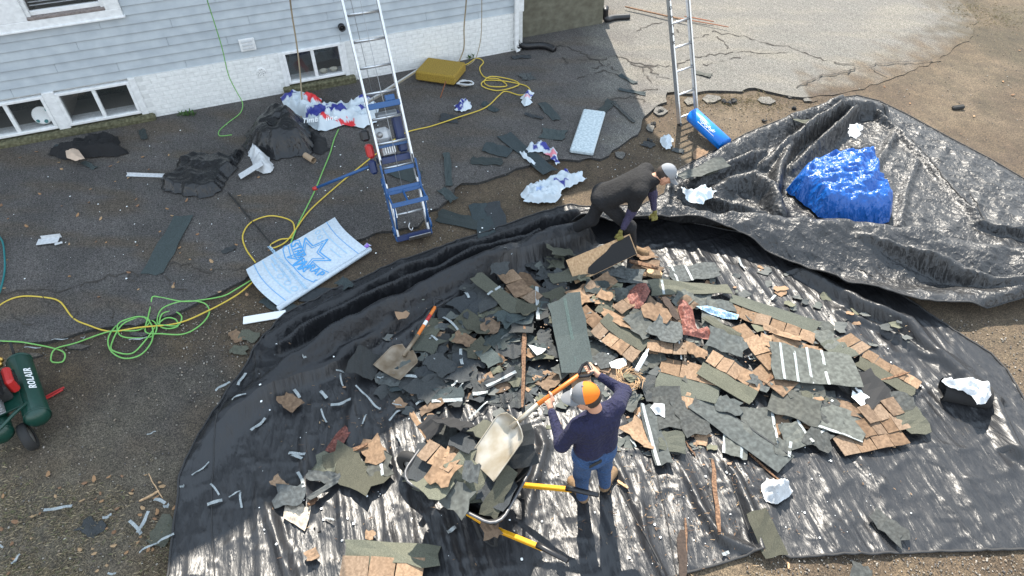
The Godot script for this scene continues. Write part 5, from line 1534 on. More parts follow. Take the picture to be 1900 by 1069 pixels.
	lie("grey strip edged by a long white tape line", 1200, 752, 1232, 864, 0.16, "g", {"bands": [[0.7, 0.9, "tape_white"]], "tear": 0.02})
	lie("dark grey piece right of the bird nest", 1198, 700, 1218, 745, 0.2, "d")
	lie("grey piece in front of the bird nest", 1158, 735, 1185, 752, 0.24, "g")
	lie("grey square with two taped edges under the long strip", 1342, 822, 1388, 834, 0.24, "g", {"tapes": [0.04, 0.75], "tear": 0.02})
	lie("large grey panel with four white tape bars", 1432, 668, 1592, 690, 0.46, "g", {"tapes": [0.12, 0.28, 0.44, 0.62], "tear": 0.03, "curl": 0.02, "up1": 0.05, "up2": 0.03})
	lie("olive square above the large taped panel", 1540, 632, 1574, 664, 0.27, "p", {"tear": 0.02})
	lie("two tan tabs at the upper right heap corner", 1562, 626, 1602, 656, 0.27, "t", {"tabs": 2, "strip": false})
	lie("long olive and tan strip on the right heap edge", 1596, 662, 1702, 722, 0.28, "p", {"tabs": 4, "flip": true, "curl": 0.0})
	lie("stained black felt scrap beside the white card", 1594, 694, 1640, 752, 0.34, "k", {"tear": 0.14})
	lie("grey rounded piece at the right heap end", 1658, 730, 1690, 772, 0.3, "c", {"tear": 0.12})
	lie("olive piece under the rounded grey one", 1682, 758, 1706, 802, 0.26, "o")
	lie("upper row of tan tabs below the white card", 1602, 772, 1668, 752, 0.2, "t", {"tabs": 3, "strip": false})
	lie("middle row of tan tabs at the lower right heap corner", 1596, 796, 1680, 780, 0.2, "t", {"tabs": 4, "strip": false})
	lie("lowest row of tan tabs at the lower right heap corner", 1556, 828, 1678, 806, 0.22, "t", {"tabs": 4, "strip": false})
	lie("cracked grey panel below the large taped panel", 1428, 742, 1520, 768, 0.32, "g", {"tear": 0.04})
	lie("wide grey panel with taped lower edge", 1494, 758, 1604, 796, 0.36, "g", {"bands": [[0.9, 0.98, "tape_white"]], "tapes": [0.12], "tear": 0.03})
	lie("grey rectangle with taped end at the lower heap edge", 1462, 786, 1490, 828, 0.26, "g", {"bands": [[0.02, 0.12, "tape_white"]], "tear": 0.02})
	lie("broken grey piece left of the lowest tan row", 1500, 802, 1542, 824, 0.24, "c", {"tear": 0.1})
	lie("small grey piece with a taped corner by the heap foot", 1440, 826, 1470, 836, 0.18, "g", {"tapes": [0.85], "tear": 0.03})
	lie("grey panel above the long white taped strip", 1520, 612, 1552, 648, 0.2, "g")
	lie("narrow tan strip under the six-tab shingle", 1416, 608, 1486, 630, 0.09, "t")
	lie("small tan square beside the large taped panel", 1410, 628, 1432, 634, 0.17, "t", {"tear": 0.01})
	lie("grey strip between tan tabs and the lath", 1392, 700, 1430, 722, 0.14, "c")
	lie("grey piece between the long strip and the square", 1330, 745, 1375, 758, 0.2, "g")
	# round the wheelbarrow
	lie("bent olive shingle left of the wheelbarrow", 612, 846, 700, 902, 0.3, "o", {"tear": 0.1, "curl": 0.05})
	lie("olive scrap left of the bent olive shingle", 586, 852, 622, 868, 0.22, "p")
	lie("tan shingle standing out beside the bent olive one", 682, 815, 702, 856, 0.2, "t")
	lie("grey scrap with a white tape left of the wheelbarrow", 684, 866, 722, 858, 0.26, "g", {"tapes": [0.6]})
	lie("narrow grey strip slanting left of the wheelbarrow", 573, 926, 634, 884, 0.07, "c")
	lie("grey strip beside the slanting narrow one", 570, 880, 622, 888, 0.11, "c")
	lie("grey torn scrap near the white wood piece", 510, 922, 566, 916, 0.2, "c", {"tear": 0.1})
	lie("small tan scrap above the grey torn scrap", 507, 888, 528, 904, 0.09, "t")
	lie("small tan scrap near the lower tarp edge", 575, 1020, 582, 1040, 0.1, "t", {"tear": 0.09})
	lie("tiny tan scrap in the middle of the shiny tarp", 678, 992, 696, 994, 0.08, "t")
	lie("tan scrap on the shaded tarp left of the lying scoop", 520, 735, 555, 755, 0.16, "b")
	lie("long olive shingle at the lower frame edge", 640, 1022, 815, 1034, 0.2, "p", {"curl": 0.0})
	lie("tan shingle below the long olive one", 632, 1058, 785, 1062, 0.24, "t", {"tabs": 3, "strip": false, "curl": 0.0})
	lie("olive strip crossing the lower tarp hem", 1404, 948, 1442, 1036, 0.2, "o", {"curl": 0.0, "tear": 0.02})
	lie("grey shingle lost on the open lower tarp", 1622, 952, 1684, 1005, 0.18, "c", {"curl": 0.0})
	# on the asphalt and dirt
	for q in [["long slate strip alone on the shaded asphalt", 341, 399, 282, 508, 0.26, "l"], ["slate shingle under the white print scrap, upper of the cluster", 900, 272, 946, 284, 0.26, "l"],
			["curled slate shingle, lower of the cluster near the hoist", 874, 297, 932, 300, 0.2, "l"], ["long slate strip ending at the torn purple wrapper", 936, 250, 1022, 320, 0.24, "l"],
			["thin upright slate strip right of the hoist", 829, 284, 833, 345, 0.11, "l"], ["short slate strip at the foot of the thin one", 818, 350, 843, 372, 0.13, "l"],
			["wide slate strip on the dirt right of the hoist foot", 812, 398, 890, 416, 0.24, "l"], ["bent slate strip crossing the wide one", 884, 378, 906, 440, 0.26, "l"], ["dark slate piece behind the bent strip", 912, 376, 930, 432, 0.24, "d"],
			["slate shingle seen through the hoist rungs", 730, 312, 775, 328, 0.3, "l"], ["slate rectangle between wrapper scrap and bundle", 1005, 190, 1034, 222, 0.16, "l"], ["slate diamond shaped shingle near the bundle", 1006, 246, 1048, 252, 0.28, "l"],
			["thin dark strip beside the slate rectangle", 974, 211, 1008, 219, 0.08, "d"], ["grey triangle scrap above the hose coil", 966, 143, 990, 141, 0.22, "c"], ["slate strip crossing the building's shadow edge", 1150, 138, 1180, 154, 0.09, "l"],
			["slate strip half in sun below the shadow edge", 1148, 165, 1198, 174, 0.09, "l"], ["pale shingle in the sun beside the straight ladder", 1290, 133, 1320, 140, 0.14, "g"], ["slate shingle under the wrapped bundle end", 1112, 212, 1136, 186, 0.16, "l"],
			["narrow strip leaning off the wrapped bundle", 1138, 190, 1176, 227, 0.07, "c"], ["small slate piece under the cellar windows", 262, 240, 268, 258, 0.1, "l"], ["dark sheet behind the printed wrapper", 590, 186, 640, 200, 0.2, "d"],
			["dark shingle under the small printed wrapper", 818, 216, 850, 222, 0.22, "d"], ["slate shingle on the yellow hose", 896, 190, 922, 206, 0.13, "l"], ["brown piece left of the olive pair by the tarp edge", 430, 614, 446, 632, 0.12, "b"],
			["olive piece by the left tarp edge, upper of two", 446, 620, 480, 628, 0.15, "o"], ["olive piece by the left tarp edge, lower of two", 428, 648, 458, 650, 0.12, "o"], ["slate shingle poking from under the wrap sheet", 490, 552, 540, 578, 0.2, "l"],
			["dark slate strips between wrap sheet and tarp", 560, 545, 612, 548, 0.24, "d"], ["small slate triangle by the tarp fold", 628, 518, 648, 532, 0.14, "l"], ["dark shingle beside the ladder foot paper", 1192, 264, 1212, 270, 0.14, "d"],
			["grey strip lying at the straight ladder foot", 1246, 276, 1270, 282, 0.1, "c"], ["black shingle scrap on the dry grass", 152, 970, 186, 988, 0.14, "d"], ["dark green shingle poking from under the tarp hem", 288, 1010, 318, 960, 0.2, "o"],
			["grey shingle at the lower frame edge on the dirt", 1578, 1052, 1616, 1076, 0.18, "c"], ["olive scrap at the broken asphalt by the wrap sheet", 362, 520, 384, 505, 0.12, "o"], ["slate slips under the black cloth heap", 100, 272, 132, 270, 0.14, "l"],
			["slate sliver by the black cloth heap", 152, 300, 176, 312, 0.08, "l"], ["dark torn scrap on the asphalt left of the wrap sheet", 412, 468, 436, 458, 0.1, "d"], ["dark strip beside the hose coil end", 950, 106, 985, 104, 0.12, "d"]]:
		var h := 0.052 if q[2] < 520 and not (q[1] > 780 and q[2] > 360) else 0.016
		if q[1] in [1192, 1246] : h = 0.016
		shingle(q[0], site(q[1], q[2], h), site(q[3], q[4], h), q[5], q[6], {"curl": rng.randf_range(0.0, 0.02), "roll": 0.0, "twist": 0.0, "tear": 0.04})
	# strips lying on the bunched tarp by the ladder
	shingle("grey-green strip resting on the tarp fold by the worker's cap", site(1262, 330, 0.3), site(1345, 300, 0.32), 0.2, "g", {"curl": 0.02})
	shingle("pale strip lying across the bunched tarp top", site(1474, 224, 0.3), site(1516, 226, 0.3), 0.1, "p", {"curl": 0.03})
	shingle("olive sheet beside the blue roll on the tarp edge", site(1275, 322, 0.22), site(1330, 314, 0.24), 0.16, "p", {})
	shingle("plywood coloured shingle at the blue roll foot", site(1290, 285, 0.03), site(1312, 290, 0.03), 0.3, "b", {})

# ---------- wheelbarrow ----------
func rrect(lx: float, lz: float, r: float, y: float, x0 := 0.0) -> PackedVector3Array:
	var out := PackedVector3Array()
	for c in 4:
		for k in 5:
			var an := PI / 2 * c + PI / 8 * k
			var cx: float = (lx - r) * [1, -1, -1, 1][c]
			var cz: float = (lz - r) * [1, 1, -1, -1][c]
			out.append(Vector3(x0 + cx + cos(an) * r, y, cz + sin(an) * r))
	return out

func loft(st: SurfaceTool, rings: Array, close_last := true) -> void:
	for i in rings.size() - 1:
		var n: int = rings[i].size()
		for k in n:
			var k2 := (k + 1) % n
			quad(st, rings[i][k], rings[i + 1][k], rings[i + 1][k2], rings[i][k2])
	if close_last:
		var l: PackedVector3Array = rings[-1]
		for k in range(1, l.size() - 1): tri(st, l[0], l[k], l[k + 1])

func wheelbarrow() -> void:
	var rim := 0.64
	var A := site(797, 779, rim); var B := site(979, 863, rim); var C := site(924, 962, rim); var D := site(797, 899, rim)
	var u := ((B - A) + (C - D)); u.y = 0; u = u.normalized()
	var mid := (A + B + C + D) / 4
	var t := thing("wheelbarrow", "black wheelbarrow with yellow handles loaded with torn shingles", "wheelbarrow")
	t.transform = Transform3D(Basis(u, Vector3.UP, u.cross(Vector3.UP)), Vector3(mid.x, 0.02, mid.z))
	var st := ns(true)
	loft(st, [rrect(0.26, 0.2, 0.08, 0.33, 0.0), rrect(0.46, 0.33, 0.12, 0.62, -0.02), rrect(0.485, 0.355, 0.13, 0.625, -0.02), rrect(0.485, 0.355, 0.13, 0.605, -0.02), rrect(0.455, 0.325, 0.12, 0.605, -0.02), rrect(0.25, 0.19, 0.08, 0.34, 0.0)])
	add(st, "tray", M.barrow_tray, t)
	st = ns(true)
	var ring := []
	for p in rrect(0.478, 0.348, 0.13, 0.624, -0.02): ring.append(p)
	ring.append(ring[0]); ring.append(ring[1])
	tube(st, ring, 0.013, 7, false)
	add(st, "rim", mat("barrow_rim", L(0.12, 0.12, 0.125), 0.4, null, 1.0, 0.4), t)
	for s in [-1, 1]:
		st = ns()
		bar(st, Vector3(-0.62, 0.2, s * 0.12), Vector3(0.3, 0.275, s * 0.225), 0.045, 0.038, 0.006)
		bar(st, Vector3(0.29, 0.27, s * 0.224), Vector3(0.83, 0.52, s * 0.29), 0.045, 0.038, 0.006)
		var hd := add(st, "handle", M.barrow_yellow, t)
		st = ns(true)
		tube(st, [Vector3(0.78, 0.52, s * 0.284), Vector3(0.84, 0.533, s * 0.291), Vector3(1.06, 0.58, s * 0.316)], [0.028, 0.025, 0.021], 10)
		add(st, "grip", M.black_plastic, hd)
		st = ns(true)
		tube(st, [Vector3(0.36, 0.42, s * 0.23), Vector3(0.38, 0.06, s * 0.26), Vector3(0.34, 0.012, s * 0.26), Vector3(0.22, 0.012, s * 0.25), Vector3(0.1, 0.3, s * 0.2)], 0.016, 7)
		add(st, "leg", M.navy_paint if false else M.rubber, t)
	st = ns(true)
	lathe(st, Transform3D(Basis(Vector3.RIGHT, PI / 2), Vector3(-0.62, 0.19, 0)), [[0.11, -0.035], [0.16, -0.05], [0.19, -0.03], [0.195, 0.0], [0.19, 0.03], [0.16, 0.05], [0.11, 0.035]], 24)
	var w := add(st, "wheel", M.rubber, t)
	st = ns(true)
	lathe(st, Transform3D(Basis(Vector3.RIGHT, PI / 2), Vector3(-0.62, 0.19, 0)), [[0.0, -0.04], [0.03, -0.05], [0.11, -0.02], [0.11, 0.02], [0.03, 0.05], [0.0, 0.04]], 18)
	add(st, "rim", M.galvanised, w)
	st = ns()
	bar(st, Vector3(-0.45, 0.28, -0.2), Vector3(-0.45, 0.28, 0.2), 0.03, 0.05)
	add(st, "crossbar", M.barrow_yellow, t)
	# its load
	var G := "shingles loaded in the wheelbarrow"
	for q in [["charcoal sheet draped over the near left wheelbarrow rim", 765, 850, 822, 868, 0.34, "d", 0.66, {"curl": -0.06, "tear": 0.04}],
			["olive strip under the charcoal sheet on the wheelbarrow rim", 768, 890, 850, 897, 0.16, "o", 0.64, {}],
			["grey sheet at the back of the wheelbarrow load", 800, 803, 842, 824, 0.28, "c", 0.64, {}],
			["black felt flap standing at the back of the wheelbarrow", 820, 776, 868, 792, 0.34, "k", 0.74, {"roll": -0.8, "tear": 0.03}],
			["tan tabs on top of the wheelbarrow load", 785, 832, 846, 866, 0.2, "t", 0.73, {"tabs": 3, "strip": false, "curl": 0.04}],
			["tan piece in the middle of the wheelbarrow load", 832, 832, 864, 846, 0.2, "t", 0.72, {}],
			["tan pieces against the lifted scoop blade", 868, 840, 892, 872, 0.2, "t", 0.68, {"tabs": 2, "strip": false}],
			["large olive shingle sliding off the wheelbarrow front", 848, 848, 888, 940, 0.3, "p", 0.8, {"curl": -0.05, "tear": 0.1, "dh": -0.2}],
			["rolled olive strip across the near wheelbarrow corner", 903, 962, 946, 870, 0.15, "o", 0.6, {"roll": 0.3, "dh": 0.22}],
			["dark sheet standing behind the lifted scoop", 950, 792, 966, 868, 0.34, "d", 0.86, {"roll": 0.5, "tear": 0.03, "dh": -0.2}],
			["brown fragment inside the wheelbarrow below the scoop", 905, 868, 935, 888, 0.18, "b", 0.6, {}],
			["tan shingle hanging below the wheelbarrow handle corner", 896, 982, 926, 972, 0.2, "b", 0.4, {"roll": 0.4}],
			["long wood coloured strip on the far wheelbarrow rim", 762, 765, 800, 822, 0.05, "b", 0.68, {}],
			["large olive shingle leaning over the far wheelbarrow rim", 880, 790, 935, 812, 0.3, "o", 0.68, {"roll": -0.5}],
			["dark felt piece poking up at the wheelbarrow's back corner", 792, 778, 812, 806, 0.2, "k", 0.72, {"roll": 0.4}],
			["tan shingle lying across the near load", 800, 868, 840, 884, 0.22, "b", 0.76, {"curl": 0.08}],
			["olive shingle jutting over the near left rim", 762, 872, 826, 908, 0.22, "p", 0.62, {"curl": -0.08, "dh": 0.16}],
			["grey shingle leaning on the near rim", 820, 905, 872, 938, 0.24, "g", 0.68, {"roll": 0.3}],
			["charcoal shingle standing in the middle of the load", 842, 812, 886, 838, 0.26, "d", 0.74, {"roll": -0.5}],
			["cool grey scrap on top of the olive shingle", 858, 872, 888, 880, 0.16, "c", 0.8, {"roll": 0.3}],
			["dark sheet sliding toward the handles", 900, 900, 945, 925, 0.26, "d", 0.66, {"roll": 0.2}],
			["charcoal filler shingle deep in the wheelbarrow", 830, 870, 910, 905, 0.4, "d", 0.54, {}],
			["grey filler shingle deep in the wheelbarrow", 850, 820, 930, 860, 0.34, "c", 0.52, {}]]:
		shingle(q[0], site(q[1], q[2], q[7]), site(q[3], q[4], q[7] + q[8].get("dh", 0.02)), q[5], q[6], q[8], G)

# ---------- scoop shovels ----------
func scoop(called: String, label: String, grip: Vector3, neck: Vector3, tip: Vector3, up: Vector3, metal: Material) -> Node3D:
	var t := thing(called, label, "shovel")
	var ax := (neck - grip).normalized()
	var s0 := grip + ax * 0.1
	var s1 := grip.lerp(neck, 0.72)
	hang("shaft", M.tool_orange, t, [s0, s1], 0.02, 10)
	hang("ferrule", metal, t, [s1 - ax * 0.02, neck + (tip - neck).normalized() * 0.08], 0.0225, 10)
	var side := ax.cross(up).normalized()
	var g := [s0 + ax * 0.02, s0 - ax * 0.02 + side * 0.025, grip + ax * 0.03 + side * 0.058, grip - ax * 0.015 + side * 0.056, grip - ax * 0.02, grip - ax * 0.015 - side * 0.056, grip + ax * 0.03 - side * 0.058, s0 - ax * 0.02 - side * 0.025, s0 + ax * 0.02]
	hang("d_grip", M.black_plastic, t, g, 0.014, 8)
	var bx_ := (tip - neck)
	var bl := bx_.length()
	var fx := bx_ / bl
	var fz := fx.cross(up).normalized()
	var fy := fz.cross(fx).normalized()
	var st := ns(true)
	var pt := func(a: float, b: float, off: float) -> Vector3:   # a along, b across -1..1
		var half := 0.19 * pow(clampf(a * 5.0 + 0.12, 0.0, 1.0), 0.45) * (1.0 - 0.04 * a)
		var y := 0.055 * pow(absf(b), 2.6) * (1.0 - a * 0.55) + 0.06 * pow(maxf(0.0, 1.0 - a * 4.0), 2.0) - 0.045 + 0.03 * a
		y += 0.008 * cos(b * 9.0) * exp(-b * b * 4.0) * (1.0 - a)
		return neck + fx * (a * bl) + fz * (b * half) + fy * (y + off)
	for off in [0.0, -0.004]:
		for i in 14:
			for j in 14:
				quad(st, pt.call(i / 14.0, j / 7.0 - 1.0, off), pt.call((i + 1) / 14.0, j / 7.0 - 1.0, off), pt.call((i + 1) / 14.0, (j + 1) / 7.0 - 1.0, off), pt.call(i / 14.0, (j + 1) / 7.0 - 1.0, off))
	var bo := add(st, "blade", metal, t)
	var e := []
	for i in 15: e.append(pt.call(1.0 - i / 14.0, -1.0, 0.0))
	for j in 15: e.append(pt.call(0.0, j / 7.0 - 1.0, 0.0))
	for i in 15: e.append(pt.call(i / 14.0, 1.0, 0.0))
	hang("blade_rim", metal, bo, e, 0.006, 6)
	return t

func shovels() -> void:
	scoop("shovel", "idle scoop shovel with an orange shaft lying on the black tarp", heap_site(815, 557, 0.06), heap_site(757, 652, 0.06), heap_site(717, 692, 0.05), Vector3.UP, M.scoop_dirty)
	var o := get_child(get_child_count() - 1) as Node3D
	var a := heap_site(815, 557, 0.06); var b := heap_site(757, 652, 0.06)
	hang("warning_sticker", M.red_paint, o, [a.lerp(b, 0.3), a.lerp(b, 0.42)], 0.0207, 10)
	hang("warning_sticker", M.print_white, o, [a.lerp(b, 0.42), a.lerp(b, 0.5)], 0.0207, 10)
	scoop("shovel", "scoop shovel held by the worker, tipping shingles into the wheelbarrow", SH_GRIP(), SH_NECK(), site(893, 872, 0.74), Vector3(-0.55, 0.75, 0.2), M.scoop_metal)

func SH_GRIP() -> Vector3: return site(1092, 684, 1.4)
func SH_NECK() -> Vector3: return site(958, 779, 1.0)

# ---------- people: a field of tapered bones meshed as surface nets ----------
func field(bones: Array, cell: float, k: float) -> Dictionary:
	var lo := Vector3.ONE * 1e9
	var hi := -lo
	for b in bones:
		var r := Vector3.ONE * (maxf(b[1], b[3]) + k + cell * 2)
		lo = lo.min(b[0] - r).min(b[2] - r); hi = hi.max(b[0] + r).max(b[2] + r)
	var n := Vector3i(((hi - lo) / cell).ceil()) + Vector3i.ONE
	var f := PackedFloat32Array()
	f.resize(n.x * n.y * n.z)
	f.fill(1.0)
	for b in bones:
		var a: Vector3 = b[0]
		var ba: Vector3 = b[2] - a
		var ll := maxf(ba.length_squared(), 1e-9)
		var ra: float = b[1]
		var rb: float = b[3]
		var m := Vector3.ONE * (maxf(ra, rb) + k + cell * 1.5)
		var i0 := Vector3i(((a.min(b[2]) - m - lo) / cell).floor()).clamp(Vector3i.ZERO, n - Vector3i.ONE)
		var i1 := Vector3i(((a.max(b[2]) + m - lo) / cell).ceil()).clamp(Vector3i.ZERO, n - Vector3i.ONE)
		for z in range(i0.z, i1.z + 1):
			for y in range(i0.y, i1.y + 1):
				var row := (z * n.y + y) * n.x
				for x in range(i0.x, i1.x + 1):
					var pa := lo + Vector3(x, y, z) * cell - a
					var t := clampf(pa.dot(ba) / ll, 0.0, 1.0)
					var d := (pa - ba * t).length() - lerpf(ra, rb, t)
					var o := f[row + x]
					var h := maxf(k - absf(o - d), 0.0) / k
					f[row + x] = minf(o, d) - h * h * k * 0.25
	return {"f": f, "n": n, "lo": lo, "cell": cell, "bones": bones}

func region_of(p: Vector3, bones: Array) -> String:
	var best := 1e9
	var out := ""
	for b in bones:
		var ba: Vector3 = b[2] - b[0]
		var t := clampf((p - b[0]).dot(ba) / maxf(ba.length_squared(), 1e-9), 0.0, 1.0)
		var d: float = (p - b[0] - ba * t).length() - lerpf(b[1], b[3], t)
		if d < best: best = d; out = b[4]
	return out

# Fills one SurfaceTool per region (tools[region]); with one = "" all go to their own region, else to tools[one].
func nets(fd: Dictionary, tools: Dictionary, iso := 0.0, one := "") -> void:
	var f: PackedFloat32Array = fd.f
	var n: Vector3i = fd.n
	var cell: float = fd.cell
	var lo: Vector3 = fd.lo
	var sx := 1
	var sy := n.x
	var sz := n.x * n.y
	var corner := [0, sx, sy, sx + sy, sz, sx + sz, sy + sz, sx + sy + sz]
	var cv := [Vector3(0, 0, 0), Vector3(1, 0, 0), Vector3(0, 1, 0), Vector3(1, 1, 0), Vector3(0, 0, 1), Vector3(1, 0, 1), Vector3(0, 1, 1), Vector3(1, 1, 1)]
	var edges := [[0, 1], [2, 3], [4, 5], [6, 7], [0, 2], [1, 3], [4, 6], [5, 7], [0, 4], [1, 5], [2, 6], [3, 7]]
	var vid := {}
	var vs := PackedVector3Array()
	var rg := []
	for z in n.z - 1:
		for y in n.y - 1:
			var row := z * sz + y * sy
			for x in n.x - 1:
				var i := row + x
				if f[i] > cell * 2.2 + iso or f[i] < -cell * 2.2 + iso: continue
				var inside := 0
				for c in 8:
					if f[i + corner[c]] < iso: inside += 1
				if inside == 0 or inside == 8: continue
				var sum := Vector3.ZERO
				var cnt := 0
				for e in edges:
					var va := f[i + corner[e[0]]] - iso
					var vb := f[i + corner[e[1]]] - iso
					if (va < 0) != (vb < 0):
						sum += cv[e[0]].lerp(cv[e[1]], va / (va - vb)); cnt += 1
				vid[i] = vs.size()
				var p := lo + (Vector3(x, y, z) + sum / cnt) * cell
				vs.append(p)
				rg.append(region_of(p, fd.bones) if one == "" else one)
	for i in vid:
		var a := f[i] < iso
		for ax in 3:
			var s: int = [sx, sy, sz][ax]
			if i + s >= f.size(): continue
			if a == (f[i + s] < iso): continue
			var s1: int = [sx, sy, sz][(ax + 1) % 3]
			var s2: int = [sx, sy, sz][(ax + 2) % 3]
			if not (vid.has(i - s1) and vid.has(i - s2) and vid.has(i - s1 - s2)): continue
			var q := [vid[i], vid[i - s1], vid[i - s1 - s2], vid[i - s2]]
			if not a: q.reverse()
			var st: SurfaceTool = tools[rg[q[0]]]
			for k in [0, 1, 2, 0, 2, 3]: st.add_vertex(vs[q[k]])

# Fingers closed round a bar through c along axis; palm lies on the side of dir.
func grip_bones(c: Vector3, axis: Vector3, dir: Vector3, wrist: Vector3, rad: float, flip: float, region: String) -> Array:
	axis = axis.normalized()
	dir = (dir - axis * dir.dot(axis)).normalized()
	var oth := axis.cross(dir) * flip
	var out := []
	var pr := rad + 0.017
	var kn := []
	for k in 4:
		var o := axis * ((k - 1.5) * 0.021)
		var lg: float = [0.9, 1.0, 0.97, 0.82][k]
		var prev := c + o + dir * pr - oth * 0.01
		kn.append(prev)
		for j in 3:
			var an := (0.75 + j * 0.95) * lg
			var q := c + o + (dir * cos(an) + oth * sin(an)) * (rad + 0.0095)
			out.append([prev, 0.0098 - j * 0.0008, q, 0.0092 - j * 0.0008, region])
			prev = q
	for k in 4: out.append([wrist.lerp(kn[k], 0.35), 0.017, kn[k], 0.0125, region])
	out.append([wrist, 0.027, wrist.lerp((kn[1] + kn[2]) * 0.5, 0.6), 0.02, region])
	var tb := wrist.lerp(kn[0], 0.55) + axis * -0.022
	var t1 := c - axis * 0.045 + (dir * 0.5 - oth * 0.87) * (rad + 0.011)
	var t2 := c - axis * 0.04 + (-dir * 0.6 - oth * 0.8) * (rad + 0.0105)
	out.append([tb, 0.014, t1, 0.0115, region])
	out.append([t1, 0.0115, t2, 0.0095, region])
	return out

func head_bones(c: Vector3, f: Vector3, up: Vector3, neck: Vector3) -> Array:   # c: centre of the skull
	var r := f.cross(up).normalized()
	up = r.cross(f).normalized()
	var s := "skin"
	var o := [[c + f * 0.03 + up * 0.01, 0.076, c - f * 0.0 + up * 0.0, 0.078, s], [c - f * 0.02 + up * 0.02, 0.08, c - f * 0.034 + up * 0.005, 0.082, "hair"], [c + f * 0.03 - up * 0.03, 0.068, c + f * 0.045 - up * 0.085, 0.04, s],
		[c + f * 0.06 - up * 0.045, 0.03, c + f * 0.075 - up * 0.09, 0.022, s], [c + f * 0.088 + up * 0.01, 0.011, c + f * 0.112 - up * 0.028, 0.014, s],
		[c + f * 0.083 - up * 0.052, 0.014, c + f * 0.086 - up * 0.065, 0.013, s], [c - f * 0.02 - up * 0.04, 0.055, neck, 0.056, s]]
	for k in [-1, 1]:
		o.append([c + r * k * 0.072 - f * 0.005 + up * 0.01, 0.012, c + r * k * 0.078 - f * 0.012 - up * 0.03, 0.01, s])
		o.append([c + r * k * 0.033 + f * 0.076 + up * 0.012, 0.013, c + r * k * 0.04 + f * 0.07 + up * 0.012, 0.012, s])
		o.append([c + r * k * 0.045 + f * 0.03 - up * 0.03, 0.03, c + r * k * 0.03 + f * 0.05 - up * 0.07, 0.025, s])
	return o

func cap(t: Node3D, c: Vector3, f: Vector3, up: Vector3, front: Material, back: Material, brim: Material) -> void:
	var r := f.cross(up).normalized()
	up = r.cross(f).normalized()
	var fr := Transform3D(Basis(r, up, -f), c + up * 0.02)
	var o := Node3D.new(); o.name = "cap"; t.add_child(o, true)
	for half in 2:
		var st := ns(true)
		for i in 7:
			for j in 12:
				var pt := func(a: float, b: float) -> Vector3:
					var el := a * PI / 2
					var az := b * PI + (PI if half == 1 else 0.0)
					return fr * Vector3(cos(az) * cos(el) * 0.094, sin(el) * 0.105 + 0.0, -sin(az) * cos(el) * 0.108 + 0.004)
				quad(st, pt.call(i / 7.0, j / 12.0), pt.call((i + 1) / 7.0, j / 12.0), pt.call((i + 1) / 7.0, (j + 1) / 12.0), pt.call(i / 7.0, (j + 1) / 12.0))
		add(st, ["front_panel", "back_panel"][half], [front, back][half], o)
	var st := ns(true)
	for off in [0.0, -0.004]:
		for i in 6:
			for j in 12:
				var pt := func(a: float, b: float) -> Vector3:
					var az := lerpf(0.12, 0.88, b) * PI
					var d := Vector3(cos(az) * 0.092, 0.0, -sin(az) * 0.108)
					var e := Vector3(cos(az) * 0.088, -0.004 - 0.012 * absf(cos(az)), -sin(az) * 0.125 - 0.07 * sqrt(maxf(sin(az), 0.0)))
					return fr * (d.lerp(e, a) + Vector3(0, off - 0.012 * a * absf(cos(az)), 0))
				quad(st, pt.call(i / 6.0, j / 12.0), pt.call((i + 1) / 6.0, j / 12.0), pt.call((i + 1) / 6.0, (j + 1) / 12.0), pt.call(i / 6.0, (j + 1) / 12.0))
	add(st, "brim", brim, o)
	st = ns(true)
	lathe(st, Transform3D(fr.basis, fr * Vector3(0, 0.105, 0.004)), [[0.009, 0.0], [0.007, 0.005], [0.0, 0.006]], 8)
	add(st, "button", front, o)
	st = ns()
	bx(st, Transform3D(fr.basis * Basis(Vector3.RIGHT, 0.5), fr * Vector3(0, 0.045, -0.1)), Vector3(0.05, 0.034, 0.006), 0.004)
	add(st, "badge", M.print_white, o)

func boot(t: Node3D, heel: Vector3, toe: Vector3, ankle: Vector3, m: Material) -> void:
	var d := (toe - heel).normalized()
	var bones := [[heel + Vector3(0, 0.045, 0) + d * 0.03, 0.043, toe + Vector3(0, 0.035, 0) - d * 0.04, 0.046, "b"], [toe + Vector3(0, 0.035, 0) - d * 0.06, 0.047, toe + Vector3(0, 0.03, 0) - d * 0.045, 0.043, "b"], [heel + Vector3(0, 0.06, 0) + d * 0.05, 0.048, ankle, 0.054, "b"]]
	var tl := {"b": ns(true)}
	nets(field(bones, 0.011, 0.03), tl)
	var o := add(tl.b, "boot", m, t)
	var st := ns()
	var s := d.cross(Vector3.UP)
	var poly := PackedVector2Array()
	for k in 16:
		var an := TAU * k / 16
		poly.append(Vector2(0.145 * cos(an) + 0.0, 0.05 * sin(an)))
	prism(st, poly, Transform3D(Basis(d, Vector3.UP, s), (heel + toe) / 2 + Vector3(0, 0.002, 0)), 0.022)
	add(st, "sole", M.rubber, o)

func dress(t: Node3D, bones: Array, mats: Dictionary, fine: Array, cell := 0.0135) -> void:
	var fd := field(bones, cell, 0.045)
	var tl := {}
	for k in mats: tl[k] = ns(true)
	nets(fd, tl)
	var body := ns(true)
	nets(fd, {"skin": body}, -0.012, "skin")
	for g in fine:
		var ft := {}
		for k in ["skin", "hair", "glove"]: ft[k] = ns(true) if k != "skin" else body
		nets(field(g[0], g[1], g[2]), ft)
		if g[3] != "": add(ft[g[3]], "hair" if g[3] == "hair" else "glove", M[g[3]], t)
	add(body, "body", M.skin, t)
	for k in mats:
		if k != "skin": add(tl[k], mats[k][0], mats[k][1], t)

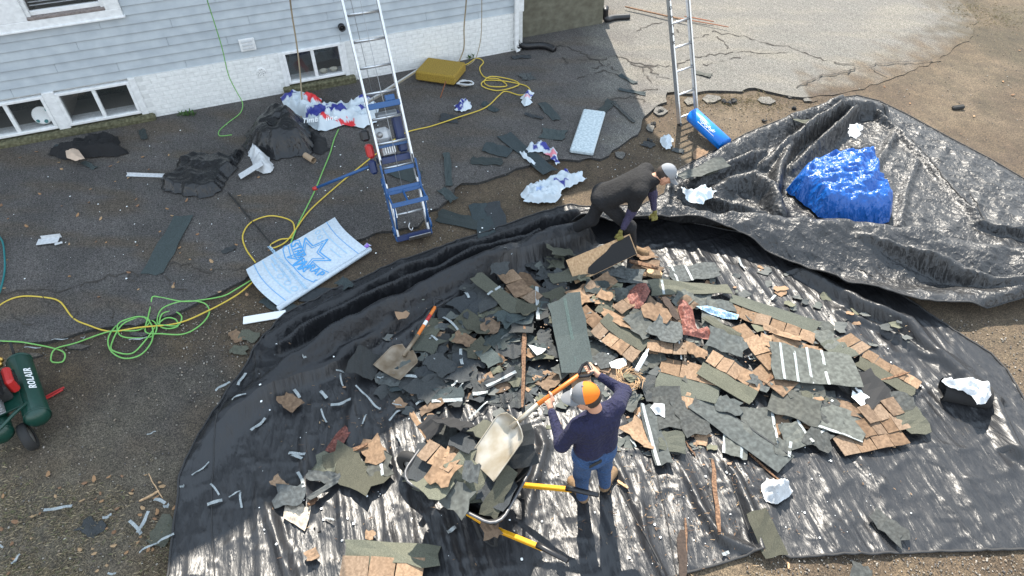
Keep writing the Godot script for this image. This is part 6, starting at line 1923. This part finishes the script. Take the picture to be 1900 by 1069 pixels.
func worker_with_shovel() -> void:
	var t := thing("person", "person in navy sweatshirt, jeans and orange backed cap shovelling into the wheelbarrow", "person")
	var r := Vector3(0.874, 0, -0.486)
	var f := Vector3(-0.486, 0, -0.874)
	var pel := Vector3(0.682, 0.95, -3.045)
	var grip := SH_GRIP()
	var neck := SH_NECK()
	var gl := grip.lerp(neck, 0.56)
	var shaft := (neck - grip).normalized()
	var shL := Vector3(0.515, 1.40, -2.985); var shR := Vector3(0.825, 1.43, -3.15)
	var elL := Vector3(0.40, 1.13, -2.99); var elR := Vector3(0.93, 1.28, -3.40)
	var wrL := gl + (elL - gl).normalized() * 0.085 + Vector3(0, -0.015, 0)
	var wrR := grip + (elR - grip).normalized() * 0.09
	var hipL := pel - r * 0.095; var hipR := pel + r * 0.095
	var kL := Vector3(0.612, 0.5, -3.09); var kR := Vector3(0.815, 0.5, -3.175)
	var aL := Vector3(0.645, 0.12, -3.085); var aR := Vector3(0.864, 0.12, -3.205)
	var S := "shirt"; var J := "jeans"
	var bones := [
		[pel - r * 0.07 + f * 0.01, 0.118, pel - r * 0.065 + Vector3(0, 0.1, 0), 0.115, J], [pel + r * 0.07, 0.118, pel + r * 0.065 + Vector3(0, 0.1, 0), 0.115, J], [pel - f * 0.05 - r * 0.05, 0.095, pel - f * 0.05 + r * 0.05, 0.095, J],
		[hipL, 0.1, kL, 0.07, J], [hipR, 0.1, kR, 0.07, J], [kL, 0.068, aL, 0.056, J], [kR, 0.068, aR, 0.056, J],
		[pel + Vector3(0, 0.14, 0) - r * 0.07, 0.118, Vector3(0.61, 1.3, -3.035), 0.115, S], [pel + Vector3(0, 0.14, 0) + r * 0.07, 0.118, Vector3(0.74, 1.31, -3.105), 0.115, S],
		[Vector3(0.61, 1.32, -3.035), 0.115, Vector3(0.74, 1.33, -3.105), 0.115, S], [Vector3(0.6, 1.38, -3.03), 0.085, Vector3(0.75, 1.4, -3.11), 0.085, S],
		[Vector3(0.665, 1.42, -3.07), 0.08, Vector3(0.64, 1.5, -3.07), 0.062, S],
		[shL, 0.076, elL, 0.058, S], [shR, 0.076, elR, 0.058, S], [elL, 0.056, wrL.lerp(elL, 0.15), 0.036, S], [elR, 0.056, wrR.lerp(elR, 0.15), 0.036, S]]
	var hc := Vector3(0.565, 1.665, -3.065)
	var hf := Vector3(-0.9, -0.3, -0.1).normalized()
	var hu := Vector3(-0.3, 0.95, 0.0).normalized()
	dress(t, bones, {S: ["sweatshirt", M.navy_shirt], J: ["jeans", M.denim]}, [[head_bones(hc, hf, hu, Vector3(0.645, 1.5, -3.07)), 0.007, 0.025, "hair"],
		[grip_bones(gl, shaft, elL - gl, wrL, 0.02, -1.0, "skin"), 0.0055, 0.008, ""], [grip_bones(grip, shaft.cross(Vector3(0, 1, 0.2)), elR - grip + Vector3(0, 0.05, 0), wrR, 0.014, 1.0, "skin"), 0.0055, 0.008, ""]])
	cap(t, hc + hu * 0.022, hf, hu, M.cap_grey, M.cap_orange, M.cap_grey)
	boot(t, Vector3(0.675, 0.03, -3.05), Vector3(0.55, 0.03, -3.30), aL, M.boot_tan)
	boot(t, Vector3(0.845, 0.03, -3.165), Vector3(0.98, 0.03, -3.40), aR, M.boot_tan)
	var st := ns()
	bx(st, Transform3D(Basis(r, Vector3.UP, -f), pel - r * 0.085 - f * 0.135 + Vector3(0, 0.06, 0)), Vector3(0.12, 0.035, 0.012), 0.004)
	add(st, "pocket_wallet", M.rubber, t)

func worker_bending() -> void:
	var t := thing("person", "person in black shirt, work gloves and grey cap bending over the tarp", "person")
	var f := Vector3(0.97, 0, 0.2).normalized()
	var s := f.cross(Vector3.UP)      # towards the camera
	var pel := Vector3(1.1, 0.92, -6.53)
	var ch := Vector3(1.5, 1.16, -6.51)
	var shN := Vector3(1.47, 1.14, -6.32); var shF := Vector3(1.58, 1.18, -6.68)
	var elN := Vector3(1.41, 0.84, -6.33); var elF := Vector3(1.69, 0.9, -6.6)
	var hdN := Vector3(1.305, 0.54, -6.28); var hdF := Vector3(1.74, 0.64, -6.53)
	var S := "shirt"; var J := "trousers"; var V := "sleeve"
	var kF := Vector3(1.44, 0.52, -6.44); var aF := Vector3(1.53, 0.12, -6.55)
	var kR := Vector3(0.99, 0.5, -6.6); var aR := Vector3(0.71, 0.14, -6.78)
	var bones := [
		[pel + s * 0.07, 0.115, pel - s * 0.07, 0.115, J], [pel - f * 0.05 + s * 0.06, 0.108, pel - f * 0.05 - s * 0.06, 0.108, J],
		[pel + s * 0.09, 0.1, kF, 0.075, J], [pel - s * 0.09, 0.1, kR, 0.075, J], [kF, 0.08, aF, 0.062, J], [kR, 0.08, aR, 0.06, J],
		[pel + f * 0.1 + s * 0.08 + Vector3(0, 0.05, 0), 0.115, ch + s * 0.085, 0.12, S], [pel + f * 0.1 - s * 0.08 + Vector3(0, 0.05, 0), 0.115, ch - s * 0.085, 0.12, S], [pel + f * 0.02 + Vector3(0, 0.06, 0), 0.11, ch, 0.12, S],
		[shN, 0.085, shF, 0.085, S], [ch + f * 0.06, 0.1, ch + f * 0.16 + Vector3(0, 0.03, 0), 0.065, S],
		[shN, 0.085, elN.lerp(shN, 0.35), 0.07, S], [shF, 0.085, elF.lerp(shF, 0.35), 0.07, S],
		[elN.lerp(shN, 0.4), 0.056, elN, 0.052, V], [elF.lerp(shF, 0.4), 0.056, elF, 0.052, V], [elN, 0.052, hdN.lerp(elN, 0.3), 0.038, V], [elF, 0.052, hdF.lerp(elF, 0.3), 0.038, V]]
	var hc := Vector3(1.765, 1.26, -6.49)
	var hf := Vector3(0.72, -0.66, 0.2).normalized()
	var hu := Vector3(0.62, 0.78, 0.05).normalized()
	var ed := (site(1168, 435, 0.5) - site(1050, 483, 0.3)).normalized()
	dress(t, bones, {S: ["shirt", M.black_shirt], V: ["sleeves", M.purple_sleeve], J: ["trousers", M.black_trousers]}, [[head_bones(hc, hf, hu, Vector3(1.63, 1.2, -6.5)), 0.008, 0.025, "hair"],
		[grip_bones(hdN - Vector3(0, 0.06, 0), ed, Vector3(0, 1, 0.2), hdN + Vector3(0, 0.04, 0), 0.014, 1.0, "glove"), 0.007, 0.01, "glove"],
		[grip_bones(hdF - Vector3(0, 0.06, 0), Vector3(0.9, 0, -0.3), Vector3(-0.2, 1, 0.2), hdF + Vector3(0, 0.04, 0), 0.016, 1.0, "glove"), 0.007, 0.01, "glove"]], 0.015)
	cap(t, hc + hu * 0.022, hf, hu, M.cap_pale, M.cap_pale, M.cap_grey)
	boot(t, aF + Vector3(-0.04, -0.08, -0.03), aF + Vector3(0.2, -0.08, 0.12), aF, M.boot_tan)
	boot(t, aR + Vector3(-0.03, -0.05, -0.02), aR + Vector3(0.22, -0.1, 0.06), aR, M.boot_tan)
	# the board in the hand
	var b := thing("plywood_board", "plywood offcut with black felt held by the bending worker", "board")
	var TL := site(1050, 483, 0.3); var TR := site(1168, 434, 0.5); var BL := site(1053, 533, 0.05)
	var u := TR - TL; var v := BL - TL
	v -= u.normalized() * v.dot(u.normalized())
	var nn := u.cross(v).normalized()
	if nn.z < 0: nn = -nn
	var fr := Transform3D(Basis(u.normalized(), nn, v.normalized()), TL)
	var w := u.length(); var hgt := v.length()
	var st := ns()
	prism(st, PackedVector2Array([Vector2(0, 0), Vector2(w, 0), Vector2(w, hgt * 0.85), Vector2(w * 0.3, hgt * 0.95), Vector2(0, hgt)]), fr, 0.014)
	add(st, "plywood", M.pale_wood, b)
	st = ns()
	prism(st, PackedVector2Array([Vector2(w * 0.78, 0.03), Vector2(w - 0.012, 0.012), Vector2(w - 0.012, hgt * 0.84), Vector2(w * 0.3, hgt * 0.93), Vector2(w * 0.22, hgt * 0.8), Vector2(w * 0.26, hgt * 0.6), Vector2(w * 0.4, hgt * 0.45), Vector2(w * 0.58, hgt * 0.3), Vector2(w * 0.7, hgt * 0.12)]), Transform3D(fr.basis, fr.origin + fr.basis.y * 0.0145), 0.003)
	add(st, "felt", M.felt_black, b)

# ---------- scraps ----------
func lath(label: String, x1: float, y1: float, x2: float, y2: float, wd: float, th: float, m: Material, up1 := 0.02, up2 := 0.02, cat := "wood strip") -> void:
	var a := heap_site(x1, y1, up1); var b := heap_site(x2, y2, up2)
	var o := thing("lath", label, cat, (a + b) / 2, "wood strips")
	var st := ns()
	var bs := along(a, b)
	var ln := a.distance_to(b)
	var n := 6
	var pr := []
	for i in n + 1:
		var w := wd * (0.8 + 0.3 * nz.get_noise_2d(x1 + i * 2.3, y1)) * (0.55 if i == n or i == 0 else 1.0)
		var c := Vector3((float(i) / n - 0.5) * ln, 0.006 * nz.get_noise_2d(i * 1.9, x1), 0.012 * nz.get_noise_2d(i * 1.1, y1 + 9.0))
		pr.append([bs * (c + Vector3(0, th / 2, -w / 2)), bs * (c + Vector3(0, th / 2, w / 2)), bs * (c + Vector3(0, -th / 2, w / 2)), bs * (c + Vector3(0, -th / 2, -w / 2))])
	for i in n:
		for k in 4: quad(st, pr[i][k], pr[i + 1][k], pr[i + 1][(k + 1) % 4], pr[i][(k + 1) % 4])
	quad(st, pr[0][0], pr[0][1], pr[0][2], pr[0][3]); quad(st, pr[n][3], pr[n][2], pr[n][1], pr[n][0])
	add(st, "strip", m, o)

func tape(label: String, a: Vector3, b: Vector3, wd: float, bend: float) -> void:
	var o := thing("tape_strip", label, "tape strip", (a + b) / 2, "white tape strips")
	var st := ns()
	var bs := along(a, b)
	var ln := a.distance_to(b)
	for i in 5:
		var q := []
		for k in 2:
			var u := (i + k) / 5.0
			var c := Vector3((u - 0.5) * ln, 0.012 * sin(u * 5.0 + ln * 40.0) + 0.006, bend * ln * sin(PI * u))
			q.append([bs * (c - Vector3(0, 0, wd / 2)), bs * (c + Vector3(0, 0.006 * sin(u * 9.0), wd / 2))])
		quad(st, q[0][0], q[1][0], q[1][1], q[0][1])
		var d := Vector3(0, -0.0015, 0)
		quad(st, q[0][0] + d, q[0][1] + d, q[1][1] + d, q[1][0] + d)
	add(st, "strip", M.tape_white, o)

func sheet_metal(label: String, flat: Array, m: Material, top: float, cat: String, called: String, lift := 0.03) -> void:
	var h := heap_site(flat[0], flat[1]).y
	var o := thing(called, label, cat)
	var poly := outline(flat, h)
	var mesh := crumple(poly, top * 0.12, 0.06, 5.0, flat[0] * 0.03, h + lift * 0.7, 0.014, null, 0.05)
	put(mesh, "sheet", m, o)

func scraps() -> void:
	lath("weathered upright lath splitting the shaded and sunny heap", 973, 606, 969, 756, 0.055, 0.02, M.old_wood, 0.05, 0.03)
	lath("splintered dark lath crossing the tan tabs", 1378, 748, 1442, 692, 0.04, 0.02, M.old_wood, 0.03, 0.06)
	lath("short stick propped over the olive strip on the right", 1632, 706, 1686, 692, 0.03, 0.02, M.old_wood, 0.04, 0.09)
	lath("straight lath lying on the open tarp", 1322, 854, 1335, 988, 0.05, 0.012, M.old_wood)
	lath("broad old plank at the lower frame edge", 1265, 984, 1266, 1080, 0.09, 0.02, M.dark_wood)
	lath("pale splinter beside the broad old plank", 1272, 962, 1274, 1060, 0.025, 0.012, M.old_wood)
	lath("thin stick touching the long grey strip", 1390, 842, 1446, 892, 0.025, 0.012, M.old_wood)
	lath("thin stick left of the long grey strip", 1272, 820, 1290, 846, 0.02, 0.01, M.old_wood)
	lath("brown stick leaning left of the wheelbarrow", 640, 842, 682, 824, 0.05, 0.02, M.old_wood, 0.04, 0.1)
	lath("short stub of wood below the narrow grey strip", 572, 938, 588, 924, 0.05, 0.025, M.old_wood)
	lath("dark charred board beside the upper copper piece", 1232, 552, 1258, 594, 0.1, 0.02, M.dark_wood, 0.08, 0.05)
	lath("blond wood block lit by the sun at the fold edge", 1200, 505, 1228, 512, 0.1, 0.06, M.pale_wood, 0.05, 0.05)
	lath("split shingle board behind the blond block", 1168, 484, 1222, 498, 0.07, 0.02, M.old_wood, 0.06, 0.06)
	lath("thin stick on the dirt left of the bending worker", 962, 402, 1006, 388, 0.022, 0.012, M.pale_wood, -0.2, -0.2)
	lath("bundle of brown strips on the sunny driveway, thicker one", 1160, 12, 1275, 38, 0.05, 0.02, M.old_wood, 0.035, 0.035)
	lath("thin brown strip on the sunny driveway, farther end", 1230, 28, 1352, 50, 0.025, 0.012, M.rust, 0.045, 0.04)
	lath("thin brown strip on the sunny driveway, nearer end", 1270, 30, 1325, 40, 0.03, 0.012, M.rust, 0.05, 0.04)
	lath("blond stick on the dry grass", 258, 931, 295, 911, 0.022, 0.012, M.pale_wood)
	lath("thin blond twig crossing the stick on the grass", 274, 880, 302, 924, 0.012, 0.01, M.pale_wood)
	lath("wood splinter at the tarp hem near the lower right", 1463, 1044, 1464, 1056, 0.02, 0.01, M.pale_wood)
	lath("curved pale splinter right of the lowest tan row", 1638, 822, 1662, 830, 0.014, 0.01, M.pale_wood)
	lath("pale splinters at the shovelling worker's right boot", 1146, 892, 1166, 906, 0.03, 0.012, M.pale_wood)
	# copper, foil, card
	sheet_metal("crumpled red copper flashing on the upper heap", [1160, 562, 1168, 545, 1182, 532, 1198, 530, 1206, 545, 1198, 562, 1186, 578, 1170, 578], M.copper_red, 0.08, "copper flashing", "copper_flashing", 0.06)
	sheet_metal("bent pink copper flashing in the sunny heap", [1262, 560, 1272, 566, 1284, 582, 1288, 605, 1292, 618, 1310, 612, 1318, 625, 1312, 638, 1290, 632, 1266, 628, 1262, 600, 1256, 580], M.copper_red, 0.1, "copper flashing", "copper_flashing", 0.08)
	sheet_metal("dark red copper piece left of the wheelbarrow", [604, 840, 628, 806, 642, 794, 652, 806, 636, 832, 620, 848], M.copper_red, 0.05, "copper flashing", "copper_flashing", 0.05)
	sheet_metal("pale blue foil scrap between copper and tan tabs", [1290, 574, 1310, 572, 1340, 580, 1370, 590, 1366, 598, 1340, 596, 1312, 586], M.foil_blue, 0.03, "foil", "foil_scrap", 0.06)
	sheet_metal("white card under the stained felt scrap", [1580, 722, 1590, 722, 1612, 742, 1598, 760, 1578, 742], M.print_white, 0.02, "card", "white_card", 0.05)
	sheet_metal("white triangle of paper beside the upright lath", [980, 645, 1014, 652, 1006, 660, 996, 664], M.print_white, 0.03, "paper", "white_card", 0.05)
	sheet_metal("pale wood piece lit white at the lower left of the tarp", [530, 940, 562, 938, 578, 942, 574, 966, 566, 988, 548, 976, 526, 964], mat("bleached_wood", L(0.6, 0.52, 0.42), 0.8, M.fine, 3.0), 0.01, "wood piece", "wood_offcut", 0.03)
	sheet_metal("white foam pieces above the bird nest", [1130, 678, 1145, 672, 1160, 670, 1162, 682, 1148, 690, 1134, 688], M.print_white, 0.06, "foam scrap", "foam_scrap", 0.06)
	# tape strips torn off the shingles
	var tl := [80, 946, 134, 940, 190, 961, 208, 956, 256, 990, 276, 950, 241, 968, 262, 992, 258, 1026, 290, 1008, 292, 1008, 322, 990, 285, 926, 306, 934, 304, 942, 314, 936, 0, 1012, 8, 1018, 20, 1046, 38, 1030, 200, 1064, 216, 1066, 356, 884, 388, 858, 335, 905, 342, 900, 390, 898, 406, 918, 384, 936, 412, 928, 424, 922, 446, 912, 446, 914, 448, 942, 466, 800, 492, 776, 272, 806, 290, 802, 400, 726, 426, 708, 442, 716, 456, 692, 430, 742, 456, 730, 96, 632, 126, 628, 46, 646, 76, 646, 240, 632, 272, 626, 150, 628, 158, 625, 624, 686, 640, 694, 632, 694, 636, 716, 606, 738, 594, 726, 614, 752, 652, 742, 660, 716, 684, 740, 684, 740, 706, 760, 728, 748, 745, 754, 742, 762, 722, 780, 672, 786, 680, 770, 855, 648, 858, 678, 822, 588, 850, 612, 790, 625, 800, 630, 800, 624, 822, 636, 796, 662, 808, 668, 772, 752, 800, 736, 774, 700, 720 + 0, 692, 700, 700, 712, 702, 862, 542, 870, 552, 920, 540, 934, 536, 870, 776, 905, 746, 838, 716, 850, 708, 793, 705, 802, 700, 848, 722, 860, 712, 536, 842, 566, 842, 596, 760, 606, 784, 545, 722, 556, 738, 552, 876, 564, 906, 540, 845, 560, 850, 602, 960, 620, 966, 700, 836, 716, 852, 830, 988, 845, 980, 735, 806, 742, 820, 1196, 662, 1206, 640, 1260, 632, 1264, 668, 1170, 815, 1180, 830, 1205, 800, 1226, 790, 1250, 804, 1262, 812, 1336, 618, 1350, 626, 1418, 616, 1424, 640, 1444, 700, 1466, 706, 1370, 480, 1382, 498, 1432, 555, 1440, 548, 1388, 662, 1396, 668, 1450, 786, 1464, 790, 1520, 806, 1546, 792, 1340, 1030, 1352, 1026, 948, 472, 956, 466, 560, 660, 566, 664, 665, 588, 678, 580, 935, 460, 948, 470]
	var i := 0
	while i + 3 < tl.size():
		var x: float = tl[i]; var y: float = tl[i + 1]; var x2: float = tl[i + 2]; var y2: float = tl[i + 3]
		i += 4
		if Vector2(x, y).distance_to(Vector2(x2, y2)) > 70: continue
		var a := heap_site(x, y, 0.03); var b := heap_site(x2, y2, 0.03)
		var place := "on the dry grass and dirt" if x < 330 else "on the shaded tarp" if y < 800 and x < 760 else "on the shiny lower tarp" if y > 795 else "in the heap of shingles"
		tape("pale torn tape strip %s, %s" % [place, landmark(x, y)], a, b, rng.randf_range(0.012, 0.034), rng.randf_range(-0.05, 0.05))

# ---------- small uncountable litter ----------
func scatter(called: String, label: String, mesh: Mesh, m: Material, where: Array, colours := []) -> void:
	var mm := MultiMesh.new()
	mm.transform_format = MultiMesh.TRANSFORM_3D
	mm.use_colors = colours.size() > 0
	mm.mesh = mesh
	mm.instance_count = where.size()
	for i in where.size():
		mm.set_instance_transform(i, where[i])
		if colours.size(): mm.set_instance_color(i, colours[i % colours.size()])
	var o := MultiMeshInstance3D.new()
	o.multimesh = mm
	o.material_override = m
	o.name = called
	add_child(o)
	tag(o, label, called.split("_")[-1], "", "stuff")

func litter() -> void:
	var w := []
	var st := ns()
	bx(st, at(Vector3.ZERO), Vector3(1, 0.6, 0.8), 0.25)
	var stone := fin(st)
	var pm := mat("pebble", Color.WHITE, 0.9); pm.vertex_color_use_as_albedo = true
	var soil_areas := [[0, 330, 640, 1069], [330, 520, 560, 760], [1250, 1560, 185, 260], [1560, 1900, 60, 330], [1720, 1900, 590, 740], [1380, 1900, 1030, 1069], [600, 1060, 340, 470], [1130, 1320, 190, 330], [0, 480, 560, 660]]
	for k in 5200:
		var q: Array = soil_areas[rng.randi() % soil_areas.size()]
		var p := site(rng.randf_range(q[0], q[1]), rng.randf_range(q[2], q[3]))
		var s := 0.006 + 0.016 * pow(rng.randf(), 3.0)
		w.append(Transform3D(Basis.from_euler(Vector3(rng.randf() * 6, rng.randf() * 6, rng.randf() * 6)).scaled(Vector3.ONE * s), p + Vector3(0, s * 0.2, 0)))
	scatter("gravel", "small stones strewn over the bare dirt", stone, pm, w, [L(0.2, 0.18, 0.15), L(0.12, 0.11, 0.1), L(0.33, 0.3, 0.26), L(0.09, 0.08, 0.075), L(0.26, 0.21, 0.16)])
	# crumbs of paint and plaster on the asphalt and tarp
	w = []
	for k in 420:
		var p := site(rng.randf_range(0, 1180), rng.randf_range(215, 520), 0.042)
		if k > 240: p = heap_site(rng.randf_range(480, 1700), rng.randf_range(620, 1060), 0.012)
		var s := 0.006 + 0.02 * pow(rng.randf(), 3.0)
		w.append(Transform3D(Basis.from_euler(Vector3(rng.randf() * 0.5, rng.randf() * 6, rng.randf() * 0.5)).scaled(Vector3(s, s * 0.4, s)), p))
	scatter("paint_crumbs", "white crumbs of paint and foam strewn about", stone, M.print_white, w)
	# wood chips and splinters on the tarps
	st = ns()
	bx(st, at(Vector3.ZERO), Vector3(1, 0.12, 0.18), 0.03)
	var chip := fin(st)
	w = []
	for k in 750:
		var g := rng.randf()
		var x := rng.randf_range(480, 1720); var y := rng.randf_range(600, 1060)
		if g < 0.35: x = 1240 + rng.randfn() * 90; y = 900 + rng.randfn() * 80
		elif g < 0.5: x = 1345 + rng.randfn() * 60; y = 900 + rng.randfn() * 70
		elif g < 0.65: x = 700 + rng.randfn() * 90; y = 780 + rng.randfn() * 60
		var p := heap_site(clampf(x, 420, 1800), clampf(y, 560, 1068), 0.016)
		var s := 0.01 + 0.05 * pow(rng.randf(), 2.5)
		w.append(Transform3D(Basis.from_euler(Vector3(rng.randf_range(-0.2, 0.2), rng.randf() * 6.3, rng.randf_range(-0.2, 0.2))).scaled(Vector3(s, 0.02, 0.022)), p))
	scatter("wood_chips", "brown wood chips and splinters on the tarp", chip, pm, w, [L(0.22, 0.14, 0.08), L(0.15, 0.09, 0.05), L(0.34, 0.24, 0.14), L(0.1, 0.06, 0.04)])
	# shingle crumbs
	w = []
	for k in 1300:
		var x := rng.randf_range(620, 1760); var y := rng.randf_range(500, 900)
		var far := Vector2((x - 1180) / 540.0, (y - 670) / 200.0).length()
		if rng.randf() < (far - 0.6) * 2.2: continue
		var p := heap_site(x, y, 0.012)
		var s := 0.008 + 0.04 * pow(rng.randf(), 2.0)
		w.append(Transform3D(Basis.from_euler(Vector3(rng.randf_range(-0.3, 0.3), rng.randf() * 6.3, rng.randf_range(-0.3, 0.3))).scaled(Vector3(s, 0.008, s * 0.7)), p))
	scatter("shingle_crumbs", "crumbs of broken shingle all over the tarp", stone, pm, w, [L(0.06, 0.065, 0.06), L(0.12, 0.13, 0.11), L(0.3, 0.19, 0.12), L(0.04, 0.04, 0.04)])
	# torn bits between the larger pieces
	w = []
	var bit := leaf_mesh(1.0, 0.8, -0.4, 0.08, 0.15, 0.3, 4.4, 3, 2, 0.04)
	while w.size() < 300:
		var x := rng.randf_range(690, 1700); var y := rng.randf_range(475, 850)
		var q := Vector2((x - 1180) / 520.0, (y - 660) / 190.0)
		if q.length() > 1.0 or rng.randf() < (q.length() - 0.5) or (x < 850 and y < 580): continue
		var p := heap_site(x, y, rng.randf_range(0.0, 0.02))
		var s := rng.randf_range(0.05, 0.15)
		w.append(Transform3D(Basis.from_euler(Vector3(rng.randf_range(-0.35, 0.35), rng.randf() * 6.3, rng.randf_range(-0.35, 0.35))).scaled(Vector3(s, s * 0.7, s * rng.randf_range(0.5, 1.0))), p))
	scatter("shingle_bits", "small torn bits of shingle between the larger pieces", bit, pm, w, [L(0.06, 0.066, 0.066), L(0.09, 0.098, 0.09), L(0.13, 0.13, 0.09), L(0.26, 0.165, 0.1), L(0.1, 0.105, 0.1)])
	# dry leaves
	st = ns()
	var lp := [Vector3(-0.5, 0.1, 0), Vector3(-0.15, 0, 0.3), Vector3(0.3, 0.05, 0.2), Vector3(0.5, 0.15, 0), Vector3(0.3, 0.05, -0.22), Vector3(-0.15, 0, -0.28)]
	for k in range(1, 5): tri(st, lp[0], lp[k], lp[k + 1])
	var leaf := fin(st)
	w = []
	for k in 130:
		var p := site(rng.randf_range(0, 330), rng.randf_range(880, 1069), 0.01)
		if k > 50: p = site(rng.randf_range(0, 500), rng.randf_range(280, 560), 0.045)
		if k > 105: p = site(rng.randf_range(1500, 1900), rng.randf_range(40, 330), 0.008)
		w.append(Transform3D(Basis.from_euler(Vector3(rng.randf_range(-0.4, 0.4), rng.randf() * 6.3, rng.randf_range(-0.4, 0.4))).scaled(Vector3.ONE * rng.randf_range(0.03, 0.075)), p))
	scatter("dry_leaves", "fallen brown leaves lying about", leaf, pm, w, [L(0.28, 0.16, 0.08), L(0.2, 0.11, 0.06), L(0.34, 0.22, 0.12)])
	# dry grass in the lower left
	st = ns()
	tri(st, Vector3(-0.03, 0, 0), Vector3(0.03, 0, 0), Vector3(0.35, 0.55, 0.12))
	tri(st, Vector3(0.03, 0, 0), Vector3(0.35, 0.55, 0.12), Vector3(0.95, 0.72, 0.2))
	var blade := fin(st)
	w = []
	while w.size() < 5000:
		var x := rng.randf_range(0, 330); var y := rng.randf_range(830, 1075)
		var p := site(x, y)
		var den := clampf((y - 850) / 150.0, 0, 1) * 0.75 + nz.get_noise_2d(p.x * 1.5, p.z * 1.5) * 1.2 - x / 900.0 + 0.1
		if rng.randf() > den: continue
		var s := rng.randf_range(0.018, 0.05)
		w.append(Transform3D(Basis(Vector3.UP, rng.randf() * 6.3) * Basis(Vector3.BACK, rng.randf_range(-0.4, 0.3)) * Basis().scaled(Vector3(s, s * rng.randf_range(0.3, 0.9), s)), p + Vector3(0, -0.004, 0)))
	scatter("dry_grass", "matted dry grass with some green at the lower left", blade, pm, w, [L(0.36, 0.29, 0.19), L(0.3, 0.24, 0.15), L(0.42, 0.35, 0.23), L(0.24, 0.19, 0.12), L(0.2, 0.21, 0.1), L(0.33, 0.27, 0.18)])
	w = []
	for k in 1400:
		var c: Array = [[1380, 186], [1430, 195], [1860, 40], [1800, 20], [1300, 190]][rng.randi() % 5]
		var p := site(c[0] + rng.randfn() * 45, c[1] + rng.randfn() * 9)
		var s := rng.randf_range(0.03, 0.07)
		w.append(Transform3D(Basis(Vector3.UP, rng.randf() * 6.3) * Basis().scaled(Vector3(s, s * 0.7, s)), p))
	scatter("dead_grass", "sparse dead grass along the driveway edge", blade, pm, w, [L(0.3, 0.24, 0.14), L(0.22, 0.17, 0.1), L(0.2, 0.18, 0.09)])
